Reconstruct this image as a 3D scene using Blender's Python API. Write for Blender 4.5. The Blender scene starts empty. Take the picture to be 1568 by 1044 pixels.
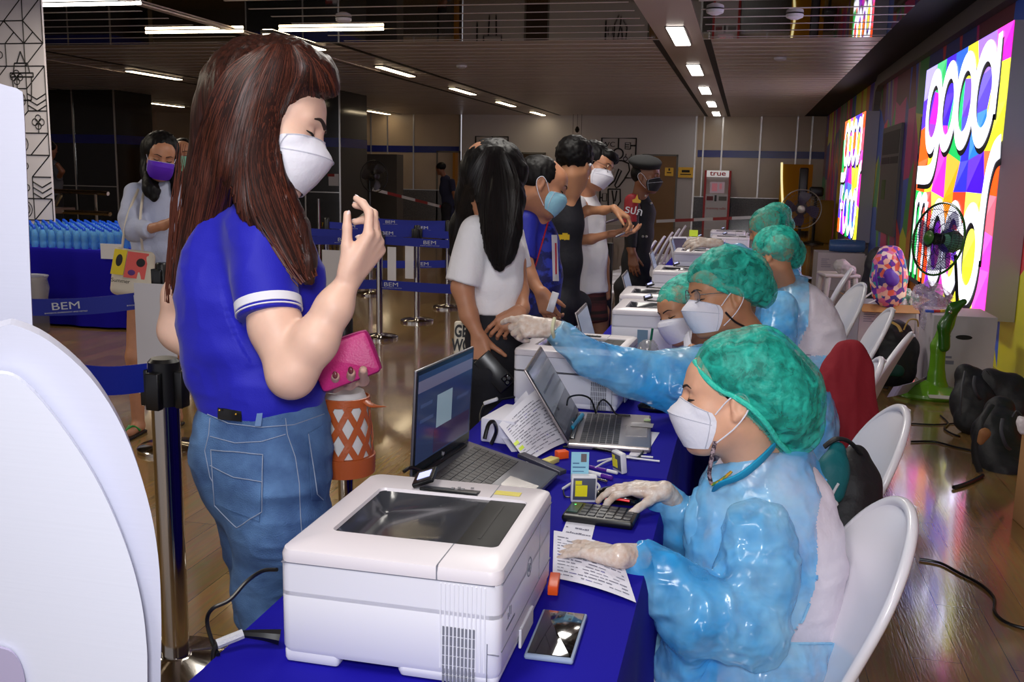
import bpy, math, random
import numpy as np
from mathutils import Vector, Matrix
rnd = random.Random(7)
SC = bpy.context.scene
COL = SC.collection

# ------------------------------------------------------------------ camera, world, lights, exposure
FPX = 1500.0
CZ = 1.55
YAW, PITCH, ROLL = 0.2277153, 0.1723618, math.radians(1.15)
_f = np.array([-math.sin(YAW)*math.cos(PITCH), math.cos(YAW)*math.cos(PITCH), -math.sin(PITCH)])
_r = np.array([math.cos(YAW), math.sin(YAW), 0.0]); _u = np.cross(_r, _f)
CR = _r*math.cos(ROLL)+_u*math.sin(ROLL); CU = -_r*math.sin(ROLL)+_u*math.cos(ROLL); CF = _f
CO = np.array([0, 0, CZ])
cam_d = bpy.data.cameras.new('camera'); cam = bpy.data.objects.new('camera', cam_d); COL.objects.link(cam)
cam_d.sensor_width = 36.0; cam_d.lens = FPX/1568*36.0; cam_d.clip_start = 0.05; cam_d.clip_end = 200
m = Matrix(((CR[0], CU[0], -CF[0], 0), (CR[1], CU[1], -CF[1], 0), (CR[2], CU[2], -CF[2], CZ), (0, 0, 0, 1)))
cam.matrix_world = m
SC.camera = cam
SC.view_settings.view_transform = 'Standard'; SC.view_settings.look = 'None'
SC.view_settings.gamma = 1.0; SC.view_settings.use_curve_mapping = False
SC.view_settings.exposure = 0.0
w = bpy.data.worlds.new('world'); SC.world = w; w.use_nodes = True
w.node_tree.nodes['Background'].inputs[0].default_value = (0.80, 0.80, 0.9, 1)
w.node_tree.nodes['Background'].inputs[1].default_value = 0.75

def area(name, loc, tgt, size, power, col=(1, 1, 1), sy=None, spread=None):
    d = bpy.data.lights.new(name, 'AREA'); d.energy = power; d.color = col; d.size = size
    if sy: d.shape = 'RECTANGLE'; d.size_y = sy
    if spread: d.spread = spread
    o = bpy.data.objects.new(name, d); COL.objects.link(o); o.location = loc
    o.rotation_euler = (Vector(tgt)-Vector(loc)).to_track_quat('-Z', 'Y').to_euler()
    return o
# the photographer's flash above the lens, and the ceiling row that runs on over the desk behind the camera
area('camera_flash', (0.05, -0.35, 1.95), (-0.5, 3.0, 1.1), 0.35, 36, (0.95, 0.96, 1.0))
for _y in (0.0, 4.0, 8.0):
    area('ceiling_lamp_light', (-0.9, _y+0.3, 3.15), (-0.9, _y+0.3, 0), 0.5, 42, (1, 0.95, 0.88), 1.4)
for _y in (4.2, 8.2):
    area('ceiling_lamp_light', (-6.0, _y, 3.15), (-6.0, _y, 0), 0.5, 60, (1, 0.88, 0.7), 1.4)

# ------------------------------------------------------------------ pixel/world helpers (distance along the room axis is given by hand)
def ray(px, py): return CF + CR*(px-784)/FPX + CU*(522-py)/FPX
def P(px, py, y):
    v = ray(px, py); return CO + v*(y/v[1])
def PZ(px, py, z):
    v = ray(px, py); return CO + v*((z-CZ)/v[2])
def PX(px, py, x):
    v = ray(px, py); return CO + v*(x/v[0])
def mpp(p): return float((np.asarray(p)-CO)@CF)/FPX      # metres per pixel at p
def dirc(a, b, c):
    v = CR*a+CU*b+CF*c; return v/np.linalg.norm(v)
def nrm(v):
    v = np.asarray(v, float); return v/(np.linalg.norm(v)+1e-12)

# ------------------------------------------------------------------ materials
MATS = {}
def hexc(r, g, b):
    f = lambda c: (c/255/12.92) if c <= 10 else ((c/255+0.055)/1.055)**2.4
    return (f(r), f(g), f(b), 1)
def mat(name, col, rough=0.5, metal=0.0, spec=0.5, bump=None, var=None, emit=None, alpha=None, trans=None, coat=None, sheen=None, ior=None, sss=None, stretch=(1, 1, 1)):
    if name in MATS: return MATS[name]
    m = bpy.data.materials.new(name); m.use_nodes = True
    nt = m.node_tree; b = nt.nodes['Principled BSDF']; I = b.inputs
    c = hexc(*col) if max(col) > 1 else (*col, 1)
    I['Base Color'].default_value = c; I['Roughness'].default_value = rough; I['Metallic'].default_value = metal
    I['Specular IOR Level'].default_value = spec
    tc = nt.nodes.new('ShaderNodeTexCoord'); mp = nt.nodes.new('ShaderNodeMapping'); mp.inputs['Scale'].default_value = stretch
    nt.links.new(tc.outputs['Object'], mp.inputs['Vector'])
    def noise(sc, det=4, rg=0.55):
        n = nt.nodes.new('ShaderNodeTexNoise'); n.inputs['Scale'].default_value = sc; n.inputs['Detail'].default_value = det
        n.inputs['Roughness'].default_value = rg; nt.links.new(mp.outputs['Vector'], n.inputs['Vector']); return n
    if var:
        sc, amt = var[0], var[1]
        c2 = hexc(*var[2]) if len(var) > 2 else tuple(max(0, x*(1-amt)) for x in c[:3])+(1,)
        n = noise(sc); r = nt.nodes.new('ShaderNodeValToRGB')
        lo, hi = (var[3], var[4]) if len(var) > 4 else (0.35, 0.65)
        r.color_ramp.elements[0].position = lo; r.color_ramp.elements[0].color = c2
        r.color_ramp.elements[1].position = hi; r.color_ramp.elements[1].color = c
        nt.links.new(n.outputs['Fac'], r.inputs['Fac']); nt.links.new(r.outputs['Color'], I['Base Color'])
    if bump:
        n = noise(bump[0], bump[2] if len(bump) > 2 else 4)
        bn = nt.nodes.new('ShaderNodeBump'); bn.inputs['Strength'].default_value = bump[1]; bn.inputs['Distance'].default_value = bump[3] if len(bump) > 3 else 0.01
        nt.links.new(n.outputs['Fac'], bn.inputs['Height']); nt.links.new(bn.outputs['Normal'], I['Normal'])
    if emit: I['Emission Color'].default_value = hexc(*emit[0]) if max(emit[0]) > 1 else (*emit[0], 1); I['Emission Strength'].default_value = emit[1]
    if alpha is not None: I['Alpha'].default_value = alpha
    if trans is not None: I['Transmission Weight'].default_value = trans
    if coat is not None: I['Coat Weight'].default_value = coat; I['Coat Roughness'].default_value = 0.08
    if sheen is not None: I['Sheen Weight'].default_value = sheen
    if ior is not None: I['IOR'].default_value = ior
    if sss is not None: I['Subsurface Weight'].default_value = sss; I['Subsurface Radius'].default_value = (0.012, 0.005, 0.003); I['Subsurface Scale'].default_value = 1.0
    MATS[name] = m; return m

# ------------------------------------------------------------------ object helpers
def tag(o, label=None, cat=None, group=None, kind=None):
    if label: o['label'] = label
    if cat: o['category'] = cat
    if group: o['group'] = group
    if kind: o['kind'] = kind
    return o
def empty(name, loc=(0, 0, 0), rz=0.0, label=None, cat=None, group=None):
    o = bpy.data.objects.new(name, None); COL.objects.link(o); o.location = tuple(float(v) for v in loc); o.rotation_euler = (0, 0, rz)
    o.empty_display_size = 0.1
    return tag(o, label, cat, group)
def adopt(o, parent):
    if parent is None: return o
    mw = o.matrix_world.copy() if False else None
    o.parent = parent
    return o
def link_mesh(name, me, parent=None):
    o = bpy.data.objects.new(name, me); COL.objects.link(o)
    if parent is not None: o.parent = parent
    return o
def copy_tree(o, parent=None):
    c = o.copy(); COL.objects.link(c); c.parent = parent
    for ch in list(o.children): copy_tree(ch, c)
    return c

class MB:
    """collects shapes, then builds one mesh object"""
    def __init__(s): s.v = []; s.f = []; s.mi = []; s.mats = []; s.cur = 0; s.M = Matrix.Identity(4)
    def m(s, mt):
        if mt not in s.mats: s.mats.append(mt)
        s.cur = s.mats.index(mt); return s
    def at(s, loc=(0, 0, 0), rot=(0, 0, 0), sc=None):
        from mathutils import Euler
        s.M = Matrix.Translation(Vector([float(q) for q in loc])) @ Euler(rot).to_matrix().to_4x4()
        if sc: s.M = s.M @ Matrix.Diagonal((*sc, 1))
        return s
    def frame(s, o, x, y, z):
        s.M = Matrix(((x[0], y[0], z[0], o[0]), (x[1], y[1], z[1], o[1]), (x[2], y[2], z[2], o[2]), (0, 0, 0, 1))); return s
    def add(s, vs, fs):
        n = len(s.v)
        s.v += [tuple(s.M @ Vector([float(q) for q in v])) for v in vs]
        for f in fs: s.f.append([n+i for i in f]); s.mi.append(s.cur)
        return s
    def box(s, lo, hi, b=0.0):
        x0, y0, z0 = lo; x1, y1, z1 = hi
        if b <= 0:
            vs = [(x, y, z) for x in (x0, x1) for y in (y0, y1) for z in (z0, z1)]
            return s.add(vs, [(0, 1, 3, 2), (4, 6, 7, 5), (0, 4, 5, 1), (2, 3, 7, 6), (0, 2, 6, 4), (1, 5, 7, 3)])
        # rounded vertical section + bevelled top and bottom
        bz = min(b, (z1-z0)/2*0.98); bb = min(b, (x1-x0)/2*0.98, (y1-y0)/2*0.98)
        rings = []
        for z, ins in [(z0, bz), (z0+bz*0.3, bz*0.3), (z0+bz, 0), (z1-bz, 0), (z1-bz*0.3, bz*0.3), (z1, bz)]:
            ring = []
            ins = min(ins, bb)
            for cx, cy, a0 in [(x1-bb, y1-bb, 0), (x0+bb, y1-bb, 90), (x0+bb, y0+bb, 180), (x1-bb, y0+bb, 270)]:
                for k in range(5):
                    a = math.radians(a0+k*22.5); ring.append((cx+(bb-ins)*math.cos(a), cy+(bb-ins)*math.sin(a), z))
            rings.append(ring)
        return s.rings(rings, cap=True)
    def rings(s, rings, cap=True, close=True):
        n = len(rings[0]); vs = [p for r in rings for p in r]; fs = []
        for i in range(len(rings)-1):
            for j in range(n if close else n-1):
                k = (j+1) % n; fs.append((i*n+j, i*n+k, (i+1)*n+k, (i+1)*n+j))
        if cap: fs.append(tuple(range(n))[::-1]); fs.append(tuple((len(rings)-1)*n+j for j in range(n)))
        return s.add(vs, fs)
    def lathe(s, prof, seg=24, cap=True):
        return s.rings([[(r*math.cos(2*math.pi*j/seg), r*math.sin(2*math.pi*j/seg), z) for j in range(seg)] for r, z in prof], cap)
    def prism(s, poly, z0, z1):
        n = len(poly); return s.add([(x, y, z0) for x, y in poly]+[(x, y, z1) for x, y in poly],
            [tuple(range(n))[::-1], tuple(range(n, 2*n))]+[(i, (i+1) % n, n+(i+1) % n, n+i) for i in range(n)])
    def tube(s, pts, r, seg=8, smooth=True, flat=None):
        pts = [np.array(p, float) for p in pts]
        rs = list(r) if isinstance(r, (list, tuple)) else [r]*len(pts)
        if smooth and len(pts) > 2: pts, rs = catmull(pts, rs, 5)
        rings = []; up = None
        for i, p in enumerate(pts):
            t = nrm(pts[min(i+1, len(pts)-1)]-pts[max(i-1, 0)])
            if up is None:
                up = np.array([0, 0, 1.]) if abs(t[2]) < 0.9 else np.array([1., 0, 0])
            up = nrm(up-t*(up@t)); b = np.cross(t, up)
            fl = flat or 1.0
            rings.append([p+up*rs[i]*fl*math.cos(2*math.pi*j/seg)+b*rs[i]*math.sin(2*math.pi*j/seg) for j in range(seg)])
        return s.rings(rings, True)
    def sphere(s, c, r, seg=16, n=10):
        rr = r if isinstance(r, (list, tuple)) else (r, r, r)
        return s.rings([[(c[0]+rr[0]*math.sin(max(1e-3, math.pi*i/n) if i < n else math.pi-1e-3)*math.cos(2*math.pi*j/seg), c[1]+rr[1]*math.sin(max(1e-3, math.pi*i/n) if i < n else math.pi-1e-3)*math.sin(2*math.pi*j/seg), c[2]-rr[2]*math.cos(math.pi*i/n)) for j in range(seg)] for i in range(n+1)], True)
    def grid(s, fn, nu, nv, th=0.0):
        """surface fn(u,v) in 0..1; th>0 gives it thickness along its normals"""
        Pt = [[np.array(fn(i/nu, j/nv), float) for j in range(nv+1)] for i in range(nu+1)]
        vs = [p for r in Pt for p in r]; W = nv+1
        fs = [(i*W+j, (i+1)*W+j, (i+1)*W+j+1, i*W+j+1) for i in range(nu) for j in range(nv)]
        if th:
            n = len(vs); A = np.array(vs).reshape(nu+1, nv+1, 3)
            du = np.gradient(A, axis=0); dv = np.gradient(A, axis=1); N = np.cross(du, dv); N /= (np.linalg.norm(N, axis=2, keepdims=True)+1e-12)
            vs = vs+list((A-N*th).reshape(-1, 3)); fs += [tuple(n+q for q in f)[::-1] for f in fs]
            bd = [(i, 0) for i in range(nu+1)]+[(nu, j) for j in range(1, nv+1)]+[(i, nv) for i in range(nu-1, -1, -1)]+[(0, j) for j in range(nv-1, 0, -1)]
            ids = [i*W+j for i, j in bd]
            for a, b in zip(ids, ids[1:]+ids[:1]): fs.append((b, a, a+n, b+n))
        return s.add(vs, fs)
    def build(s, name, mt=None, parent=None, smooth=True, angle=40, bevel=0, subd=0):
        me = bpy.data.meshes.new(name)
        me.from_pydata(s.v, [], s.f)
        ms = s.mats or [mt]
        if mt is not None and not s.mats: ms = [mt]
        for q in ms: me.materials.append(q)
        if len(ms) > 1: me.polygons.foreach_set('material_index', s.mi)
        me.validate()
        if smooth:
            me.polygons.foreach_set('use_smooth', [True]*len(me.polygons))
            try: me.set_sharp_from_angle(angle=math.radians(angle))
            except Exception: pass
        o = link_mesh(name, me, parent)
        if bevel:
            bv = o.modifiers.new('bevel', 'BEVEL'); bv.width = bevel; bv.segments = 2; bv.limit_method = 'ANGLE'
        if subd:
            sd = o.modifiers.new('sub', 'SUBSURF'); sd.levels = subd; sd.render_levels = subd
        return o
def catmull(pts, rs, n=5):
    out = []; ro = []
    for i in range(len(pts)-1):
        p0 = pts[max(i-1, 0)]; p1 = pts[i]; p2 = pts[i+1]; p3 = pts[min(i+2, len(pts)-1)]
        for k in range(n):
            t = k/n
            out.append(0.5*((2*p1)+(p2-p0)*t+(2*p0-5*p1+4*p2-p3)*t*t+(3*p1-p0-3*p2+p3)*t**3)); ro.append(rs[i]*(1-t)+rs[i+1]*t)
    out.append(pts[-1]); ro.append(rs[-1]); return out, ro
def tube_obj(name, pts, r, mt, parent=None, seg=8, flat=None):
    b = MB(); b.tube(pts, r, seg, True, flat); return b.build(name, mt, parent)
def text_obj(name, s, o, xdir, updir, size, mt, parent=None, ext=0.0008, align='CENTER', wide=1.0, bold=0.0):
    """flat raised lettering turned into a mesh, without operators"""
    c = bpy.data.curves.new(name, 'FONT'); c.body = s; c.size = size; c.align_x = align; c.align_y = 'CENTER'; c.extrude = ext; c.offset = bold
    t = bpy.data.objects.new(name, c); COL.objects.link(t)
    dg = bpy.context.evaluated_depsgraph_get(); me = bpy.data.meshes.new_from_object(t.evaluated_get(dg))
    COL.objects.unlink(t); bpy.data.objects.remove(t)
    x = nrm(xdir); n = nrm(np.cross(x, updir)); u = np.cross(n, x)
    M = Matrix(((x[0], u[0], n[0], o[0]), (x[1], u[1], n[1], o[1]), (x[2], u[2], n[2], o[2]), (0, 0, 0, 1))) @ Matrix.Diagonal((wide, 1, 1, 1))
    me.transform(M); me.materials.clear(); me.materials.append(mt)
    return link_mesh(name, me, parent)
# ------------------------------------------------------------------ signed-distance bodies (one continuous surface each)
def _hash(ix, iy, iz, s):
    h = (ix*374761393+iy*668265263+iz*2147483647+s*974711) & 0xffffffff
    h = ((h ^ (h >> 13))*1274126177) & 0xffffffff
    return ((h ^ (h >> 16)) & 0xffff)/32767.5-1.0
def vnoise(p, sc, seed=0):
    q = np.asarray(p, float)*sc; i = np.floor(q).astype(np.int64); f = q-i; f = f*f*(3-2*f)
    r = 0
    for dx in (0, 1):
        for dy in (0, 1):
            for dz in (0, 1):
                wgt = (f[:, 0] if dx else 1-f[:, 0])*(f[:, 1] if dy else 1-f[:, 1])*(f[:, 2] if dz else 1-f[:, 2])
                r = r+wgt*_hash(i[:, 0]+dx, i[:, 1]+dy, i[:, 2]+dz, seed)
    return r
class Sdf:
    def __init__(s): s.p = []
    def cone(s, a, b, ra, rb=None, k=0.02, op='u', flat=None, ends=0):
        """rounded cone; flat=(normal,factor) squashes it; ends=2 cuts it flat at b, 3 at both ends"""
        s.p.append(('c', (np.array(a, float), np.array(b, float), ra, ra if rb is None else rb, flat, ends), k, op)); return s
    def ell(s, c, r, R=None, k=0.02, op='u'):
        s.p.append(('e', (np.array(c, float), np.array(r, float), np.eye(3) if R is None else np.array(R, float)), k, op)); return s
    def box(s, c, h, R=None, rd=0.005, k=0.01, op='u'):
        s.p.append(('b', (np.array(c, float), np.array(h, float), np.eye(3) if R is None else np.array(R, float), rd), k, op)); return s
    def cut(s, p, n, c=None, rad=None):
        """keeps the side against n; with c, rad only inside that ball"""
        s.p.append(('p', (np.array(p, float), nrm(n), None if c is None else np.array(c, float), rad), 0, 'i')); return s
    def pl(s, rows, k=0.02, flat=None, ends=0, op='u', grow=0.0):
        """rows of (px, py, distance, radius in px)"""
        pts = [P(a, b, c) for a, b, c, _ in rows]; rs = [r[3]*mpp(p)+grow for r, p in zip(rows, pts)]
        for i in range(len(rows)-1):
            fl = None if flat is None else (CF if not isinstance(flat, tuple) else flat[0], flat if not isinstance(flat, tuple) else flat[1])
            s.cone(pts[i], pts[i+1], rs[i], rs[i+1], k, op, fl, ends if i == len(rows)-2 else 0)
        return s
    def bounds(s, q):
        t, a = q[0], q[1]
        if t == 'c': r = max(a[2], a[3]); return np.minimum(a[0], a[1])-r, np.maximum(a[0], a[1])+r
        if t == 'e':
            e = np.sqrt(((a[2]*a[1][None, :])**2).sum(1)); return a[0]-e, a[0]+e
        if t == 'b':
            e = (np.abs(a[2])*a[1][None, :]).sum(1); return a[0]-e, a[0]+e
        return None
    def mesh(s, h, disp=None):
        los, his = zip(*[s.bounds(q) for q in s.p if q[3] == 'u'])
        lo = np.min(los, 0)-4*h; hi = np.max(his, 0)+4*h
        n = np.ceil((hi-lo)/h).astype(int)+1
        D = np.full(n, 0.5, np.float32)
        ax = [(lo[i]+h*np.arange(n[i])).astype(np.float32) for i in range(3)]
        for q in s.p:
            t, a, k, op = q
            if t == 'p':
                if a[2] is None: sl = tuple(slice(0, n[i]) for i in range(3))
                else: sl = tuple(slice(max(0, int((a[2][i]-a[3]-lo[i])/h)), max(0, min(n[i], int((a[2][i]+a[3]-lo[i])/h)+1))) for i in range(3))
                X = ax[0][sl[0]][:, None, None]; Y = ax[1][sl[1]][None, :, None]; Z = ax[2][sl[2]][None, None, :]
                d = (X-a[0][0])*a[1][0]+(Y-a[0][1])*a[1][1]+(Z-a[0][2])*a[1][2]
                D[sl] = np.maximum(D[sl], d.astype(np.float32)); continue
            b0, b1 = s.bounds(q); mg = k+3*h
            sl = tuple(slice(max(0, int((b0[i]-mg-lo[i])/h)), min(n[i], int((b1[i]+mg-lo[i])/h)+2)) for i in range(3))
            if any(x.stop <= x.start for x in sl): continue
            X = ax[0][sl[0]][:, None, None]; Y = ax[1][sl[1]][None, :, None]; Z = ax[2][sl[2]][None, None, :]
            if t == 'c':
                A, B, ra, rb, flat, ends = a; ab = B-A; L2 = max(ab@ab, 1e-9)
                tt = ((X-A[0])*ab[0]+(Y-A[1])*ab[1]+(Z-A[2])*ab[2])/L2; tc = np.clip(tt, 0, 1)
                qx = X-A[0]-tc*ab[0]; qy = Y-A[1]-tc*ab[1]; qz = Z-A[2]-tc*ab[2]
                q2 = qx*qx+qy*qy+qz*qz
                if flat:
                    nn, ff = nrm(flat[0]), flat[1]; qn = qx*nn[0]+qy*nn[1]+qz*nn[2]; q2 = q2+(1/ff**2-1)*qn*qn
                d = np.sqrt(q2)-(ra+(rb-ra)*tc)
                if flat: d = d*min(1, flat[1]*1.3)
                if ends & 2: d = np.maximum(d, (tt-1)*math.sqrt(L2))
                if ends & 1: d = np.maximum(d, -tt*math.sqrt(L2))
            elif t == 'e':
                C, R_, M = a; qx, qy, qz = X-C[0], Y-C[1], Z-C[2]
                u = [qx*M[0, i]+qy*M[1, i]+qz*M[2, i] for i in range(3)]
                k0 = np.sqrt(sum((u[i]/R_[i])**2 for i in range(3))); k1 = np.sqrt(sum((u[i]/R_[i]**2)**2 for i in range(3)))+1e-9
                d = k0*(k0-1)/k1
            else:
                C, H, M, rd = a; qx, qy, qz = X-C[0], Y-C[1], Z-C[2]
                u = [np.abs(qx*M[0, i]+qy*M[1, i]+qz*M[2, i])-H[i]+rd for i in range(3)]
                d = np.sqrt(sum(np.maximum(v, 0)**2 for v in u))+np.minimum(np.maximum(np.maximum(u[0], u[1]), u[2]), 0)-rd
            d = np.broadcast_to(d, D[sl].shape).astype(np.float32); S = D[sl]
            if op == 'u':
                hh = np.maximum(k-np.abs(S-d), 0)/max(k, 1e-6); D[sl] = np.minimum(S, d)-hh*hh*k*0.25
            else:
                hh = np.maximum(k-np.abs(S+d), 0)/max(k, 1e-6); D[sl] = np.maximum(S, -d)+hh*hh*k*0.25
        return nets(D, lo, h)
def nets(D, lo, h):
    S = (D < 0); c = np.zeros(tuple(np.array(D.shape)-1), np.int8); sl = (slice(0, -1), slice(1, None))
    for i in (0, 1):
        for j in (0, 1):
            for k in (0, 1): c += S[sl[i], sl[j], sl[k]]
    act = (c > 0) & (c < 8); I = np.array(np.nonzero(act)).T
    cor = {}
    for i in (0, 1):
        for j in (0, 1):
            for k in (0, 1): cor[(i, j, k)] = D[I[:, 0]+i, I[:, 1]+j, I[:, 2]+k]
    acc = np.zeros((len(I), 3)); cnt = np.zeros(len(I))
    for a in cor:
        for ax_ in range(3):
            if a[ax_] == 0:
                b = list(a); b[ax_] = 1; b = tuple(b); da, db = cor[a], cor[b]
                x = (da < 0) != (db < 0); t = np.where(x, da/np.where(x, da-db, 1), 0)
                p = np.zeros((len(I), 3)); p[:] = a; p[:, ax_] = t
                acc += p*x[:, None]; cnt += x
    V = lo+h*(I+acc/cnt[:, None])
    idx = np.full(act.shape, -1, np.int64); idx[tuple(I.T)] = np.arange(len(I))
    F = []
    for ax_ in range(3):
        s0 = [slice(None)]*3; s1 = [slice(None)]*3; s0[ax_] = slice(0, -1); s1[ax_] = slice(1, None)
        A = S[tuple(s0)]; B = S[tuple(s1)]; e = np.array(np.nonzero(A != B)).T
        o1, o2 = (ax_+1) % 3, (ax_+2) % 3
        ok = (e[:, o1] > 0) & (e[:, o2] > 0) & (e[:, o1] < D.shape[o1]-1) & (e[:, o2] < D.shape[o2]-1); e = e[ok]
        def cell(d1, d2):
            q = e.copy(); q[:, o1] -= d1; q[:, o2] -= d2; return idx[tuple(q.T)]
        Q = np.stack([cell(1, 1), cell(0, 1), cell(0, 0), cell(1, 0)], 1)
        fl = A[tuple(e.T)]; Q = np.where(fl[:, None], Q, Q[:, ::-1]); F.append(Q)
    F = np.concatenate(F); F = F[(F >= 0).all(1)]
    return V, F
def vnormals(V, F):
    a = np.cross(V[F[:, 2]]-V[F[:, 0]], V[F[:, 3]]-V[F[:, 1]]); N = np.zeros_like(V)
    for i in range(4): np.add.at(N, F[:, i], a)
    return N/(np.linalg.norm(N, axis=1, keepdims=True)+1e-12)
def relax(V, F, it=1, f=0.5):
    n = len(V); E = np.concatenate([F[:, [0, 1]], F[:, [1, 2]], F[:, [2, 3]], F[:, [3, 0]]]); E = np.concatenate([E, E[:, ::-1]])
    deg = np.bincount(E[:, 0], minlength=n)[:, None]
    for _ in range(it):
        A = np.stack([np.bincount(E[:, 0], weights=V[E[:, 1], c], minlength=n) for c in range(3)], 1)/np.maximum(deg, 1)
        V = V+(A-V)*f
    return V
def sdf_obj(S, h, name, mats, parent=None, matfn=None, disp=None, smooth_it=1, origin=None):
    V, F = S.mesh(h)
    V = relax(V, F, smooth_it)
    if disp is not None: V = V+vnormals(V, F)*disp(V)[:, None]
    me = bpy.data.meshes.new(name)
    W = V if origin is None else V-np.array(origin)
    me.vertices.add(len(V)); me.vertices.foreach_set('co', W.astype(np.float32).ravel())
    me.loops.add(F.size); me.loops.foreach_set('vertex_index', F.astype(np.int32).ravel())
    me.polygons.add(len(F)); me.polygons.foreach_set('loop_start', np.arange(0, F.size, 4, dtype=np.int32))
    try: me.polygons.foreach_set('loop_total', np.full(len(F), 4, np.int32))
    except Exception: pass
    me.update(calc_edges=True)
    if not isinstance(mats, (list, tuple)): mats = [mats]
    for q in mats: me.materials.append(q)
    if matfn is not None: me.polygons.foreach_set('material_index', matfn(V[F].mean(1)).astype(np.int32))
    me.polygons.foreach_set('use_smooth', np.ones(len(F), bool))
    me.validate()
    o = link_mesh(name, me, parent)
    o['_n'] = len(V); del o['_n']
    return o
from mathutils.bvhtree import BVHTree
_bvh = {}
def project(o, px, py, off=0.0015):
    """the point of object o under a pixel ray, lifted off its surface a little"""
    if o.name not in _bvh:
        me = o.data; nv = len(me.vertices); V = np.empty(nv*3, np.float32); me.vertices.foreach_get('co', V)
        _bvh[o.name] = BVHTree.FromPolygons(V.reshape(-1, 3).tolist(), [tuple(p.vertices) for p in me.polygons])
    L0 = Vector(o.parent.location) if o.parent is not None else Vector(o.location)
    v = Vector(nrm(ray(px, py))); loc, n, i, d = _bvh[o.name].ray_cast(Vector(CO)-L0, v)
    if loc is None: return None
    return np.array(L0+(loc+n*off if n.dot(v) < 0 else loc-n*off))
def folds(sc=9, amp=0.004, seed=1, st=(1, 1, 0.5)):
    st = np.array(st)
    def f(V): return amp*vnoise(V*st, sc, seed)+amp*0.5*vnoise(V*st, sc*2.3, seed+1)
    return f
def ridged(sc, amp, seed=1, st=(1, 1, 1)):
    st = np.array(st)
    def f(V): return amp*(1-2*np.abs(vnoise(V*st, sc, seed)))+amp*0.5*(1-2*np.abs(vnoise(V*st, sc*2.1, seed+3)))
    return f
# ------------------------------------------------------------------ the setting
def nodes_of(m): return m.node_tree, m.node_tree.nodes, m.node_tree.links, m.node_tree.nodes['Principled BSDF']
M_wallw = mat('white_wall_panel', (214, 210, 210), 0.55, bump=(3, 0.05))
M_beige = mat('beige_enamel_panel', (196, 176, 150), 0.22, var=(1.5, 0.1))
M_blue = mat('blue_enamel_stripe', (22, 28, 120), 0.2)
M_steel = mat('brushed_steel', (190, 185, 180), 0.28, 1.0)
M_chrome = mat('polished_steel', (200, 196, 190), 0.12, 1.0)
M_granite = mat('grey_granite', (96, 88, 78), 0.12, var=(40, 0.5), spec=0.6)
M_dark = mat('black_stone', (26, 24, 22), 0.08, var=(60, 0.4), spec=0.6)
M_black = mat('matt_black', (8, 8, 9), 0.6)
M_blackp = mat('black_plastic', (14, 14, 16), 0.35)
M_white = mat('white_plastic', (222, 222, 228), 0.35)
M_line = mat('black_print', (22, 22, 24), 0.6)
# floor: long vinyl planks with worn gloss
M_floor = mat('plank_floor', (122, 88, 54), 0.16, spec=0.9, coat=0.6)
nt, N, L, B = nodes_of(M_floor)
tc = N.new('ShaderNodeTexCoord'); mp = N.new('ShaderNodeMapping'); mp.inputs['Rotation'].default_value = (0, 0, math.radians(90))
L.new(tc.outputs['Object'], mp.inputs['Vector'])
br = N.new('ShaderNodeTexBrick'); br.inputs['Scale'].default_value = 1.0; br.inputs['Brick Width'].default_value = 0.92; br.inputs['Row Height'].default_value = 0.155
br.inputs['Mortar Size'].default_value = 0.0015; br.inputs['Color1'].default_value = hexc(150, 118, 70); br.inputs['Color2'].default_value = hexc(130, 101, 60); br.inputs['Mortar'].default_value = hexc(70, 50, 32)
L.new(mp.outputs['Vector'], br.inputs['Vector'])
mp2 = N.new('ShaderNodeMapping'); mp2.inputs['Scale'].default_value = (14, 1.2, 1); L.new(tc.outputs['Object'], mp2.inputs['Vector'])
n1 = N.new('ShaderNodeTexNoise'); n1.inputs['Scale'].default_value = 3; n1.inputs['Detail'].default_value = 6; n1.inputs['Distortion'].default_value = 0.8; L.new(mp2.outputs['Vector'], n1.inputs['Vector'])
mx = N.new('ShaderNodeMix'); mx.data_type = 'RGBA'; mx.blend_type = 'OVERLAY'; mx.inputs[0].default_value = 0.4
L.new(br.outputs['Color'], mx.inputs[6]); L.new(n1.outputs['Color'], mx.inputs[7])
hs = N.new('ShaderNodeHueSaturation'); hs.inputs['Saturation'].default_value = 1.0; L.new(mx.outputs[2], hs.inputs['Color']); L.new(hs.outputs['Color'], B.inputs['Base Color'])
n2 = N.new('ShaderNodeTexNoise'); n2.inputs['Scale'].default_value = 2.2; n2.inputs['Detail'].default_value = 5; L.new(tc.outputs['Object'], n2.inputs['Vector'])
mr = N.new('ShaderNodeMapRange'); mr.inputs[3].default_value = 0.07; mr.inputs[4].default_value = 0.22; L.new(n2.outputs['Fac'], mr.inputs[0]); L.new(mr.outputs[0], B.inputs['Roughness'])
n3 = N.new('ShaderNodeTexNoise'); n3.inputs['Scale'].default_value = 9; n3.inputs['Detail'].default_value = 3; L.new(mp2.outputs['Vector'], n3.inputs['Vector'])
ad = N.new('ShaderNodeMath'); ad.operation = 'MULTIPLY_ADD'; ad.inputs[1].default_value = -1.5; L.new(br.outputs['Fac'], ad.inputs[0]); L.new(n3.outputs['Fac'], ad.inputs[2])
bp = N.new('ShaderNodeBump'); bp.inputs['Strength'].default_value = 0.12; bp.inputs['Distance'].default_value = 0.004; L.new(ad.outputs[0], bp.inputs['Height']); L.new(bp.outputs['Normal'], B.inputs['Normal'])

BW = 29.5; CE = 3.2; XL = -19.0; XW = 2.13
b = MB(); b.box((XL, -4, -0.1), (XW, BW, 0)); tag(b.build('floor', M_floor, smooth=False), 'glossy brown wood plank floor of the concourse', kind='structure')
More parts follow.
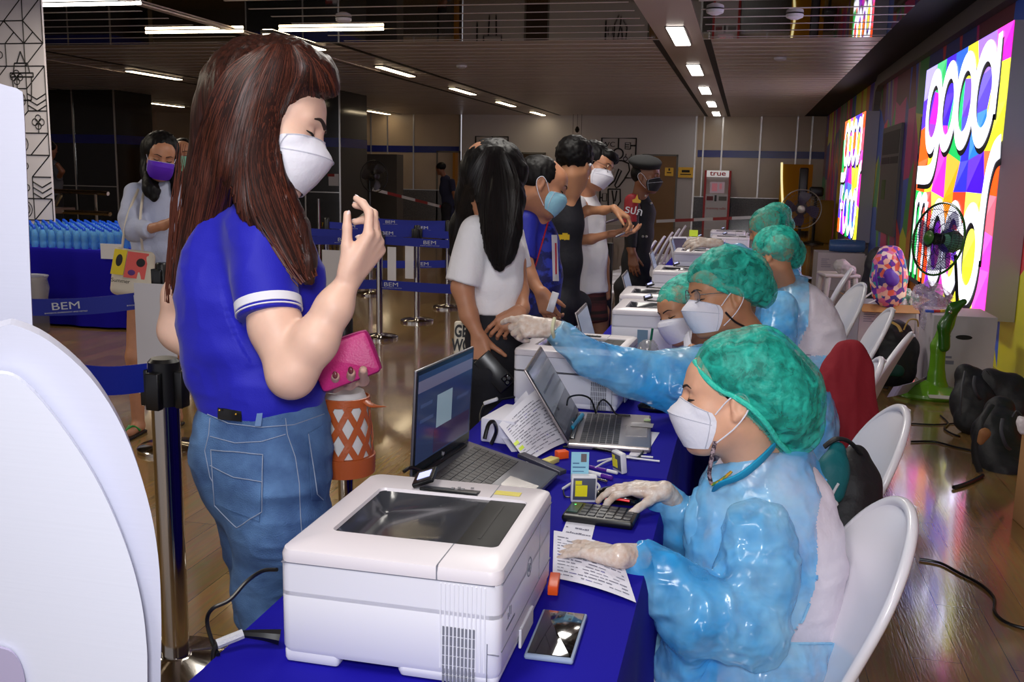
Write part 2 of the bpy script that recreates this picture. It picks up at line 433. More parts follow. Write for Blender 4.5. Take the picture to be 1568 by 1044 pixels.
# ceiling: closed metal slats from y=12.8 on, open blades under mirror sheets before that
M_slat = mat('ceiling_metal_slat', (208, 194, 184), 0.34, 0.3)
M_slat2 = mat('ceiling_blade', (214, 204, 200), 0.5)
M_mirror = mat('ceiling_mirror_sheet', (128, 120, 112), 0.03, 1.0)
rows = (-0.88, -5.95, -10.95, -16.1)
b = MB(); b.m(M_slat)
y = 12.8
k = 0
while y < BW:
    b.box((XL, y, CE), (1.5, y+0.33, CE+0.012)); y += 0.42
b.m(M_black).box((XL, 12.8, CE+0.045), (1.5, BW, CE+0.06))
tag(b.build('ceiling', M_slat, smooth=False), 'brushed metal slat ceiling of the far half of the hall', kind='structure')
b = MB(); b.box((XL, -4, CE+0.002), (1.5, 12.8, CE+0.03)); tag(b.build('ceiling_mirror', M_mirror, smooth=False), 'mirror sheets above the open ceiling blades', kind='structure')
b = MB(); y = 12.62
while y > -3:
    for (x0, x1) in ((XL, -16.75), (-15.4, -11.6), (-10.3, -6.6), (-5.3, -1.22), (-0.54, 1.5)): b.box((x0, y, CE-0.001), (x1, y+0.035, CE+0.0015))
    y -= 0.52
tag(b.build('ceiling_blades', M_slat2, smooth=False), 'thin pale open blades under the mirror ceiling', kind='structure')
for x in rows:
    hw = 0.22 if x > -2 else 0.34
    b = MB()
    b.box((x-hw-0.14, 12.85, CE-0.004), (x-hw-0.05, BW, CE+0.002)); b.box((x+hw+0.05, 12.85, CE-0.004), (x+hw+0.14, BW, CE+0.002))
    tag(b.build('ceiling_slot', M_black, smooth=False), 'black air slots running along the ceiling lamps', kind='structure')
    b = MB(); b.box((x-hw-0.05, -3, CE-0.012), (x+hw+0.05, BW, CE+0.001 if False else CE-0.006)) if x > -2 else b.box((x-hw-0.05, -3, CE-0.02), (x-hw+0.04, 16.5, CE-0.004)) or b.box((x+hw-0.04, -3, CE-0.02), (x+hw+0.05, 16.5, CE-0.004))
    tag(b.build('ceiling_channel', M_slat, smooth=False), 'metal lamp channel in the ceiling', kind='structure')
# bulkhead and walls
M_bulk = mat('dark_bulkhead', (16, 14, 14), 0.7)
b = MB(); b.box((1.5, -4, CE+0.02), (XW+0.1, BW, CE+0.05)); b.box((1.45, -4, CE+0.03), (1.5, BW, CE+0.3)); tag(b.build('ceiling_bulkhead', M_bulk, smooth=False), 'dark gap between the slat ceiling and the mural wall', kind='structure')
# mural wall: faceted colour shards
PAL = [(178, 34, 40), (196, 150, 26), (34, 66, 150), (40, 110, 52), (120, 26, 80), (58, 40, 120), (200, 88, 30), (20, 96, 60), (150, 22, 92), (74, 30, 40), (110, 104, 96), (30, 40, 96)]
mm = [mat('mural_shard_%s' % n, tuple(min(255, int(v*1.6+20)) for v in c), 0.3) for n, c in zip(['red', 'ochre', 'blue', 'green', 'plum', 'violet', 'orange', 'emerald', 'magenta', 'maroon', 'grey', 'navy'], PAL)]
b = MB(); rr = random.Random(3)
us = [-3.0]
while us[-1] < BW: us.append(us[-1]+rr.uniform(0.28, 0.6))
us[-1] = BW
zs = [0.0, 0.85, 1.7, 2.5, CE+0.3]
last = None
G = [[(u+(rr.uniform(-0.14, 0.14) if 0 < i < len(us)-1 else 0), (z+rr.uniform(-0.25, 0.25)) if 0 < j < 4 else z) for j, z in enumerate(zs)] for i, u in enumerate(us)]
prev = {}
for i in range(len(us)-1):
    for j in range(4):
        c = rr.randrange(12)
        if rr.random() < 0.35 and j in prev: c = prev[j]
        prev[j] = c
        b.m(mm[c])
        q = [G[i][j], G[i+1][j], G[i+1][j+1], G[i][j+1]]
        if rr.random() < 0.5:
            b.add([(XW, p[0], p[1]) for p in (q[0], q[1], q[2])], [(0, 2, 1)]); b.m(mm[(c+rr.choice((0, 1, 5))) % 12]); b.add([(XW, p[0], p[1]) for p in (q[0], q[2], q[3])], [(0, 2, 1)])
        else: b.add([(XW, p[0], p[1]) for p in q], [(3, 2, 1, 0)])
b.m(M_bulk).box((XW+0.003, -3, 0), (XW+0.15, BW, CE+0.3))
tag(b.build('wall_right', smooth=False), 'wall covered with a mural of coloured shards', kind='structure')
# frame band of the mural niche
M_band = mat('pale_grey_frame', (120, 112, 108), 0.5)
def band(pts, wd, x):
    b = MB(); n = len(pts); inner = []; outer = []
    for i, (y_, z_) in enumerate(pts):
        t = nrm(np.array(pts[min(i+1, n-1)])-np.array(pts[max(i-1, 0)])); nn = np.array([-t[1], t[0]])
        outer.append((y_, z_)); inner.append((y_+nn[0]*wd, z_+nn[1]*wd))
    for i in range(n-1):
        a, c, d, e = outer[i], outer[i+1], inner[i+1], inner[i]
        vs = [(x, *a), (x, *c), (x, *d), (x, *e), (XW, *a), (XW, *c), (XW, *d), (XW, *e)]
        b.add(vs, [(0, 1, 2, 3), (0, 4, 5, 1), (3, 2, 6, 7)])
    return b
b = band([(17.9, 0.0), (17.9, 2.75), (17.8, 2.97), (17.55, 3.05), (14, 3.05), (8, 3.03), (2, 3.02), (-3, 3.0)], -0.20, 2.03)
tag(b.build('trim_1', M_band, smooth=False), 'pale grey raised frame band across the mural wall', kind='structure')

# back wall
b = MB()
b.m(M_wallw).box((-8.55, BW, 0), (-1.5, BW+0.12, CE+0.3))
b.m(M_beige).box((XL, BW, 0.9), (-8.6, BW+0.1, CE+0.3)); b.box((-1.45, BW, 0.9), (XW+0.1, BW+0.1, CE+0.3))
b.m(M_granite).box((XL, BW-0.03, 0), (-8.6, BW+0.1, 0.9)); b.box((-1.45, BW-0.03, 0), (XW+0.1, BW+0.1, 0.9))
b.m(M_blue).box((XL, BW-0.012, 2.04), (-8.6, BW, 2.24)); b.box((-1.4, BW-0.012, 2.04), (XW, BW, 2.24))
b.m(M_steel)
for x in (-15.6, -14.2, -12.7, -11.5, -10.95, -10.1, -8.6): b.box((x-0.02, BW-0.02, 0), (x+0.02, BW, CE+0.2))
for x in (-1.47, -1.25, -0.72, 0.35, 1.35, 1.75): b.box((x-0.022, BW-0.025, 0), (x+0.022, BW, CE+0.2))
b.box((XL, BW-0.035, 0.89), (-8.6, BW, 0.91)); b.box((-1.45, BW-0.035, 0.89), (XW, BW, 0.91))
tag(b.build('wall_back', smooth=False), 'far end wall of white and beige panels with a blue stripe', kind='structure')
b = MB(); b.m(M_beige).box((XL-0.1, -4, 0), (XL, BW, CE+0.3)); tag(b.build('wall_left', smooth=False), 'far beige side wall', kind='structure')
M_door = mat('bronze_door', (150, 110, 62), 0.4, var=(2, 0.15))
M_wood2 = mat('dark_doorway', (62, 46, 30), 0.6)
M_gold = mat('gold_sign_plate', (196, 150, 50), 0.3, 0.6)
M_frame = mat('grey_door_frame', (120, 118, 112), 0.4)
def door(n, x0, x1, mt, lab, handle=True):
    o = MB().m(M_frame).box((x0-0.05, BW-0.03, 0), (x0, BW, 2.1)).box((x1, BW-0.03, 0), (x1+0.05, BW, 2.1)).box((x0-0.05, BW-0.03, 2.05), (x1+0.05, BW, 2.1)).m(mt).box((x0, BW-0.02, 0), (x1, BW-0.001, 2.05)).build('door_%d' % n, smooth=False)
    tag(o, lab, kind='structure')
    if handle: MB().box((x0+0.06, BW-0.06, 0.98), (x0+0.18, BW-0.02, 1.02)).build('door_handle', M_steel, o)
    return o
door(1, -2.95, -2.0, M_door, 'brown door behind the guard')
door(2, -6.6, -5.95, M_wood2, 'open dark doorway of the washroom', False)
door(3, -9.3, -8.62, M_beige, 'beige door behind the staff member', True)
MB().box((-8.74, BW-0.3, 0), (-8.66, BW-0.02, 2.05)).build('door_4', mat('amber_door_edge', (190, 130, 40), 0.4))['kind'] = 'structure'
# gold plates by door 1
for x0, x1, z0, z1, lab in ((-2.32, -2.07, 1.48, 1.72, 'small gold sign on the brown door'), (-1.93, -1.5, 1.44, 1.74, 'gold sign plate on the white wall beside the brown door')):
    g = MB().box((x0, BW-0.05, z0), (x1, BW-0.025, z1)).build('sign_plate', M_gold, smooth=False); tag(g, lab, 'sign')
    MB().box((x0+0.06, BW-0.054, z0+0.08), (x1-0.06, BW-0.05, z0+0.11)).box((x0+0.1, BW-0.054, z0+0.15), (x1-0.1, BW-0.05, z0+0.22)).build('print', M_line, g, smooth=False)
# the painted WC sprue drawings (flat paint on the wall, thin tubes)
def sprue(name, x0, x1, z0, z1, items, lab):
    root = empty(name, ((x0+x1)/2, BW, z0), 0, lab, 'wall graphic')
    ox, oz = (x0+x1)/2, z0
    def t(pts, r=0.022, nm='outline'):
        b = MB().tube([(px-ox, -0.012, pz-oz) for px, pz in pts], r, 6, False, None); return b.build(nm, M_line, root)
    t([(x0, z0), (x0, z1), (x1, z1), (x1, z1-1.15), (x1-0.3, z1-1.15)], 0.025, 'frame')
    items(t, root, ox, oz)
    return root
def circ(cx, cz, r, n=20, a0=0, a1=360, rz=None): return [(cx+r*math.cos(math.radians(a0+(a1-a0)*i/n)), cz+(rz or r)*math.sin(math.radians(a0+(a1-a0)*i/n))) for i in range(n+1)]
def man(t, root, ox, oz):
    cx = -3.72
    t([(cx, 2.55), (cx, 2.26)]); t(circ(cx, 2.1, 0.15))
    t([(-4.02, 1.2), (-4.02, 1.62), (-3.98, 1.8), (-3.82, 1.9), (-3.6, 1.9), (-3.4, 1.82), (-3.36, 1.62), (-3.5, 1.36), (-3.66, 1.14), (-3.74, 1.1), (-3.78, 1.18), (-3.6, 1.6), (-3.68, 1.66), (-3.8, 1.3), (-3.98, 1.14)])
    t([(-3.98, 1.06), (-3.62, 1.06), (-3.6, 0.7), (-3.72, 0.5)]); t([(-3.98, 1.06), (-3.96, 0.6), (-3.84, 0.36)]); t([(-3.86, 1.02), (-3.8, 0.7), (-3.78, 0.4)]); t([(-3.72, 1.02), (-3.76, 0.7)])
    t([(-4.22, 2.34), (-4.1, 2.34)]); t([(-3.2, 2.34), (-3.36, 2.34)]); t([(-3.36, 2.24), (-3.36, 2.42), (-3.52, 2.42), (-3.52, 2.24), (-3.36, 2.24)], 0.014); t([(-3.52, 2.3), (-3.4, 2.3)], 0.012); t([(-3.52, 2.36), (-3.4, 2.36)], 0.012)
    t(circ(-3.5, 1.95, 0.06, 10), 0.012); t(circ(-3.34, 1.95, 0.06, 10), 0.012); t([(-3.5, 2.01), (-3.48, 2.1)], 0.012); t([(-3.34, 2.01), (-3.32, 2.1)], 0.012); t([(-3.2, 1.95), (-3.28, 1.95)])
    t([(-4.22, 0.8), (-4.14, 0.8)]); t([(-4.14, 0.7), (-4.14, 0.92), (-4.02, 0.92), (-4.02, 0.7), (-4.14, 0.7)], 0.014)
    o = text_obj('lettering', 'WC', (-4.02-ox, -0.02, 2.36-oz), (1, 0, 0), (0, 0, 1), 0.2, M_line, root, 0.004, 'CENTER', 1.2)
def man2(t, root, ox, oz):
    t([(-7.58, 2.55), (-7.58, 2.2)]); t(circ(-7.6, 2.02, 0.15)); t([(-8.1, 2.34), (-7.98, 2.34)]); t([(-7.98, 2.24), (-7.98, 2.44), (-7.8, 2.44), (-7.8, 2.24), (-7.98, 2.24)], 0.014)
    t([(-7.08, 2.3), (-7.2, 2.3)]); t([(-7.2, 2.2), (-7.2, 2.4), (-7.4, 2.4), (-7.4, 2.2), (-7.2, 2.2)], 0.014); t([(-8.1, 1.9), (-8.0, 1.9)]); t(circ(-7.96, 1.98, 0.04, 8), 0.012); t([(-7.96, 1.94), (-7.98, 1.75)], 0.012)
    t([(-7.9, 0.9), (-7.86, 1.6), (-7.7, 1.8), (-7.5, 1.8), (-7.36, 1.6), (-7.34, 0.9), (-7.9, 0.9)]); t([(-7.75, 0.9), (-7.72, 0.3)]); t([(-7.5, 0.9), (-7.52, 0.3)])
sprue('washroom_drawing', -4.22, -3.2, 0.5, 2.55, man, 'black line drawing of a standing figure marked WC on the white wall')
sprue('washroom_drawing', -8.1, -7.08, 0.5, 2.55, man2, 'black line drawing on the white wall behind the long-haired customer')
# hanging exit-style sign and its dome
g = tag(MB().box((-5.05, 28.9, 2.42), (-4.7, 28.95, 2.56)).build('hanging_sign', M_blackp, smooth=False), 'small black sign hanging before the white wall', 'sign'); MB().tube([(-5.0, 28.925, 2.55), (-5.0, 28.925, CE)], 0.006).tube([(-4.75, 28.925, 2.55), (-4.75, 28.925, CE)], 0.006).build('hanging_rods', M_blackp, g)
MB().box((-4.98, 28.895, 2.46), (-4.77, 28.9, 2.52)).build('print', mat('dim_grey_print', (80, 80, 84), 0.5), g, smooth=False)
g = tag(MB().at((-4.87, 28.9, 0)).lathe([(0.005, CE), (0.005, 2.86), (0.04, 2.83), (0.07, 2.76), (0.05, 2.7), (0.01, 2.67)], 14).build('dome_camera', M_blackp), 'black dome camera hanging above the small black sign', 'camera')

# pillars
def pillar(nm, x0, x1, y0, y1, mt, lab, stripes=True, n=0):
    b = MB(); b.m(mt).box((x0, y0, 0), (x1, y1, CE+0.04))
    if stripes: b.m(M_blue).box((x0-0.004, y0-0.004, 1.98), (x1+0.004, y1+0.004, 2.18))
    b.m(M_chrome)
    for xx in (x0, x1, x0+(x1-x0)*(0.42 if n == 0 else 0.62)): b.box((xx-0.018, y0-0.02, 0), (xx+0.018, y0, CE))
    b.box((x0, y0-0.008, 0.98), (x1, y0, 1.0))
    return tag(b.build(nm, smooth=False), lab, kind='structure')
pillar('trim_2', -16.2, -14.3, 20.5, 22.0, M_dark, 'polished black stone pillar with steel edges beside the drawn pillar')
pillar('trim_3', -10.9, -8.72, 20.5, 22.1, M_dark, 'polished black stone pillar behind the woman in blue', n=1)
# white pillar with line drawings
M_pil = mat('white_printed_pillar', (232, 228, 236), 0.6)
b = MB(); b.m(M_pil).box((-8.6, 9.2, 0), (-7.22, 9.23, CE+0.04)); pil = tag(b.build('trim_4', smooth=False), 'white pillar printed with black line drawings', kind='structure')
lb = MB(); rr = random.Random(11); yy = 9.2-0.004
def seg(a, c, r=0.006): lb.tube([(a[0], yy, a[1]), (c[0], yy, c[1])], r, 4, False)
cw = 0.23; x0p = -8.6
for i in range(6):
    for j in range(14):
        ax, az = x0p+i*cw, j*cw; q = [(ax, az), (ax+cw, az), (ax+cw, az+cw), (ax, az+cw)]
        if rr.random() < 0.75: seg(q[0], q[1])
        if rr.random() < 0.7: seg(q[1], q[2])
        t = rr.random()
        if t < 0.3: seg(q[0], q[2])
        elif t < 0.5: seg(q[1], q[3]); seg(((q[0][0]+q[2][0])/2, (q[0][1]+q[2][1])/2), q[0])
        elif t < 0.62:
            c = ((q[0][0]+q[2][0])/2, (q[0][1]+q[2][1])/2)
            for rad in (0.03, 0.06, 0.09): lb.tube([(x, yy, z) for x, z in circ(*c, rad, 14)], 0.005, 4, False)
        elif t < 0.75:
            c = ((q[0][0]+q[2][0])/2, (q[0][1]+q[2][1])/2)
            for a in (0, 90, 180, 270): lb.tube([(x, yy, z) for x, z in circ(c[0]+0.04*math.cos(math.radians(a)), c[1]+0.04*math.sin(math.radians(a)), 0.035, 10)], 0.005, 4, False)
            seg(c, (c[0], az))
        elif t < 0.86:
            for d in (0.06, 0.12, 0.18): seg((ax, az+d), (ax+cw/2, az+d-0.06)); seg((ax+cw/2, az+d-0.06), (ax+cw, az+d))
# the lidded urn drawing
ux, uz = -7.5, 2.42
for a in ([(-.12, .0), (-.1, -.24), (.1, -.24), (.12, 0), (-.12, 0)], [(-.14, .04), (.14, .04), (.14, 0), (-.14, 0), (-.14, .04)], [(-.1, .04), (-.08, .14), (.08, .14), (.1, .04)], [(-.05, .14), (0, .26), (.05, .14)]):
    for p_, q_ in zip(a, a[1:]): lb.tube([(ux+p_[0], yy-0.002, uz+p_[1]), (ux+q_[0], yy-0.002, uz+q_[1])], 0.007, 4, False)
lb.build('line_drawing', M_line, pil, smooth=False)

# ceiling lamps
M_lampw = mat('warm_lamp_diffuser', (255, 226, 170), 0.5, emit=((1.0, 0.80, 0.52), 9.0))
M_lampn = mat('neutral_lamp_diffuser', (255, 246, 232), 0.5, emit=((1.0, 0.94, 0.86), 9.0))
M_lampb = mat('lamp_housing', (70, 66, 62), 0.5)
def lamp(x, y, w_, l_, mt, lab, grp, z=CE-0.02, name='ceiling_lamp', sup=None):
    r = empty(name, (x, y, z), 0, lab, 'ceiling lamp', grp)
    MB().box((-w_/2-0.02, -l_/2-0.02, 0.0), (w_/2+0.02, l_/2+0.02, 0.02)).build('housing', M_lampb, r, smooth=False)
    MB().box((-w_/2, -l_/2, -0.012), (w_/2, l_/2, 0.0), 0.004).build('diffuser', mt, r)
    return r
for i, y in enumerate((12.4, 16.35, 20.3, 24.2, 28.0)):
    lamp(-0.88, y, 0.19, 1.55, M_lampn, ['nearest square-looking white ceiling lamp above the desk row', 'second white ceiling lamp above the desk row', 'middle white ceiling lamp above the desk row', 'fourth white ceiling lamp above the desk row', 'farthest white ceiling lamp above the desk row, at the end wall'][i], 'white lamps above the desk row')
for i, y in enumerate((12.55, 16.45, 20.6, 24.5, 28.4)):
    lamp(-5.95, y, 0.13, 1.65, M_lampw, ['warm ceiling lamp strip just above the head of the woman in blue', 'warm ceiling lamp strip right of the black pillar', 'third warm ceiling lamp strip of the middle row', 'fourth warm ceiling lamp strip of the middle row', 'last warm ceiling lamp strip before the white end wall'][i], 'warm lamps of the middle row')
for i, (x, y) in enumerate(((-10.95, 17.0), (-10.95, 21.0), (-10.85, 28.5), (-16.1, 21.5), (-16.1, 25.5))):
    lamp(x, y, 0.13, 1.65, M_lampw, ['warm ceiling lamp strip over the woman with the canvas tote', 'warm ceiling lamp strip hidden behind the hair of the woman in blue', 'warm ceiling lamp strip beside the black pillar near the end wall', 'warm ceiling lamp strip near the drawn pillar', 'small warm ceiling lamp strip above the far beige wall'][i], 'warm lamps of the left rows')
for x0, x1, y, mt, lab in ((-7.55, -6.2, 9.42, M_lampn, 'bright ceiling tube in the top corner over the drawn pillar'), (-7.5, -6.15, 11.48, M_lampw, 'warm ceiling tube across the blades beside the metal channel'), (-5.65, -4.3, 11.45, M_lampw, 'warm ceiling tube across the blades in front of the black pillar'), (-5.2, -3.9, 9.05, M_lampw, 'warm ceiling tube at the top edge above the woman in blue')):
    r = empty('ceiling_tube', ((x0+x1)/2, y, CE-0.012), 0, lab, 'ceiling lamp', 'tubes across the ceiling blades')
    h_ = (x1-x0)/2
    MB().box((-h_, -0.02, 0.008), (h_, 0.02, 0.018)).build('housing', M_lampb, r, smooth=False)
    MB().at((-h_, 0, -0.008), (0, math.pi/2, 0)).lathe([(0.005, 0), (0.018, 0.002), (0.018, 2*h_-0.002), (0.005, 2*h_)], 12).build('tube', mt, r)
for i, (px, py) in enumerate(((526, 28), (707, 100), (1217, 22), (1195, 88), (1095, 15))):
    p = PZ(px, py, CE-0.005); g = MB().lathe([(0.03, 0), (0.09, 0), (0.085, -0.03), (0.04, -0.05), (0.005, -0.055)], 16).build('smoke_detector', M_white); g.location = p
    tag(g, ['round white detector on the ceiling blades above the woman in blue', 'tiny round detector between the two lamp rows', 'round white detector over the far fan', 'round detector on the closed slats before the mural wall', 'round detector beside the nearest desk lamp'][i], 'smoke detector', 'ceiling detectors')

# ------------------------------------------------------------------ the two lit sign boxes
def hx(c, e=1.0): return mat('backlit_%02x%02x%02x' % tuple(c), tuple(c), 0.4, emit=(c, EM))
EM = 1.9
LET = mat('backlit_white', (244, 244, 255), 0.4, emit=((0.86, 0.87, 1.0), 2.0))
SHD = mat('backlit_shadow_black', (18, 14, 40), 0.4)
TOPC = [[(150, 140, 245), (40, 170, 90), (60, 30, 220), (40, 90, 240), (220, 220, 50), (150, 110, 230), (240, 30, 190)],
        [(80, 40, 230), (190, 20, 230), (50, 10, 200), (30, 210, 110), (90, 50, 240), (80, 60, 245), (240, 240, 60)],
        [(250, 90, 20), (120, 20, 200), (250, 50, 190), (20, 170, 80), (40, 40, 230), (30, 110, 250), (225, 225, 40)],
        [(250, 80, 20), (240, 240, 50), (250, 40, 200), (255, 150, 20), (40, 40, 240), (60, 10, 200), (255, 80, 20)],
        [(30, 180, 80), (250, 70, 60), (250, 210, 60), (255, 140, 20), (190, 60, 30), (230, 230, 60), (250, 90, 110)],
        [(20, 170, 80), (250, 50, 30), (120, 30, 200), (160, 30, 170), (90, 40, 180), (235, 240, 50), (255, 60, 190)],
        [(20, 150, 60), (250, 80, 30), (120, 20, 190), (190, 40, 160), (230, 220, 40), (210, 230, 40), (250, 60, 190)]]
def sign_box(Y0, Y1, z0, z1, xf, lab, second, sd, squash=1.0):
    root = empty('lit_sign_box', (xf+0.1, (Y0+Y1)/2, z0), 0, lab, 'illuminated sign', 'lit sign boxes on the mural wall')
    W_, H_ = Y0-Y1, z1-z0; OY, OX = (Y0+Y1)/2, xf+0.1
    def T(u, v, d): return (xf-OX-d, Y0-u*W_-OY, v*H_)      # u from the far end, v up
    MB().box((0.003-0.1, -W_/2, -0.0), (0.125, W_/2, H_)).build('casing', mat('grey_sign_casing', (176, 170, 180), 0.35, 0.2), root, smooth=False)
    b = MB(); r = random.Random(sd); nu, nv = 7, 7
    G = [[((i+(r.uniform(-.28, .28) if 0 < i < nu else 0))/nu, (j+(r.uniform(-.2, .2) if 0 < j < nv else 0))/nv) for j in range(nv+1)] for i in range(nu+1)]
    for i in range(nu):
        for j in range(nv):
            q = [G[i][j], G[i+1][j], G[i+1][j+1], G[i][j+1]]; c = TOPC[(6-j+sd) % 7 if sd else 6-j][i]
            c2 = tuple(min(255, int(x*0.82+40)) for x in c) if r.random() < 0.6 else c
            b.m(hx(c)).add([T(*p, 0.001) for p in (q[0], q[1], q[2])], [(0, 1, 2)]); b.m(hx(c2)).add([T(*p, 0.001) for p in (q[0], q[2], q[3])], [(0, 1, 2)])
    b.build('colour_panel', None, root, smooth=False)
    def ring(cu, cv, a, b_, a2, b2, d, sh=(0, 0), bb=None, n=40, dv=0.0):
        vs = []; fs = []
        for k in range(n):
            t = 2*math.pi*k/n
            vs.append(T((cu+sh[0]+a*math.cos(t))/3.72, (cv+sh[1]+b_*math.sin(t))/2.29, d)); vs.append(T((cu+sh[0]+a2*math.cos(t))/3.72, (cv+sh[1]+dv+b2*math.sin(t))/2.29, d))
        for k in range(n): fs.append((2*k, (2*k+2) % (2*n), (2*k+3) % (2*n), 2*k+1))
        bb.add(vs, fs)
    def strip(pts, wd, d, sh, bb):
        pts = [np.array(p, float)+np.array(sh) for p in pts]; q, _ = catmull(pts, [1]*len(pts), 6)
        n = len(q); vs = []
        for i, p in enumerate(q):
            t = nrm(q[min(i+1, n-1)]-q[max(i-1, 0)]); nn = np.array([-t[1], t[0]])*wd/2
            vs += [T((p+nn)[0]/3.72, (p+nn)[1]/2.29, d), T((p-nn)[0]/3.72, (p-nn)[1]/2.29, d)]
        bb.add(vs, [(2*i, 2*i+1, 2*i+3, 2*i+2) for i in range(n-1)])
    def letters(bb, d, sh):
        zt = 1.8
        for cu in (0.68, 1.46, 2.22, 2.97): ring(cu, zt, 0.43, 0.44, 0.26, 0.27, d, sh, bb)
        strip([(1.05, 2.0), (1.07, 1.6), (1.0, 1.32), (0.86, 1.18), (0.6, 1.14), (0.01, 1.14)], 0.2, d, sh, bb)     # g tail
        strip([(3.35, 2.25), (3.37, 1.9), (3.36, 1.62)], 0.13, d, sh, bb)                              # d stem
        strip([(3.71, 1.36), (3.52, 1.30), (3.38, 1.1), (3.33, 0.8), (3.33, 0.45)], 0.19, d, sh, bb)  # tall stem of the second word
        for cu in (1.46, 2.24, 2.97): ring(cu, 0.47, 0.42, 0.44, 0.25, 0.27, d, sh, bb)
        if second == 'm':
            for cu in (0.12, 0.42, 0.78): strip([(cu, 0.05), (cu, 0.5), (cu+0.01, 0.86)], 0.11, d, sh, bb)
            for cu in (0.27, 0.60): strip([(cu-0.16, 0.78), (cu-0.08, 0.88), (cu+0.02, 0.9), (cu+0.1, 0.88), (cu+0.17, 0.78)], 0.11, d, sh, bb)
        else:
            strip([(0.62, 0.02), (0.55, 0.4), (0.6, 0.78), (0.8, 0.92)], 0.15, d, sh, bb); strip([(0.3, 0.55), (0.85, 0.56)], 0.12, d, sh, bb)
    b = MB(); letters(b, 0.003, (0.05, -0.05)); b.build('letter_shadow', SHD, root, smooth=False)
    b = MB(); letters(b, 0.006, (0, 0)); b.build('lettering', LET, root, smooth=False)
    return root
sign_box(12.05, 8.33, 0.45, 2.74, 1.9, 'large lit sign box with bubbly white good mood lettering, behind the green fan', 'm', 0)
sign_box(21.3, 17.75, 0.45, 2.65, 1.9, 'smaller-looking lit sign box farther along the mural wall, behind the far fan', 'f', 3)
M_poster = mat('poster_grey', (120, 118, 116), 0.5)
r = empty('wall_poster', (2.1, 17.2, 0.72), 0, 'pale framed notice on the mural wall between the two lit signs', 'poster')
r.location = (2.11, 15.9, 0.72)
MB().box((-0.02, -0.95, 0), (0.018, 0.95, 1.6)).build('board', M_poster, r, smooth=False)
MB().box((-0.024, -0.85, 1.18), (-0.02, 0.85, 1.52)).box((-0.024, -0.85, 1.04), (-0.02, -0.1, 1.14)).box((-0.024, 0.0, 1.04), (-0.02, 0.85, 1.14)).build('print', mat('poster_header', (50, 46, 52), 0.5), r, smooth=False)
MB().box((-0.024, 0.2, 0.5), (-0.02, 0.6, 0.8)).build('green_map', mat('poster_green', (90, 120, 60), 0.5), r, smooth=False)
# dark glass panel next to the big sign
g = tag(MB().box((2.06, 12.35, 0.3), (2.12, 13.2, 2.3)).build('wall_cabinet', M_dark, smooth=False), 'narrow dark glass cabinet on the mural wall left of the large lit sign', 'cabinet')
# ------------------------------------------------------------------ queue posts and belts
M_belt = mat('blue_belt_webbing', (14, 34, 150), 0.55, bump=(300, 0.1))
M_logo = mat('white_logo_print', (200, 204, 214), 0.5)
M_sheet = mat('white_sign_sheet', (214, 214, 222), 0.5)
def post(x, y, h, r, base, lab, grp='queue posts with blue belts', cass=True, foot=True):
    o = empty('queue_post', (x, y, 0), 0, lab, 'queue post', grp)
    MB().lathe([(r, 0.03), (r, h-0.1)], 24).build('pole', M_chrome, o)
    MB().lathe([(base, 0), (base, 0.018), (base*0.93, 0.028), (base*0.3, 0.045), (r*1.1, 0.05)], 40).build('base_plate', M_chrome, o)
    hd = MB().lathe([(r*1.12, h-0.14), (r*1.12, h-0.01), (r*0.9, h), (0.002, h)], 24).build('post_head', M_blackp, o)
    if cass:
        for k in range(4):
            a = k*math.pi/2
            MB().at((r*1.35*math.cos(a), r*1.35*math.sin(a), h-0.09), (0, 0, a)).box((-0.012, -0.022, -0.055), (0.014, 0.022, 0.055), 0.004).build('belt_clip', M_blackp, hd)
    return o
def belt(a, c, wd, lab, logos=(), parent=None, grp='blue queue belts'):
    a = np.array(a, float); c = np.array(c, float); d = nrm(c-a); Lg = np.linalg.norm(c-a); up = np.array([0, 0, 1.0])
    nrmv = np.cross(d, up); mid = (a+c)/2
    o = MB().grid(lambda u, v: a-mid+d*Lg*u+up*(wd*(v-0.5)-0.02*math.sin(math.pi*u))+nrmv*0.001, 12, 2, 0.002).build('queue_belt', M_belt)
    o.location = mid; tag(o, lab, 'belt', grp)
    side = -1 if nrmv[1] > 0 else 1
    for t in logos:
        p = a+d*Lg*t-mid+up*(-0.02*math.sin(math.pi*t)+wd*0.06)+nrmv*0.003*side
        text_obj('logo', 'BEM', p, d if side < 0 else d, (0, 0, 1), wd*0.62, M_logo, o, 0.0006, 'CENTER', 1.45)
        text_obj('small_print', 'BANGKOK EXPRESSWAY AND METRO', p-up*wd*0.36, d, (0, 0, 1), wd*0.11, M_logo, o, 0.0005, 'CENTER', 1.25)
    return o
HB = 0.905
post(-1.64, 2.53, 0.985, 0.041, 0.17, 'thick queue post nearest the camera, black-topped, beside the white standee')
pb = post(-3.0, 4.65, 1.03, 0.032, 0.17, 'queue post half hidden behind the back of the woman in blue')
belt((-1.69, 2.52, 0.925), tuple(P(60, 566, 2.25)), 0.085, 'plain blue belt from the nearest post to the white standee')
belt(tuple(P(20, 470, 4.35)), (-3.03, 4.64, 0.84), 0.09, 'blue belt with two BEM logos in front of the bottle table', (0.36, 0.93))
g = tag(MB().box((-0.12, -0.004, -0.3), (0.12, 0.0, 0.3)).build('sign_sheet', M_sheet, smooth=False), 'long white sheet hanging on the post behind the woman in blue', 'sign'); g.location = P(240, 520, 4.58)
ys = (8.4, 9.47, 10.54, 11.61, 12.7)
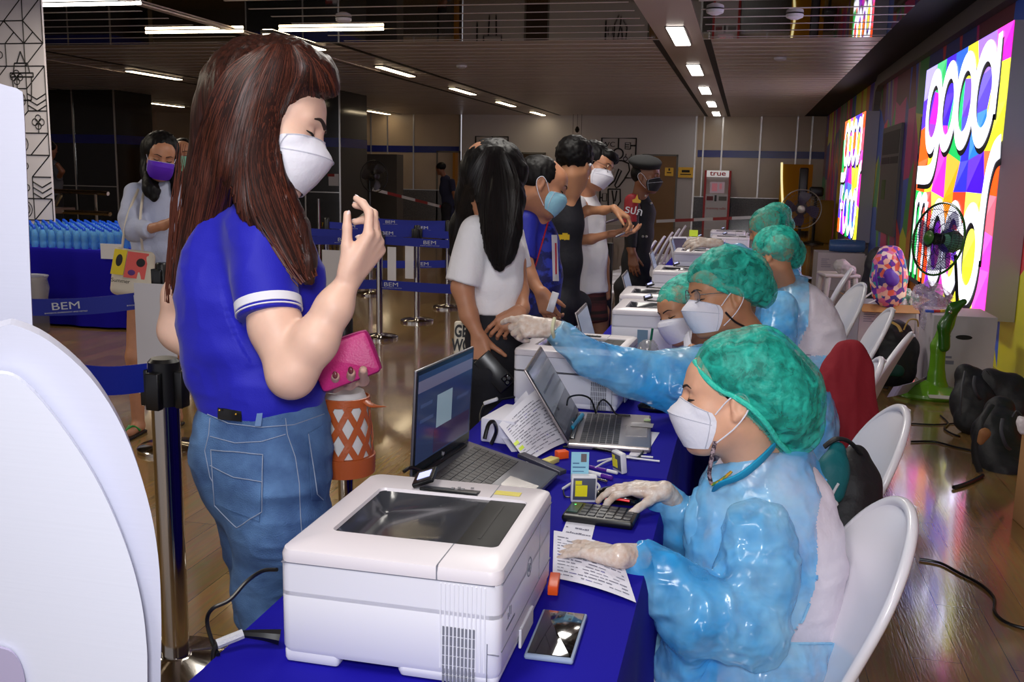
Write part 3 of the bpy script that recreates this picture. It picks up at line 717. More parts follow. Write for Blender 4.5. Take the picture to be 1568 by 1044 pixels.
for i, y in enumerate(ys):
    post(-3.2, y, 0.985, 0.03, 0.17, ['nearest post of the right-hand queue line', 'second post of the right-hand queue line', 'third post of the right-hand queue line, by the long-haired customer', 'fourth post of the right-hand queue line', 'farthest post of the right-hand queue line'][i], cass=(i < 2))
    if i < 4: post(-4.75+0.1*i, y-0.25, 0.985, 0.03, 0.17, ['nearest post of the left-hand queue line, behind the raised hand', 'second post of the left-hand queue line', 'third post of the left-hand queue line', 'farthest post of the left-hand queue line'][i], cass=False)
for i, y in enumerate(ys[:4]):
    belt((-4.72+0.1*i, y-0.25, HB), (-3.22, y, HB), 0.075, ['upper belt of the nearest queue row, left half', 'upper belt of the second queue row, left half', 'upper belt of the third queue row, left half', 'upper belt of the fourth queue row, left half'][i], (0.18, 0.8))
    belt((-3.18, y, HB), (-1.7, y+0.15, HB), 0.075, ['upper belt of the nearest queue row, right half', 'upper belt of the second queue row, right half', 'upper belt of the third queue row, right half', 'upper belt of the fourth queue row, right half'][i], (0.3, 0.62))
for i in (0, 2):
    y = ys[i]
    belt((-4.72+0.1*i, y-0.25, 0.5), (-3.22, y, 0.5), 0.085, 'lower belt of the %s queue row, left half' % ('nearest' if i == 0 else 'third'), (0.2, 0.8))
    belt((-3.18, y, 0.5), (-1.7, y+0.15, 0.5), 0.085, 'lower belt of the %s queue row, right half' % ('nearest' if i == 0 else 'third'), (0.06, 0.5))
belt((-3.2, 12.7, HB), (-1.9, 12.75, HB), 0.075, 'belt of the farthest queue row, ending at the long-haired customer', (0.3, 0.8))
for px, py, y in ((508, 420, 8.25), (627, 400, 9.4), (600, 405, 9.3)):
    g = tag(MB().box((-0.09, -0.003, -0.22), (0.09, 0, 0.22)).build('sign_sheet', M_sheet, smooth=False), ['long white sheet hanging on the left queue line', 'narrow white sheet beside the second post of the right queue line', ''][(508, 627, 600).index(px)] or 'narrow white sheet just left of the second right-hand post', 'sign'); g.location = P(px, py, y)
    if px != 508: g.scale = (0.5, 1, 0.8)
# dark pole right behind the woven bag
# ------------------------------------------------------------------ bottle table
M_cloth = mat('royal_blue_cloth', (18, 8, 150), 0.85, spec=0.2, bump=(500, 0.08))
M_bott = mat('clear_blue_bottle', (120, 190, 245), 0.08, trans=0.45, ior=1.2, alpha=0.8)
M_cap = mat('blue_bottle_cap', (20, 90, 235), 0.35)
bt = empty('bottle_table', (-6.5, 8.7, 0), 0, 'table under a blue cloth covered with water bottles', 'table')
def drape(x0, x1, y0, y1, z, seed=0, amp=0.018, z0=0.02):
    b = MB(); per = []
    for (ax, ay, bx, by) in ((x0, y0, x1, y0), (x1, y0, x1, y1), (x1, y1, x0, y1), (x0, y1, x0, y0)):
        L_ = math.hypot(bx-ax, by-ay); n = max(8, int(L_/0.03))
        for k in range(n): per.append((ax+(bx-ax)*k/n, ay+(by-ay)*k/n, (by-ay)/L_, -(bx-ax)/L_))
    rings = []
    for j, f in enumerate((0, 0.015, 0.05, 0.2, 0.45, 0.7, 1.0)):
        ring = []
        for k, (px, py, nx, ny) in enumerate(per):
            s_ = k*0.03; wv = (math.sin(s_*9+seed)+0.6*math.sin(s_*23+seed*2))*amp*min(1, f*1.6)+(0.004 if j == 1 else 0.01 if j > 1 else 0)+0.014*f
            ring.append((px+nx*wv, py+ny*wv, z-(z-z0)*f-(0 if j else 0)))
        rings.append(ring)
    b.rings(rings[::-1], True)
    return b
MB2 = drape(-0.9, 0.92, -0.68, 0.9, 0.74, 1); MB2.build('tablecloth', M_cloth, bt)
bb = MB().m(M_bott).lathe([(0.028, 0), (0.031, 0.01), (0.031, 0.05), (0.028, 0.06), (0.031, 0.07), (0.031, 0.13), (0.02, 0.16), (0.012, 0.17)], 10).m(M_cap).lathe([(0.014, 0.168), (0.014, 0.19), (0.012, 0.192), (0.001, 0.192)], 10)
b0 = bb.build('water_bottle'); first = True
for i in range(18):
    for j in range(13):
        x = -7.3+i*0.092+rnd.uniform(-.006, .006); y = 8.08+j*0.105+rnd.uniform(-.006, .006)
        o = b0 if first else b0.copy()
        if not first: COL.objects.link(o)
        first = False; o.location = (x, y, 0.741)
        tag(o, 'small clear water bottle with a blue cap, one of the pack on the blue table', 'bottle', 'water bottles on the blue table')
g = tag(MB().m(mat('red_cap', (220, 40, 50), 0.4)).sphere((0, 0, 0.05), 0.05).m(M_white).lathe([(0.05, 0), (0.05, 0.03), (0.01, 0.05)], 12).build('round_tin'), 'small red topped tin behind the water bottles', 'tin'); g.location = (-6.9, 9.55, 0.741)
# notice on the table front, bin
g = tag(MB().box((-0.12, -0.004, -0.07), (0.12, 0, 0.07)).build('notice_card', M_sheet, smooth=False), 'white card pinned to the front of the bottle table', 'sign'); g.location = P(172, 385, 7.965)
M_clearbag = mat('clear_plastic_bag', (190, 190, 196), 0.2, alpha=0.45, bump=(25, 0.5))
bn = empty('waste_bin', (-6.28, 7.55, 0), 0.1, 'clear plastic bin with a bag and a pictogram notice before the bottle table', 'bin')
MB().box((-0.15, -0.15, 0), (0.15, 0.15, 0.5), 0.03).build('bin_body', mat('clear_bin', (120, 120, 124), 0.2, alpha=0.55), bn)
MB().rings([[(0.2*c*f, 0.18*s_*f, z) for c, s_ in [(math.cos(t*math.pi/8), math.sin(t*math.pi/8)) for t in range(16)]] for z, f in ((0.3, 0.98), (0.42, 1.1), (0.5, 1.02), (0.53, 1.1), (0.52, 0.9), (0.3, 0.8))], False).build('bin_bag', M_clearbag, bn)
nt_ = MB().box((-0.1, -0.165, 0.2), (0.08, -0.16, 0.42)).build('notice', M_sheet, bn, smooth=False)
MB().m(M_line).box((-0.085, -0.168, 0.215), (0.065, -0.165, 0.22)).box((-0.085, -0.168, 0.4), (0.065, -0.165, 0.405)).box((-0.085, -0.168, 0.215), (-0.08, -0.165, 0.405)).box((0.06, -0.168, 0.215), (0.065, -0.165, 0.405)).box((-0.025, -0.168, 0.3), (0.005, -0.165, 0.36)).box((-0.02, -0.168, 0.365), (0, -0.165, 0.385)).box((-0.06, -0.168, 0.27), (0.04, -0.165, 0.28)).box((-0.04, -0.168, 0.24), (0.03, -0.165, 0.25)).build('pictogram', M_line, nt_, smooth=False)
# steel counter with tubes behind the bottles
ct = empty('steel_counter', (-9.3, 11.6, 0), 0, 'brown topped steel counter behind the bottle table', 'counter')
MB().box((-1.2, -0.2, 0.86), (0.35, 0.25, 0.93)).build('counter_top', mat('brown_counter_top', (104, 84, 78), 0.3), ct)
MB().tube([(0.3, 0, 0.88), (0.9, 0.1, 0.87), (1.0, 0.1, 0.86)], 0.03).build('rail', M_chrome, ct); MB().tube([(-0.9, 0.4, 1.15), (0.5, 0.5, 1.13), (0.7, 0.5, 1.12)], 0.03).build('rail', M_chrome, ct)
for x in (-1.0, 0.2): MB().tube([(x, 0, 0), (x, 0, 0.86)], 0.025).build('leg', M_chrome, ct)
MB().tube([(0.5, 0.5, 0), (0.5, 0.5, 1.13)], 0.02).build('leg', M_chrome, ct)
MB().tube([(0.0, 0.3, 0.95), (0.1, 0.3, 1.1)], 0.03).build('tap', M_chrome, ct)

# ------------------------------------------------------------------ plastic chairs
M_chair = mat('white_chair_plastic', (226, 224, 232), 0.28, coat=0.2)
M_chair2 = mat('cream_chair_plastic', (206, 200, 190), 0.35)
def make_chair(label, mt, slotted=False, group=None, hb=0.45):
    """origin on the floor under the seat, faces +y"""
    o = empty('plastic_chair', (0, 0, 0), 0, label, 'chair', group)
    def seat(u, v):
        x = (u-0.5)*2; y = (v-0.5)*2; w_ = 0.215-0.02*(y < 0)*abs(y)
        cx = w_*x*math.sqrt(max(0, 1-0.25*y**4)); cy = 0.21*y*math.sqrt(max(0, 1-0.25*x**4))
        return (cx, cy, 0.445-0.022*(1-x*x)*(1-y*y)-0.02*max(0, y)**6)
    MB().grid(lambda u, v: seat(v, u), 16, 16, 0.014).build('seat', mt, o)
    MB().tube([seat(a, 1)[:2]+(0.428,) for a in (0, .25, .5, .75, 1)]+[seat(1, a)[:2]+(0.428,) for a in (.75, .5, .25, 0)]+[seat(a, 0)[:2]+(0.428,) for a in (.75, .5, .25, 0)]+[seat(0, a)[:2]+(0.428,) for a in (.25, .5, .75, 1)], 0.016, 8).build('seat_rim', mt, o)
    def edge(v): return 0.205*(1-max(0, (v-0.5)/0.5)**2.4)**0.5 if v < 1 else 0.0
    def bk(u, v, e=None):
        x = (u-0.5)*2; hw = edge(v)*(0.92+0.12*math.sin(math.pi*min(1, v*1.1)))
        return (hw*x, -0.19-0.13*v-0.06*v*v-0.028*(1-x*x)*(1-v*0.3), 0.43+hb*v)
    if not slotted:
        MB().grid(lambda u, v: bk(u, 1-(1-v)**2.2), 20, 30, 0.010).build('backrest', mt, o)
    else:
        b = MB()
        for lo_, hi_ in ((0.0, 0.14), (0.4, 0.6), (0.86, 1.0)): b.grid(lambda u, v, lo_=lo_, hi_=hi_: bk(lo_+(hi_-lo_)*u, v*0.86), 4, 20, 0.012)
        b.grid(lambda u, v: bk(u, 0.8+0.2*v), 16, 8, 0.012); b.grid(lambda u, v: bk(u, 0.12*v), 16, 4, 0.012)
        b.build('backrest', mt, o)
    tv = [1-(1-t)**2.2 for t in np.linspace(0, 1, 22)]; rim = [bk(0, v) for v in tv]+[bk(1, v) for v in tv[-2::-1]]
    MB().tube(rim, 0.012, 10, False).build('back_rim', mt, o)
    for sx in (-1, 1):
        for sy in (-1, 1):
            t = np.array((sx*0.17, sy*0.17, 0.43)); f_ = np.array((sx*0.225, sy*0.225+(-.03 if sy < 0 else 0), 0))
            b = MB(); rg = []
            for k, s_ in ((0, 0.028), (0.5, 0.024), (1, 0.02)):
                c = t+(f_-t)*k; rg.append([(c[0]+dx*s_, c[1]+dy*s_, c[2]) for dx, dy in ((1, -1), (1, 0.3), (0.7, 1), (-0.7, 1), (-1, 0.3), (-1, -1))])
            b.rings(rg[::-1]); b.build('leg', mt, o)
    return o
def place(o, x, y, rz, label=None, group=None, z=0, sc=None):
    o.location = (x, y, z); o.rotation_euler = (0, 0, rz)
    if label: o['label'] = label
    if group: o['group'] = group
    if sc: o.scale = (sc, sc, sc)
    return o
FACE_L = math.pi/2       # faces -x, towards the desk
chair_a = make_chair('nearest white plastic chair, under the seated staff member in the blue gown', M_chair, hb=0.43)
place(chair_a, 0.0, 2.10, FACE_L+0.12, group='white plastic chairs')
def chair(x, y, rz, label, group='white plastic chairs', z=0): return place(copy_tree(chair_a), x, y, rz, label, group, z)
chair(0.13, 3.05, FACE_L+0.1, 'white plastic chair with the black and teal backpack on it, behind the nearest chair')
chair(0.17, 3.95, FACE_L-0.05, 'white plastic chair covered by the dark red jacket')
chair(0.40, 4.75, FACE_L-0.3, 'cream-lit white plastic chair just behind the red jacket, seen from the side')
chair(0.42, 5.5, FACE_L, 'tall-looking white plastic chair behind the staff member in white and blue')
chair(0.42, 6.7, FACE_L+0.2, 'white plastic chair behind the far green-capped staff')
chair(0.45, 7.9, FACE_L-0.1, 'white plastic chair below the far black fan')
for i, y in enumerate((9.4, 10.2, 11.0, 11.8, 12.6, 13.4)):
    chair(-1.28+0.03*i, y, FACE_L, 'white plastic chair pushed up to the far desk, number %s from the guard' % ['first', 'second', 'third', 'fourth', 'fifth', 'sixth'][i], 'chairs along the far desks')
chair(-0.32, 12.2, FACE_L, 'white plastic chair behind the farthest printers, left of a pair', 'chairs along the far desks')
chair(-0.12, 13.1, FACE_L, 'white plastic chair behind the farthest printers, right of a pair', 'chairs along the far desks')
cg = make_chair('cream slotted plastic chair far behind the raised hand, against the black pillar', M_chair2, True, 'cream slotted chairs'); p = P(548, 340, 14.0); place(cg, p[0], 14.0, math.pi*0.95)
# ------------------------------------------------------------------ fans
M_cage = mat('fan_cage_wire', (30, 30, 32), 0.4, 0.5)
def fan_head(root, c, ax, r, depth, wire_mt, blade_mt, hub_mt, motor_mt, nblade=5, nspoke=60, wr=0.0012, rim_mt=None, rimr=0.008, bladealpha=None):
    ax = nrm(ax); e1 = nrm(np.cross(ax, (0, 0, 1.0))); e2 = np.cross(e1, ax); c = np.array(c, float)
    def fr(b): return b.frame(c, e1, e2, ax)
    b = fr(MB())
    prof = [(0.18, depth*0.5), (0.5, depth*0.5), (0.8, depth*0.36), (0.97, depth*0.1), (1.0, 0)]
    for sgn in (1, -1):
        for k in range(nspoke):
            a = 2*math.pi*k/nspoke; b.tube([(r*f*math.cos(a), r*f*math.sin(a), sgn*z) for f, z in prof], wr, 3, False)
        for f, z in ((0.5, depth*0.5), (0.8, depth*0.36)): b.tube([(r*f*math.cos(t*math.pi/16), r*f*math.sin(t*math.pi/16), sgn*z) for t in range(33)], wr*1.3, 4, False)
    cg_ = b.build('cage', wire_mt, root)
    fr(MB()).tube([(r*math.cos(t*math.pi/24), r*math.sin(t*math.pi/24), 0) for t in range(49)], rimr, 8, False).build('cage_rim', rim_mt or wire_mt, root)
    for k in range(nblade):
        a0 = 2*math.pi*k/nblade
        def bl(u, v):
            rad = r*(0.15+0.73*u); a = a0+(v-0.5)*(0.95 if nblade <= 3 else 0.85)*(0.75+0.35*math.sin(math.pi*u))+0.25*u
            return (rad*math.cos(a), rad*math.sin(a), (v-0.5)*0.25*r*(1-0.3*u))
        fr(MB()).grid(bl, 8, 8, 0.002).build('blade', blade_mt, root)
    fr(MB()).lathe([(0.002, -0.03), (0.16*r, -0.03), (0.17*r, 0.02), (0.1*r, 0.05), (0.002, 0.06)], 20).build('hub', hub_mt, root)
    fr(MB()).lathe([(0.002, depth*0.5), (0.19*r, depth*0.5), (0.2*r, depth*0.5+0.008), (0.14*r, depth*0.5+0.014), (0.002, depth*0.5+0.014)], 24).build('cage_badge', rim_mt or hub_mt, root)
    fr(MB()).lathe([(0.002, -depth*0.5-0.13), (0.2*r, -depth*0.5-0.12), (0.32*r, -depth*0.5-0.06), (0.33*r, -depth*0.5), (0.002, -depth*0.5)], 24).build('motor_housing', motor_mt, root)
M_bladeg = mat('grey_violet_blade', (84, 76, 104), 0.3)
M_bladed = mat('dark_fan_blade', (34, 30, 30), 0.35)
p = P(1227, 320, 15.5)
f1 = empty('pedestal_fan', (p[0], p[1], 0), 0, 'large black pedestal fan behind the far green-capped staff', 'fan', 'standing fans')
fan_head(f1, (0, 0, p[2]), (-0.05, -1, 0), 0.29, 0.16, mat('pale_cage_wire', (120, 116, 120), 0.4, 0.4), M_bladeg, M_blackp, M_blackp, 4, 48, 0.0015, mat('pale_rim', (176, 170, 160), 0.3, 0.5), 0.008)
MB().tube([(0, 0.1, 0), (0, 0.1, p[2])], 0.022).build('pole', M_blackp, f1); MB().lathe([(0.26, 0), (0.26, 0.03), (0.05, 0.08), (0.01, 0.09)], 24).build('base_plate', M_blackp, f1)
p = P(1250, 294, 24)
f2 = empty('pedestal_fan', (p[0], p[1], 0), 0, 'black fan motor on a stand before the yellow board', 'fan', 'standing fans')
MB().at((0, 0, p[2])).box((-0.16, -0.14, -0.1), (0.16, 0.16, 0.12), 0.05).build('motor_housing', M_blackp, f2); MB().tube([(0, 0, 0), (0, 0, p[2]-0.05)], 0.035).build('pole', M_blackp, f2)
MB().lathe([(0.25, 0), (0.25, 0.03), (0.03, 0.08)], 20).build('base_plate', M_blackp, f2)
MB().at((-0.3, 0.05, p[2]+0.05)).box((-0.1, -0.06, -0.45), (0.1, 0.1, 0.5), 0.03).build('fan_blade_side', M_bladed, f2)
p = P(573, 270, 15.0)
f3 = empty('pedestal_fan', (p[0], p[1], 0), 0, 'black pedestal fan turned sideways beside the black pillar', 'fan', 'standing fans')
fan_head(f3, (0, 0, p[2]), (0.75, -0.6, 0), 0.25, 0.16, M_cage, M_bladed, M_blackp, M_blackp, 3, 40, 0.0014)
MB().tube([(-0.1, 0.05, 0), (-0.1, 0.05, p[2])], 0.02).build('pole', M_blackp, f3); MB().lathe([(0.22, 0), (0.22, 0.03), (0.03, 0.07)], 20).build('base_plate', M_blackp, f3)
g = tag(MB().box((-0.5, 0, 0), (0.5, 0.5, 1.9)).build('side_partition', mat('dim_grey_panel', (96, 92, 86), 0.5), smooth=False), 'grey panel standing behind the sideways fan by the pillar', 'partition'); p = P(580, 300, 24.5); g.location = (p[0], 24.5, 0)
# striped barrier tape behind the queue, and the red-white tape at the right
M_tr = mat('red_tape', (150, 40, 40), 0.5); M_tw = mat('white_tape', (200, 200, 200), 0.5)
def tape(a, c, lab):
    b = MB(); a = np.array(a); c = np.array(c); n = 6
    for k in range(n):
        b.m(M_tr if k % 2 else M_tw); q = a+(c-a)*k/n; r_ = a+(c-a)*(k+1)/n
        b.add([q, r_, r_+[0, 0, 0.06], q+[0, 0, 0.06]], [(0, 1, 2, 3)])
    return tag(b.build('barrier_tape', smooth=False), lab, 'barrier tape')
tape(P(570, 292, 18), P(690, 322, 22), 'red and white barrier tape stretched behind the queue')
tape(P(1005, 341, 20), P(1180, 334, 20), 'red and white barrier tape across the foot of the ticket machine')
for px, py in ((545, 400),):
    pass
# small pole with a chain left of the raised hand
g = empty('barrier_stand', tuple(P(489, 385, 13)*np.array([1, 1, 0])), 0, 'thin chrome stand far behind the hair of the woman in blue', 'stand')
MB().tube([(0, 0, 0), (0, 0, 1.1)], 0.02).build('pole', M_chrome, g); MB().lathe([(0.15, 0), (0.15, 0.02), (0.02, 0.05)], 20).build('base_plate', M_chrome, g)
# dark notice with light print on the black pillar and the hazard sticker
g = tag(MB().m(M_sheet).box((-0.12, -0.004, -0.12), (0.12, 0, 0.14)).m(M_tr).box((-0.14, -0.006, 0.08), (0.02, -0.004, 0.14)).build('pillar_notice', smooth=False), 'small white and red notice on the black pillar beside the white mask', 'sign'); q = P(511, 276, 20.48); g.location = q
b = MB(); M_haz = mat('hazard_yellow', (190, 150, 30), 0.5)
b.m(M_haz).box((-0.2, -0.004, -0.05), (0.2, 0, 0.05)).m(M_black)
for k in range(4): b.add([(-0.19+k*0.1, -0.006, -0.05), (-0.14+k*0.1, -0.006, -0.05), (-0.11+k*0.1, -0.006, 0.05), (-0.16+k*0.1, -0.006, 0.05)], [(0, 1, 2, 3)])
g = tag(b.build('hazard_sticker', smooth=False), 'black and yellow striped sticker low on the black pillar', 'sticker'); g.location = P(506, 344, 20.48)

# ------------------------------------------------------------------ ticket machine and yellow board
M_red = mat('machine_red', (190, 30, 30), 0.35)
tm = empty('ticket_machine', (-0.77, 29.0, 0), 0, 'red and white ticket machine with a small screen at the far wall', 'machine')
MB().box((-0.37, -0.3, 0), (-0.31, 0.3, 1.66)).box((0.31, -0.3, 0), (0.37, 0.3, 1.66)).box((-0.37, 0.2, 0), (0.37, 0.3, 1.66)).build('side_panels', M_red, tm, smooth=False)
MB().box((-0.31, -0.28, 0), (0.31, 0.2, 1.0)).build('lower_front', M_white, tm, smooth=False)
MB().box((-0.31, -0.2, 1.0), (0.31, 0.2, 1.48)).build('upper_front', mat('pale_machine_grey', (196, 190, 188), 0.4), tm, smooth=False)
hdp = MB().box((-0.31, -0.3, 1.48), (0.31, 0.2, 1.66)).build('header_panel', mat('lit_white_header', (240, 236, 236), 0.4, emit=((0.9, 0.85, 0.85), 0.35)), tm, smooth=False)
text_obj('lettering', 'true', (0, -0.305, 1.58), (1, 0, 0), (0, 0, 1), 0.2, M_red, hdp, 0.002, 'CENTER', 1.3, 0.004)
MB().box((-0.2, -0.215, 1.03), (0.2, -0.2, 1.34)).m(mat('ticket_screen', (60, 60, 70), 0.3, emit=((0.25, 0.16, 0.18), 0.6))).build('screen', M_blackp, tm, smooth=False)
MB().box((-0.15, -0.222, 1.08), (0.0, -0.216, 1.3)).box((0.06, -0.222, 1.14), (0.13, -0.216, 1.3)).build('screen_picture', mat('ticket_screen_red', (150, 70, 80), 0.3, emit=((0.3, 0.1, 0.12), 0.6)), tm, smooth=False)
MB().m(mat('dark_red_slot', (120, 30, 36), 0.4)).box((-0.28, -0.29, 0.82), (-0.1, -0.28, 0.94)).m(M_blackp).box((-0.06, -0.29, 0.8), (0.0, -0.28, 0.97)).m(mat('grey_slot', (110, 108, 106), 0.4)).box((0.06, -0.29, 0.82), (0.28, -0.28, 0.94)).build('slots', None, tm, smooth=False)
text_obj('small_print', 'truemoney wallet', (0, -0.285, 0.6), (1, 0, 0), (0, 0, 1), 0.09, M_red, tm, 0.001, 'CENTER', 0.85)
M_yel = mat('yellow_board', (200, 150, 10), 0.4)
yb = empty('yellow_board', (1.32, 27.6, 0), 0.25, 'yellow standing board behind the far fan with a wavy edge', 'board')
MB().box((-0.42, -0.04, 0.1), (0.42, 0.04, 1.86)).build('panel', M_yel, yb, smooth=False)
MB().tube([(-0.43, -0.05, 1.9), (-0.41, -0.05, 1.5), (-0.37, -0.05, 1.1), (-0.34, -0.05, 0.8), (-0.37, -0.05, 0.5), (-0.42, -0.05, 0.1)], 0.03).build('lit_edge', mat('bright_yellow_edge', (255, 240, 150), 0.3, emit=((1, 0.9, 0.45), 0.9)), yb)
for sx in (-0.3, 0.3): MB().box((sx-0.03, -0.2, 0), (sx+0.03, 0.2, 0.1)).build('leg', M_blackp, yb, smooth=False)
g = tag(MB().box((-0.2, -0.3, 0), (0.3, 0.3, 1.0), 0.02).build('yellow_cabinet', mat('dim_yellow', (150, 110, 20), 0.5)), 'dim yellow cabinet at the far end of the mural wall', 'cabinet'); g.location = (1.75, 24.5, 0)

# ------------------------------------------------------------------ white standee at the left edge
M_foam = mat('white_foam_board', (196, 198, 216), 0.55, bump=(2, 0.06, 2, 0.002), stretch=(1, 1, 120))
M_foam2 = mat('white_foam_face', (208, 211, 226), 0.5, bump=(2, 0.06, 2, 0.002), stretch=(1, 1, 120))
st = empty('standee', (-0.95, 1.05, 0), 0, 'large white foam standee with rounded front, cropped by the edge of the photo', 'standee')
def board(name, pts, y0, th, mt, hole=None):
    pw = [P(a, c, y0) for a, c in pts]; base = np.array((-0.95, 1.05, 0)); d = nrm(np.array([CF[0], CF[1], 0]))
    q, _ = catmull(pw, [1]*len(pw), 4); d = nrm(ray(110, 700)*np.array([1, 1, 0]))
    n = len(q); vs = [p_-base for p_ in q]+[p_-base+d*th for p_ in q]
    MB().add(vs, [tuple(range(n)), tuple(range(n, 2*n))[::-1]]+[(i, i+n, (i+1) % n+n, (i+1) % n) for i in range(n)]).build(name, mt, st, smooth=False)
bot = [(250, 1500), (251, 2150), (-260, 2150), (-260, 900)]
board('back_arch', [(-260, 640), (-140, 545), (-60, 510), (0, 500), (22, 498), (75, 522), (140, 580), (190, 660), (225, 760), (242, 850), (247, 950), (246, 1080)]+bot, 1.0, 0.05, M_foam)
board('front_arch', [(-260, 720), (-140, 620), (-60, 585), (0, 572), (40, 590), (92, 650), (145, 730), (185, 815), (212, 900), (224, 980), (226, 1080)]+[(228, 1500), (228, 2150), (-260, 2150), (-260, 900)], 0.975, 0.02, M_foam2)
board('tall_panel', [(-200, 60), (-100, 95), (0, 128), (30, 138), (36, 160), (42, 300), (50, 505), (70, 900), (75, 1500), (80, 2000), (-200, 2000), (-200, 900)], 1.17, 0.03, M_foam)
board('hole_patch', [(-40, 985), (0, 992), (22, 1002), (36, 1030), (38, 1070), (20, 1110), (-40, 1120)], 0.968, 0.006, mat('violet_grey_patch', (168, 160, 190), 0.5))  # flat grey patch laid on the board in place of a rounded hole
# ------------------------------------------------------------------ the desk row
def table(x0, x1, y0, y1, lab, seed):
    o = empty('desk', ((x0+x1)/2, (y0+y1)/2, 0), 0, lab, 'table', 'desks under royal blue cloth')
    hx_, hy_ = (x1-x0)/2, (y1-y0)/2
    drape(-hx_, hx_, -hy_, hy_, 0.74, seed, 0.014).build('tablecloth', M_cloth, o)
    for sx in (-1, 1):
        for sy in (-1, 1): MB().box((sx*(hx_-0.06)-0.015, sy*(hy_-0.06)-0.015, 0), (sx*(hx_-0.06)+0.015, sy*(hy_-0.06)+0.015, 0.72)).build('leg', M_steel, o, smooth=False)
    return o
table(-0.815, -0.155, 1.17, 2.535, 'desk with a royal blue cloth carrying the nearest printer', 0.5)
table(-0.80, -0.16, 2.565, 4.09, 'desk with a royal blue cloth carrying the second printer and the silver laptop', 2.1)
for i, y in enumerate((4.16, 6.06, 7.96, 9.86)): table(-0.66, 0.02, y, y+1.84, 'blue-clothed desk in the far row, %s beyond the second printer' % ['first', 'second', 'third', 'last'][i], 3+i)
TZ = 0.741
M_prn = mat('printer_white_shell', (226, 226, 234), 0.38)
M_prl = mat('printer_lid_white', (220, 214, 220), 0.34)
M_seam = mat('seam_grey', (120, 122, 134), 0.5)
M_tint = mat('smoked_tray_window', (52, 54, 60), 0.2, coat=0.3)
M_tint2 = mat('grey_paper_stop', (84, 84, 90), 0.22, coat=0.4)
M_vent = mat('vent_dark', (118, 120, 130), 0.6)
def printer(label, group='white laser printers along the desks'):
    o = empty('laser_printer', (0, 0, 0), 0, label, 'printer', group)
    W_, D_, H_ = 0.372, 0.42, 0.2
    sh = MB()
    sh.m(M_prn)
    # body with a foot recess on the near side
    sh.box((0, 0, 0.012), (W_, D_, H_-0.055), 0.018); sh.rings([[(p_[0], p_[1], z_) for p_ in [(cx+0.018*math.cos(math.radians(a0+k*22.5)), cy+0.018*math.sin(math.radians(a0+k*22.5))) for cx, cy, a0 in [(W_-0.018, D_-0.018, 0), (0.018, D_-0.018, 90), (0.018, 0.018, 180), (W_-0.018, 0.018, 270)] for k in range(5)]] for z_ in (H_-0.08, H_-0.024)], False)
    sh.box((0.004, 0.004, 0.0), (0.1, D_-0.004, 0.03), 0.008); sh.box((0.2, 0.004, 0.0), (W_-0.004, D_-0.004, 0.03), 0.012)
    sh.build('shell', None, o)
    # lid as a ring around the recessed output tray
    x0, x1, y0, y1 = 0.05, 0.342, 0.095, 0.335
    b = MB(); N_ = 6
    def rr_ring(ax0, ay0, ax1, ay1, r, z):
        out = []
        for cx, cy, a0 in [(ax1-r, ay1-r, 0), (ax0+r, ay1-r, 90), (ax0+r, ay0+r, 180), (ax1-r, ay0+r, 270)]:
            for k in range(N_+1): a = math.radians(a0+k*90/N_); out.append((cx+r*math.cos(a), cy+r*math.sin(a), z))
        return out
    b.rings([rr_ring(0, 0, W_, D_, 0.02, H_-0.024), rr_ring(-0.001, -0.001, W_+0.001, D_+0.001, 0.022, H_-0.012), rr_ring(0.002, 0.002, W_-0.002, D_-0.002, 0.022, H_-0.003), rr_ring(0.008, 0.008, W_-0.008, D_-0.008, 0.02, H_), rr_ring(x0, y0, x1, y1, 0.014, H_), rr_ring(x0+0.002, y0+0.002, x1-0.002, y1-0.002, 0.013, H_-0.006)], False)
    b.build('lid', M_prl, o)
    def tray(u, v):
        x = x0+0.001+u*(0.268-x0); d = 0.035*max(0, 1-u*1.1)*min(1, 4.0*(1-abs(2*v-1)))**0.6*min(1, u*12)
        return (x, y0+0.001+(y1-y0-0.002)*v, H_-0.005-d)
    MB().grid(tray, 18, 14).build('output_tray', M_tint, o)
    MB().box((0.268, y0+0.001, H_-0.012), (x1-0.001, y1-0.001, H_-0.0035), 0.003).m(M_black).box((0.298, y0+0.04, H_-0.0036), (0.303, y1-0.03, H_-0.003)).build('tray_flap', M_tint2, o)
    MB().box((0.2675, -0.0012, H_-0.024), (0.2695, 0.003, H_)).box((0.2675, 0.003, H_-0.001), (0.2695, y0, H_+0.0004)).box((0.2675, y1, H_-0.001), (0.2695, D_-0.003, H_+0.0004)).box((0.005, -0.0008, H_-0.0245), (W_-0.01, 0.002, H_-0.023)).box((W_-0.002, 0.01, H_-0.0245), (W_+0.0008, D_-0.01, H_-0.023)).build('seam', M_seam, o, smooth=False)
    # near face: fine ribs and the vent grille
    v = MB().m(M_prn)
    for k in range(11): v.box((0.274+k*0.0072, -0.0012, 0.03), (0.2765+k*0.0072, 0.001, H_-0.028))
    v.m(M_vent)
    for i in range(9):
        for j in range(6): v.box((0.279+i*0.0062, -0.0018, 0.004+j*0.0165), (0.2824+i*0.0062, 0.0, 0.0185+j*0.0165))
    v.build('vent_grille', None, o, smooth=False)
    # staff side (+x): tray line, badge, label strip, handle hole
    f = MB().m(M_seam).box((W_-0.001, 0.012, 0.062), (W_+0.0006, D_-0.01, 0.0635)).box((W_-0.001, 0.3, 0.0635), (W_+0.0006, 0.3012, H_-0.03)).box((W_-0.02, -0.0008, 0.062), (W_-0.001, 0.001, 0.0632)).box((W_-0.021, -0.0008, 0.0), (W_-0.0195, 0.001, 0.08))
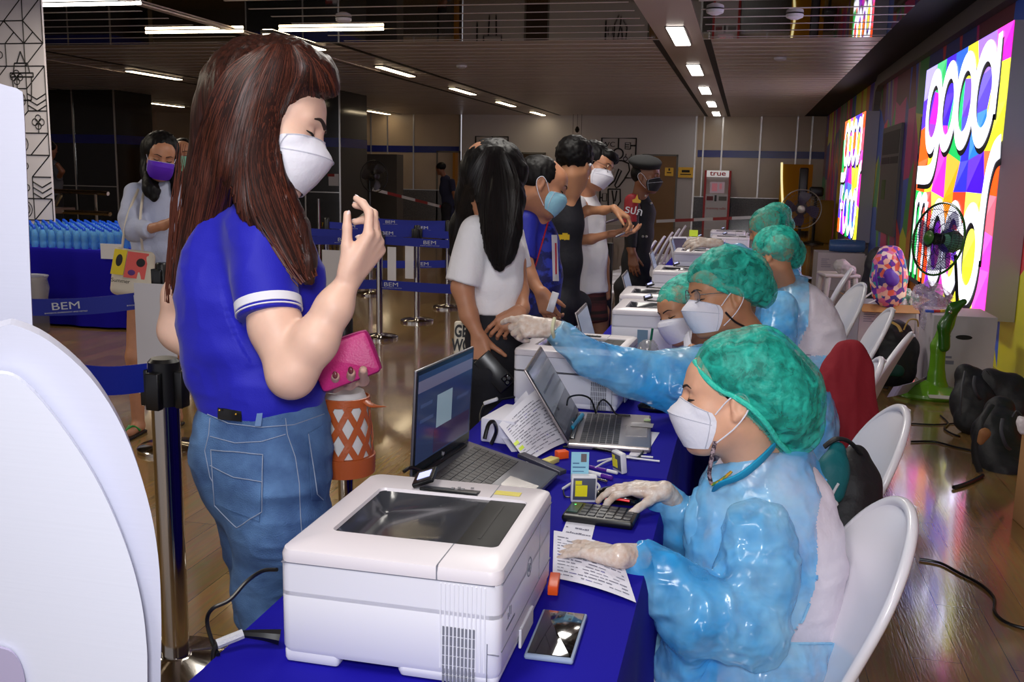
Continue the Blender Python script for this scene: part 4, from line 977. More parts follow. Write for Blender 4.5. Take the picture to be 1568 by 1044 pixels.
    f.m(M_seam).box((W_, 0.04, 0.085), (W_+0.0006, 0.1, 0.089)); f.box((W_, 0.05, 0.1), (W_+0.0006, 0.055, 0.11)); f.box((W_, 0.06, 0.1), (W_+0.0006, 0.064, 0.118)); f.box((W_, 0.07, 0.1), (W_+0.0006, 0.074, 0.115))
    f.m(M_white).box((W_-0.001, 0.14, 0.005), (W_+0.004, 0.24, 0.04), 0.002)
    f.build('tray_front', None, o, smooth=False)
    bd = MB(); bd.m(M_seam)
    bd.frame((W_+0.0006, 0.21, 0.125), (0, 1, 0), (0, 0, 1), (1, 0, 0)).lathe([(0.0175, 0), (0.0175, 0.0006), (0.0155, 0.0006), (0.0155, 0)], 28, False)
    bo = bd.build('logo_badge', M_seam, o); text_obj('lettering', 'hp', (W_+0.001, 0.21, 0.126), (0, 1, 0), (0, 0, 1), 0.022, M_seam, bo, 0.0004)
    # control panel on the far edge
    cp = MB().frame((0.127, 0.335, H_+0.001), (1, 0.0, 0), (0, 0.96, -0.2), (0, 0.2, 0.96)).box((0, 0, 0), (0.115, 0.055, 0.006), 0.002).build('control_panel', M_blackp, o)
    MB().frame((0.13, 0.345, H_+0.002), (0.88, 0, 0.35), (-0.15, 0.95, 0.1), (-0.3, -0.2, 0.9)).box((-0.018, -0.004, 0.006), (0.03, 0.06, 0.016), 0.003).build('screen_bezel', M_blackp, cp)
    MB().frame((0.13, 0.345, H_+0.002), (0.88, 0, 0.35), (-0.15, 0.95, 0.1), (-0.3, -0.2, 0.9)).box((-0.008, 0.012, 0.0163), (0.021, 0.045, 0.017)).build('screen', mat('printer_lcd_lit', (170, 176, 235), 0.3, emit=((0.55, 0.58, 0.95), 0.9)), cp)
    bt_ = MB(); 
    for dx, dy in ((0.07, 0.015), (0.07, 0.035), (0.06, 0.025), (0.08, 0.025), (0.095, 0.04)): bt_.box((0.127+dx-0.003, 0.335+dy-0.003, H_+0.002), (0.127+dx+0.003, 0.335+dy+0.003, H_+0.0075-dy*0.15))
    bt_.build('button', mat('grey_button', (120, 120, 126), 0.4), cp, smooth=False)
    return o
pr = printer('nearest white laser printer, filling the lower middle of the view')
pr.location = (-0.702, 1.382, TZ)
yst = tag(MB().box((0, 0, 0), (0.05, 0.022, 0.0006)).m(mat('yellow_sticker', (214, 200, 70), 0.4)).build('wax_sticker', mat('yellow_sticker', (214, 200, 70), 0.4), pr, smooth=False)); yst.location = (0.27, 0.355, 0.2005)
for i, (x, y, rz) in enumerate(((-0.752, 3.27, -0.05), (-0.555, 4.38, 0), (-0.59, 4.93, 0.02), (-0.545, 6.25, 0.0), (-0.525, 7.9, 0.0), (-0.53, 9.4, 0.0), (-0.30, 9.95, 0), (-0.34, 10.9, 0))):
    c = copy_tree(pr); c.location = (x, y, TZ); c.rotation_euler = (0, 0, rz)
    c['label'] = ['white laser printer under the outstretched gloved arm', 'white laser printer beside the small staff member with lowered eyes', 'white laser printer right behind the one beside the small staff member', 'small-looking white laser printer level with the glasses girl and her phone', 'white laser printer behind the low one, near the security guard', 'far white laser printer with the yellow note over it', 'wide-looking white laser printer by the far gloved hand', 'farthest white laser printer, below the ticket machine'][i]
    for ch in list(c.children):
        if ch.name.startswith('wax'): bpy.data.objects.remove(ch)

# laptops
M_alu = mat('silver_laptop_shell', (168, 160, 158), 0.32, 0.7)
M_alu2 = mat('dark_silver_laptop_shell', (128, 128, 134), 0.34, 0.7)
M_key = mat('dark_key', (48, 46, 48), 0.45)
M_bez = mat('laptop_bezel', (20, 20, 24), 0.25)
def laptop(label, hinge_near, hinge_far, dz, dep, scr_h, lean, shell, screen_mt, group=None, content=None, thick=0.016):
    """hinge_near/far: ends of the hinge at desk height; the keyboard runs dep towards the staff side"""
    a = np.array(hinge_near, float); c = np.array(hinge_far, float); u = nrm(c-a); Wd = np.linalg.norm(c-a)
    d = nrm(np.cross(u, (0, 0, 1.0))); d = nrm(d*math.sqrt(max(0, 1-dz*dz))+np.array([0, 0, -dz])); n = np.cross(d, u)
    if n[2] < 0: n = -n
    o = empty('laptop', tuple(a), 0, label, 'laptop', group)
    def F(b): return b.frame((0, 0, 0), d, u, n)
    base = F(MB()).box((0, 0, 0), (dep, Wd, thick), 0.006).build('base', shell, o)
    kb = F(MB()); kw = (Wd-0.05)/15; kd = (dep*0.48)/6
    for i in range(6):
        for j in range(15):
            kb.box((0.035+i*kd, 0.025+j*kw, thick), (0.035+i*kd+kd*0.86, 0.025+j*kw+kw*0.88, thick+0.0018))
    kb.build('keyboard', M_key, o, smooth=False)
    F(MB()).box((0.035+6*kd+0.015, Wd*0.3, thick), (dep-0.012, Wd*0.62, thick+0.0006)).build('trackpad', mat('trackpad_grey', (150, 144, 142), 0.25, 0.4), o, smooth=False)
    F(MB()).box((0.004, Wd*0.12, thick-0.002), (0.018, Wd*0.88, thick+0.006), 0.003).build('hinge', M_bez, o)
    sd = nrm(n*1.0+(-d)*lean); sn = np.cross(u, sd); sn = sn if sn @ d > 0 else -sn      # sn faces the staff
    def Sf(b): return b.frame(d*0.005+n*thick, sd, u, sn)
    Sf(MB()).box((0, 0, -0.007), (scr_h, Wd, 0.0), 0.003).build('screen_lid', shell, o)
    s_ = Sf(MB()).box((0.006, 0.004, 0.0), (scr_h-0.004, Wd-0.004, 0.0014)).build('bezel', M_bez, o, smooth=False)
    sc = Sf(MB()).box((0.028, 0.012, 0.0014), (scr_h-0.014, Wd-0.012, 0.002)).build('screen', screen_mt, o, smooth=False)
    if content:
        for (x0, y0, x1, y1, mt_) in content:
            Sf(MB()).box((0.028+(scr_h-0.042)*x0, 0.012+(Wd-0.024)*y0, 0.002), (0.028+(scr_h-0.042)*x1, 0.012+(Wd-0.024)*y1, 0.0024)).build('screen_window', mt_, sc, smooth=False)
        text_obj('logo', 'hp', (d*0.005+n*thick)+sd*0.014+u*Wd*0.5+sn*0.002, -u if (np.cross(-u, sd) @ sn) > 0 else u, sd, 0.016, mat('logo_silver', (180, 180, 190), 0.3), s_, 0.0003)
    return o
def scr(nm, c, e=0.5, rough=0.12): return mat(nm, c, rough, emit=(c, e))
S_blue = scr('screen_dim_blue', (34, 44, 72), 0.75); S_grey = scr('screen_grey_blue', (92, 96, 104), 0.45)
cont = [(0.80, 0.0, 0.93, 1.0, scr('screen_toolbar', (86, 84, 104), 0.7)), (0.30, 0.34, 0.68, 0.62, scr('screen_dialog', (112, 130, 142), 0.7)), (0.02, 0.3, 0.3, 0.98, scr('screen_plum', (44, 34, 60), 0.7)), (0.62, 0.05, 0.66, 0.25, scr('screen_row', (48, 60, 92), 0.7)), (0.5, 0.72, 0.54, 0.95, scr('screen_row', (48, 60, 92), 0.7)), (0.45, 0.05, 0.49, 0.28, scr('screen_row', (48, 60, 92), 0.7))]
laptop('dark grey laptop with a lit blue screen, between the nearest printer and the standing woman', (-0.74, 2.13, TZ+0.068), (-0.70, 2.49, TZ+0.068), 0.22, 0.27, 0.262, 0.18, M_alu2, S_blue, content=cont)
l1b = tag(MB().at((-0.705, 2.32, TZ), (0, 0, -0.12)).box((-0.03, -0.17, 0), (0.04, 0.17, 0.052), 0.004).build('riser_box', mat('grey_card_box', (120, 120, 128), 0.6)), 'low grey box raising the hinge side of the dark grey laptop', 'box')
laptop('silver laptop with a long keyboard in front of the second printer', (-0.468, 2.77, TZ+0.001), (-0.504, 3.17, TZ+0.001), 0.0, 0.245, 0.255, 0.62, M_alu, S_grey, content=[(0.0, 0.0, 0.32, 1.0, scr('screen_dark_foot', (42, 44, 50), 0.4)), (0.6, 0.1, 0.64, 0.9, scr('screen_line', (64, 66, 72), 0.4)), (0.86, 0.0, 0.9, 1.0, scr('screen_line', (64, 66, 72), 0.4))])
for i, (x, y) in enumerate(((-0.60, 4.02), (-0.60, 5.62), (-0.60, 7.3), (-0.56, 8.9))):
    laptop(['thin silver laptop before the third printer, left of the small staff member', 'small laptop with a pale screen behind the fourth printer', 'far laptop with a blue-white screen near the guard', 'farthest laptop below the yellow note'][i], (x, y, TZ+0.001), (x-0.01, y+0.34, TZ+0.001), 0.0, 0.23, 0.22, 0.3, M_alu, scr('screen_pale', (112, 124, 146), 0.5), 'small laptops of the far desks')
# stickers on the palm rest
g = tag(MB().box((0, 0, 0), (0.07, 0.05, 0.0006)).build('asset_label', mat('pale_label', (190, 184, 180), 0.4), smooth=False), 'pale printed label on the palm rest of the silver laptop', 'sticker'); g.location = (-0.31, 3.02, TZ+0.019)
g = tag(MB().box((0, 0, 0), (0.02, 0.03, 0.0006)).build('green_sticker', mat('green_sticker', (130, 170, 70), 0.4), smooth=False), 'small green sticker on the corner of the silver laptop', 'sticker'); g.location = (-0.275, 3.1, TZ+0.0187)

# papers
M_paper = mat('white_paper', (226, 226, 240), 0.6); M_ink = mat('grey_print', (120, 120, 140), 0.6); M_ink2 = mat('blue_ink', (90, 84, 160), 0.6); M_hl = mat('highlighter', (214, 240, 60), 0.5)
def sheet(name, c4, lab, rows=12, lift=0.0, seed=1, curl=0.0, th=0.0006, group=None, lines=True, hl=False, off=0.0):
    """c4: corners bl, br, tr, tl; print laid on it as thin strips"""
    c4 = [np.array(p, float) for p in c4]; o0 = sum(c4)/4
    nn = nrm(np.cross(c4[1]-c4[0], c4[3]-c4[0])); nn = nn if nn @ (CO-o0) > 0 else -nn
    def S_(u, v, e=0.0):
        p = (c4[0]*(1-u)+c4[1]*u)*(1-v)+(c4[3]*(1-u)+c4[2]*u)*v; return p-o0+nn*(curl*4*u*(1-u)+e)
    root = MB().grid(S_, 14, 10, th).build(name, M_paper); root.location = o0; tag(root, lab, 'paper', group)
    if lines:
        r = random.Random(seed); b = MB()
        for i in range(rows):
            v0 = 0.08+0.84*i/rows; u = 0.06
            while u < 0.92:
                L_ = r.uniform(0.03, 0.12); u1 = min(0.94, u+L_)
                if r.random() < 0.8:
                    b.m(M_ink if r.random() < 0.93 else M_ink2); hh = 0.30/rows*r.uniform(0.5, 1.0)
                    b.add([S_(u, v0, 0.0008), S_(u1, v0, 0.0008), S_(u1, v0+hh, 0.0008), S_(u, v0+hh, 0.0008)], [(0, 1, 2, 3)])
                u = u1+0.015
        b.build('print', None, root, smooth=False)
    if hl:
        b = MB()
        for (u, v) in hl: b.add([S_(u, v, 0.0012), S_(u+0.09, v, 0.0012), S_(u+0.09, v+0.07, 0.0012), S_(u, v+0.07, 0.0012)], [(0, 1, 2, 3)])
        b.build('highlighter_mark', M_hl, root, smooth=False)
    return root
sheet('printed_form', [P(808, 709, 2.6), P(871, 676, 2.84), P(820, 597, 3.0), P(764, 650, 2.74)], 'printed form with green marks propped up before the silver laptop', 16, seed=3, curl=0.01, hl=[(0.0, 0.42), (0.02, 0.28)] )
sheet('printed_form', [P(800, 715, 2.63), P(850, 690, 2.87), P(806, 598, 3.06), P(758, 656, 2.8)], 'second form standing just behind the marked form', 14, seed=4, curl=0.012, lines=False)
sup = tag(MB().at((-0.66, 2.86, TZ), (0, 0, -0.15)).box((-0.06, -0.1, 0), (0.05, 0.1, 0.075), 0.006).build('paper_box', M_paper), 'white box under the propped forms', 'box')
sheet('printed_form', [PZ(846, 884, TZ+0.004), PZ(974, 922, TZ+0.006), PZ(948, 842, TZ+0.012), PZ(848, 812, TZ+0.006)], 'long printed form under the flat gloved hand at the desk edge', 13, seed=7, curl=0.006)
sheet('printed_form', [PZ(850, 842, TZ+0.002), PZ(900, 850, TZ+0.002), PZ(911, 804, TZ+0.002), PZ(868, 796, TZ+0.002)], 'pale form with handwriting under the black keypad', 5, seed=9)
sheet('printed_form', [PZ(962, 698, TZ+0.001), PZ(990, 694, TZ+0.001), PZ(1010, 662, TZ+0.001), PZ(985, 660, TZ+0.001)], 'corner of a blank sheet under the silver laptop', 3, seed=5, lines=False)
# hub, readers, card, tape, pens
M_hub = mat('slate_hub', (72, 72, 86), 0.35, 0.4)
def slab(name, a, c, w_, th, mt, lab, cat, group=None, b_=0.002):
    a = np.array(a, float); c = np.array(c, float); d = nrm(c-a); s_ = nrm(np.cross((0, 0, 1.0), d)); L_ = np.linalg.norm(c-a)
    o = MB().frame((0, 0, 0), d, s_, np.cross(d, s_)).box((0, -w_/2, 0), (L_, w_/2, th), b_).build(name, mt); o.location = a; return tag(o, lab, cat, group)
slab('usb_hub', PZ(797, 699, TZ+0.03), PZ(862, 727, TZ+0.015), 0.028, 0.012, M_hub, 'long slate grey hub lying across the cables', 'hub')
def reader(px, py, rz, lab, sc=1.0):
    p = PZ(px, py, TZ); o = empty('card_reader', tuple(p), rz, lab, 'card reader', 'white smart card readers')
    MB().at((0, 0, 0), (0.12, 0, 0)).box((-0.032*sc, -0.006, 0.0), (0.032*sc, 0.012, 0.072*sc), 0.004).build('body', M_white, o)
    MB().at((0, 0, 0), (0.12, 0, 0)).box((-0.027*sc, -0.0075, 0.008), (0.028*sc, -0.005, 0.066*sc), 0.001).build('face_plate', mat('slate_face', (84, 88, 104), 0.3), o)
    y = MB().at((0, 0, 0), (0.12, 0, 0)).box((-0.022*sc, -0.0085, 0.018*sc), (0.008*sc, -0.007, 0.048*sc)).box((-0.022*sc, -0.0085, 0.05*sc), (-0.006*sc, -0.007, 0.06*sc)).build('yellow_label', mat('label_yellow', (236, 226, 40), 0.4), o, smooth=False)
    return o
rd = reader(893, 768, 0.25, 'white and slate card reader standing with an identity card in it', 1.0)
r2 = reader(948, 722, -0.9, 'second white card reader lying farther back by the cables', 0.8)
p = PZ(893, 768, TZ)
idc = empty('identity_card', tuple(p+np.array([-0.012, 0.006, 0.055])), 0.25, 'pale blue identity card standing in the front card reader', 'card')
MB().box((-0.022, -0.0006, 0), (0.022, 0.0006, 0.07), 0.0).build('card', mat('id_card_blue', (150, 206, 226), 0.3), idc, smooth=False)
MB().box((0.002, -0.001, 0.045), (0.016, -0.0005, 0.066)).build('portrait', mat('portrait_brown', (110, 100, 100), 0.4), idc, smooth=False)
MB().m(mat('id_print', (70, 110, 150), 0.4)).box((-0.018, -0.001, 0.03), (0.014, -0.0005, 0.033)).box((-0.018, -0.001, 0.02), (0.01, -0.0005, 0.022)).box((-0.018, -0.001, 0.01), (0.012, -0.0005, 0.012)).box((-0.018, -0.001, 0.04), (-0.002, -0.0005, 0.043)).build('print', None, idc, smooth=False)
slab('tape_block', PZ(852, 702, TZ), PZ(868, 700, TZ), 0.025, 0.022, mat('orange_plastic', (240, 90, 20), 0.4), 'small orange block behind the identity card', 'stationery')
slab('sticky_notes', PZ(835, 712, TZ), PZ(850, 706, TZ), 0.03, 0.014, mat('pale_yellow', (214, 200, 110), 0.5), 'pale yellow eraser-like pad behind the identity card', 'stationery')
slab('tape_roll', PZ(846, 912, TZ), PZ(850, 890, TZ), 0.02, 0.02, mat('orange_plastic', (240, 90, 20), 0.4), 'orange item peeping out behind the nearest printer', 'stationery')
def pen(px0, py0, px1, py1, mt, lab, z0=TZ+0.006, z1=TZ+0.006, r=0.0045, mt2=None):
    a, c = PZ(px0, py0, z0), PZ(px1, py1, z1); o = empty('pen', tuple(a), 0, lab, 'pen')
    MB().tube([(0, 0, 0), (c-a)*0.72], r, 10).build('barrel', mt, o); MB().tube([(c-a)*0.7, (c-a)*0.98, c-a], [r*1.1, r*1.1, r*0.5], 10, False).build('cap', mt2 or mt, o); return o
pen(876, 655, 892, 635, mat('teal_pen', (30, 140, 180), 0.3), 'teal pen lying along the hinge of the silver laptop', TZ+0.024, TZ+0.024, 0.007)
pen(884, 718, 938, 732, M_white, 'white and purple marker across the cables beside the mouse', r=0.006, mt2=mat('purple_cap', (90, 40, 150), 0.3))
pen(880, 724, 930, 738, M_chrome, 'slim silver pen beside the white marker')
pen(893, 712, 946, 724, mat('purple_cap', (90, 40, 150), 0.3), 'purple pen behind the white marker', mt2=M_white)
# keypad
kp = empty('number_keypad', (-0.286, 2.205, TZ), -0.07, 'black card payment keypad with rows of keys in front of the mouse', 'keypad')
MB().box((-0.085, -0.052, 0), (0.085, 0.052, 0.02), 0.008).build('body', M_blackp, kp)
k = MB()
for i in range(6):
    for j in range(4): k.box((-0.045+i*0.021, -0.042+j*0.021, 0.02), (-0.029+i*0.021, -0.027+j*0.021, 0.0225))
k.build('key', mat('keypad_key', (62, 62, 66), 0.4), kp, smooth=False)
MB().box((-0.078, -0.03, 0.02), (-0.052, 0.035, 0.0215)).build('display', mat('green_lit_display', (40, 70, 60), 0.2), kp, smooth=False)
MB().box((-0.07, 0.02, 0.0215), (-0.066, 0.024, 0.022)).build('indicator_lamp', mat('green_led', (60, 240, 90), 0.3, emit=((0.1, 0.9, 0.2), 2.0)), kp, smooth=False)
# mouse with red marks
ms = empty('computer_mouse', (-0.262, 2.348, TZ), 0, 'black computer mouse with red flashes under the gloved hand', 'mouse')
MB().grid(lambda u, v: (-0.058*math.cos(math.pi*u), 0.033*math.cos(math.pi*v)*math.sin(math.pi*u)**0.5*(1), 0.001+0.036*(math.sin(math.pi*u)**0.6)*(math.sin(math.pi*v)**0.6)), 20, 14).build('shell', mat('glossy_black', (10, 10, 12), 0.12, coat=0.5), ms)
MB().tube([(-0.03, -0.031, 0.012), (0.0, -0.034, 0.016), (0.03, -0.031, 0.013)], 0.003).build('red_strip', mat('mouse_red', (220, 20, 30), 0.3, emit=((0.8, 0.02, 0.02), 0.5)), ms)
MB().tube([(-0.055, 0, 0.01), (-0.09, 0.01, 0.004), (-0.13, -0.02, 0.004), (-0.15, 0.05, 0.004)], 0.002).build('cord', M_blackp, ms)
ms2 = empty('computer_mouse', tuple(PZ(1000, 628, TZ)), 0, 'black computer mouse behind the corner of the silver laptop', 'mouse')
MB().sphere((0, 0, 0.01), (0.055, 0.034, 0.024)).build('shell', mat('glossy_black', (10, 10, 12), 0.12, coat=0.5), ms2)
# phone on the desk
ph = empty('smartphone', (-0.276, 1.588, TZ), 0.02, 'black smartphone in a clear case lying face up beside the nearest printer', 'phone')
MB().box((-0.042, -0.09, 0), (0.042, 0.09, 0.010), 0.004).build('case', mat('clear_case', (150, 166, 190), 0.15), ph)
MB().box((-0.037, -0.084, 0.0095), (0.037, 0.084, 0.0112), 0.001).build('screen', mat('phone_glass', (8, 8, 10), 0.04, coat=1.0), ph)
# cables
def cable(pts, r, lab, mt=M_blackp, name='cable', group=None):
    pts = [np.array(p, float) for p in pts]; o0 = pts[0]
    o = MB().tube([p-o0 for p in pts], r, 8).build(name, mt); o.location = o0; return tag(o, lab, 'cable', group)
cable([P(424, 872, 1.45), P(402, 874, 1.46), P(378, 890, 1.45), P(352, 918, 1.42), P(325, 932, 1.4), P(317, 952, 1.4), P(326, 985, 1.39), P(334, 1002, 1.37)], 0.0035, 'thin black cable looping out of the back of the nearest printer')
pc = empty('power_plug', (-0.71, 1.42, TZ), 0, 'black power plug and cord entering the back of the nearest printer low down', 'plug')
MB().tube([np.array(P(428, 975, 1.43))-np.array((-0.71, 1.42, TZ)), np.array(P(404, 972, 1.42))-np.array((-0.71, 1.42, TZ)), np.array(P(372, 970, 1.41))-np.array((-0.71, 1.42, TZ))], [0.014, 0.010, 0.006], 8).build('plug', M_blackp, pc)
MB().tube([np.array(P(372, 970, 1.41))-np.array((-0.71, 1.42, TZ)), np.array(P(332, 986, 1.38))-np.array((-0.71, 1.42, TZ))], 0.0085, 8).build('cord_sleeve', mat('white_grey_sleeve', (190, 190, 196), 0.5, bump=(200, 0.3)), pc)
MB().tube([np.array(P(334, 985, 1.38))-np.array((-0.71, 1.42, TZ)), np.array(P(326, 1000, 1.37))-np.array((-0.71, 1.42, TZ)), np.array(P(327, 1030, 1.36))-np.array((-0.71, 1.42, TZ))], 0.004, 8).build('cord', M_blackp, pc)
cable([PZ(862, 684, TZ+0.004), PZ(890, 684, TZ+0.005), PZ(930, 690, TZ+0.006), PZ(972, 702, TZ+0.005), PZ(985, 690, TZ+0.005)], 0.004, 'black cable along the front of the silver laptop')
cable([P(868, 620, 2.95), P(872, 608, 3.0), P(890, 605, 3.05), P(905, 612, 3.08), P(912, 632, 3.1)], 0.003, 'black cable arching behind the screen of the silver laptop')
cable([P(912, 634, 3.1), P(917, 618, 3.12), P(924, 612, 3.15), P(934, 620, 3.15), P(944, 634, 3.15), P(965, 636, 3.15)], 0.003, 'second small black cable arch beside the printer vent')
cable([PZ(915, 706, TZ+0.006), PZ(950, 700, TZ+0.006), PZ(975, 702, TZ+0.006), PZ(1010, 706, TZ+0.004)], 0.0028, 'white cable running right from the second card reader', M_white)
cable([PZ(912, 716, TZ+0.008), PZ(930, 706, TZ+0.01), PZ(960, 698, TZ+0.006), PZ(1000, 700, TZ+0.004)], 0.0028, 'white cable curling around the second card reader', M_white)
cable([PZ(862, 748, TZ+0.006), PZ(880, 738, TZ+0.008), PZ(905, 736, TZ+0.01), PZ(918, 745, TZ+0.01), PZ(910, 752, TZ+0.008), PZ(892, 742, TZ+0.006)], 0.0035, 'white cable coil beside the front card reader', M_white)
cable([P(742, 672, 2.6), P(748, 650, 2.62), P(756, 646, 2.65), P(760, 660, 2.7), P(752, 680, 2.7)], 0.006, 'black cable bend behind the hinge of the dark laptop')
cable([P(618, 722, 2.1), P(630, 716, 2.12), P(650, 724, 2.14), P(665, 732, 2.15)], 0.0045, 'black cable at the foot of the dark laptop beside the nearest printer')
cable([P(788, 608, 3.25), P(765, 612, 3.2), P(745, 616, 3.15), P(735, 640, 3.1), P(740, 690, 3.05)], 0.004, 'black printer cable hanging off the back of the second printer')
slab('cord_sleeve', P(742, 620, 3.12), P(763, 613, 3.12), 0.016, 0.012, M_white, 'white sleeve on the cable behind the second printer', 'cable', b_=0.003)
# cup with a green straw and a card by the third printer
cp_ = empty('iced_drink_cup', tuple(P(992, 548, 3.95)*np.array([1, 1, 0])+np.array([0, 0, TZ])), 0, 'clear dome-lidded cup with a green straw', 'cup')
MB().lathe([(0.03, 0), (0.04, 0.08), (0.046, 0.1), (0.044, 0.105), (0.038, 0.125), (0.022, 0.14), (0.01, 0.142)], 20).build('cup', mat('clear_cup', (170, 170, 172), 0.1, alpha=0.5, coat=0.5), cp_)
MB().tube([(0, 0, 0.05), (0.014, 0, 0.19)], 0.005).build('straw', mat('green_straw', (0, 100, 70), 0.4), cp_)
g = tag(MB().box((-0.022, -0.0006, 0), (0.022, 0.0006, 0.075)).build('identity_card', mat('id_card_blue2', (110, 140, 160), 0.3), smooth=False), 'grey-blue card standing in a reader beside the dome-lidded cup', 'card'); g.location = P(983, 532, 4.05)
g = tag(MB().lathe([(0.03, 0), (0.034, 0.012), (0.028, 0.04), (0.024, 0.06), (0.03, 0.09), (0.02, 0.1), (0.001, 0.1)], 16).build('white_beaker', M_white), 'white waisted beaker before the far gloved hand', 'beaker'); g.location = (P(1061, 386, 6.9)[0], 6.9, TZ); g.scale = (1.1, 1.1, 1.6)
g = tag(MB().box((-0.04, -0.002, -0.03), (0.04, 0.002, 0.03)).build('yellow_note', M_hl, smooth=False), 'yellow sticky note standing on a far white printer', 'paper'); g.location = P(1062, 357, 9.45)
g = tag(MB().box((-0.12, -0.1, 0), (0.12, 0.1, 0.07), 0.01).m(mat('orange_tray', (214, 90, 40), 0.5)).build('orange_tray', mat('orange_tray', (214, 90, 40), 0.5)), 'orange tray of supplies beside the far green-capped staff', 'tray'); g.location = (P(1142, 376, 8.0)[0], 8.0, TZ-0.1)
for px, py, y, s_ in ((1045, 362, 9.3, 1.0),):
    g = empty('payment_terminal', tuple(P(px, py+20, y)*np.array([1, 1, 0])+np.array([0, 0, TZ])), 0.6, 'small dark screen on a white stand before the yellow note', 'terminal')
    MB().at((0, 0, 0.0), (-0.4, 0, 0)).box((-0.09, -0.02, 0), (0.09, 0.02, 0.24), 0.01).build('body', M_white, g); MB().at((0, -0.002, 0.0), (-0.4, 0, 0)).box((-0.07, -0.025, 0.05), (0.07, -0.019, 0.22)).build('screen', mat('terminal_screen', (60, 66, 80), 0.2), g, smooth=False)
# ------------------------------------------------------------------ people: tools
M_skinF = mat('fair_skin', (226, 186, 166), 0.48, sss=0.12, var=(30, 0.06))
M_skinM = mat('warm_skin', (226, 172, 142), 0.5, sss=0.1, var=(30, 0.07))
M_skinT = mat('tan_skin', (186, 130, 98), 0.5, sss=0.08, var=(30, 0.08))
M_skinD = mat('brown_skin', (130, 82, 56), 0.5, sss=0.06, var=(30, 0.08))
M_hairk = mat('black_hair', (14, 12, 13), 0.5, spec=0.18, bump=(60, 0.3, 3, 0.003), stretch=(6, 6, 0.35))
M_hairb = mat('dark_brown_hair', (60, 28, 20), 0.42, spec=0.35, var=(26, 0.6, (26, 11, 9)), bump=(60, 0.4, 3, 0.003), stretch=(6, 6, 0.3))
M_hairb2 = mat('brown_hair_strand', (84, 42, 30), 0.42, spec=0.35)
M_brow = mat('brow_hair', (40, 24, 20), 0.7)
M_mask = mat('white_face_mask', (226, 226, 238), 0.7, bump=(90, 0.15))
M_mline = mat('mask_seam', (196, 198, 212), 0.7)
M_glove = mat('latex_glove', (216, 204, 196), 0.42, var=(60, 0.12, (200, 176, 160)), bump=(55, 0.55, 4, 0.006), coat=0.15)
M_nail = mat('pale_nail', (236, 220, 222), 0.2, coat=0.6)
M_naild = mat('plum_nail', (110, 50, 56), 0.2, coat=0.6)
# translucent gown film and cap
def film(name, col, a0, a1, scale=12, rough=0.28, stretch=(1, 1, 1), bump=0.6, bsc=14, fib=False, col2=None):
    m = mat(name, col, rough, spec=0.5, bump=(bsc, bump, 5, 0.012), stretch=stretch, var=(scale*0.7, 0, col2, 0.35, 0.7) if col2 else None)
    nt, N, L, B = nodes_of(m)
    n = N.new('ShaderNodeTexNoise'); n.inputs['Scale'].default_value = scale; n.inputs['Detail'].default_value = 5 if fib else 3; n.inputs['Distortion'].default_value = 1.2
    tc = N.new('ShaderNodeTexCoord'); mp = N.new('ShaderNodeMapping'); mp.inputs['Scale'].default_value = stretch; L.new(tc.outputs['Object'], mp.inputs['Vector']); L.new(mp.outputs['Vector'], n.inputs['Vector'])
    r = N.new('ShaderNodeMapRange'); r.inputs[1].default_value = 0.35; r.inputs[2].default_value = 0.65; r.inputs[3].default_value = a0; r.inputs[4].default_value = a1
    L.new(n.outputs['Fac'], r.inputs[0]); L.new(r.outputs[0], B.inputs['Alpha']); return m
M_gown = film('blue_gown_film', (168, 226, 255), 0.42, 0.82, 8, 0.2, bump=0.0, bsc=22, col2=(58, 176, 250))
nt, N, L, B = nodes_of(M_gown)
_tc = N.new('ShaderNodeTexCoord'); _n = N.new('ShaderNodeTexNoise'); _n.noise_type = 'RIDGED_MULTIFRACTAL'; _n.inputs['Scale'].default_value = 10; _n.inputs['Detail'].default_value = 5; _n.inputs['Distortion'].default_value = 0.6
L.new(_tc.outputs['Object'], _n.inputs['Vector']); _b = N.new('ShaderNodeBump'); _b.inputs['Strength'].default_value = 1.0; _b.inputs['Distance'].default_value = 0.022; L.new(_n.outputs['Fac'], _b.inputs['Height']); L.new(_b.outputs['Normal'], B.inputs['Normal'])
M_cap = film('green_cap_net', (40, 200, 178), 0.34, 0.85, 26, 0.5, (1, 1, 1), 0.8, 30, True)
M_capr = mat('green_cap_rim', (52, 206, 182), 0.5, bump=(90, 0.6))
M_shirtw = mat('white_shirt_cloth', (222, 214, 226), 0.8, bump=(9, 0.35, 4, 0.03))
M_tee = mat('white_tee_cloth', (236, 234, 238), 0.85, bump=(9, 0.4, 4, 0.03))
def H3(f, u):
    f = nrm(f); r = nrm(np.cross(f, u)); u = np.cross(r, f); return np.stack([r, f, u], 1)
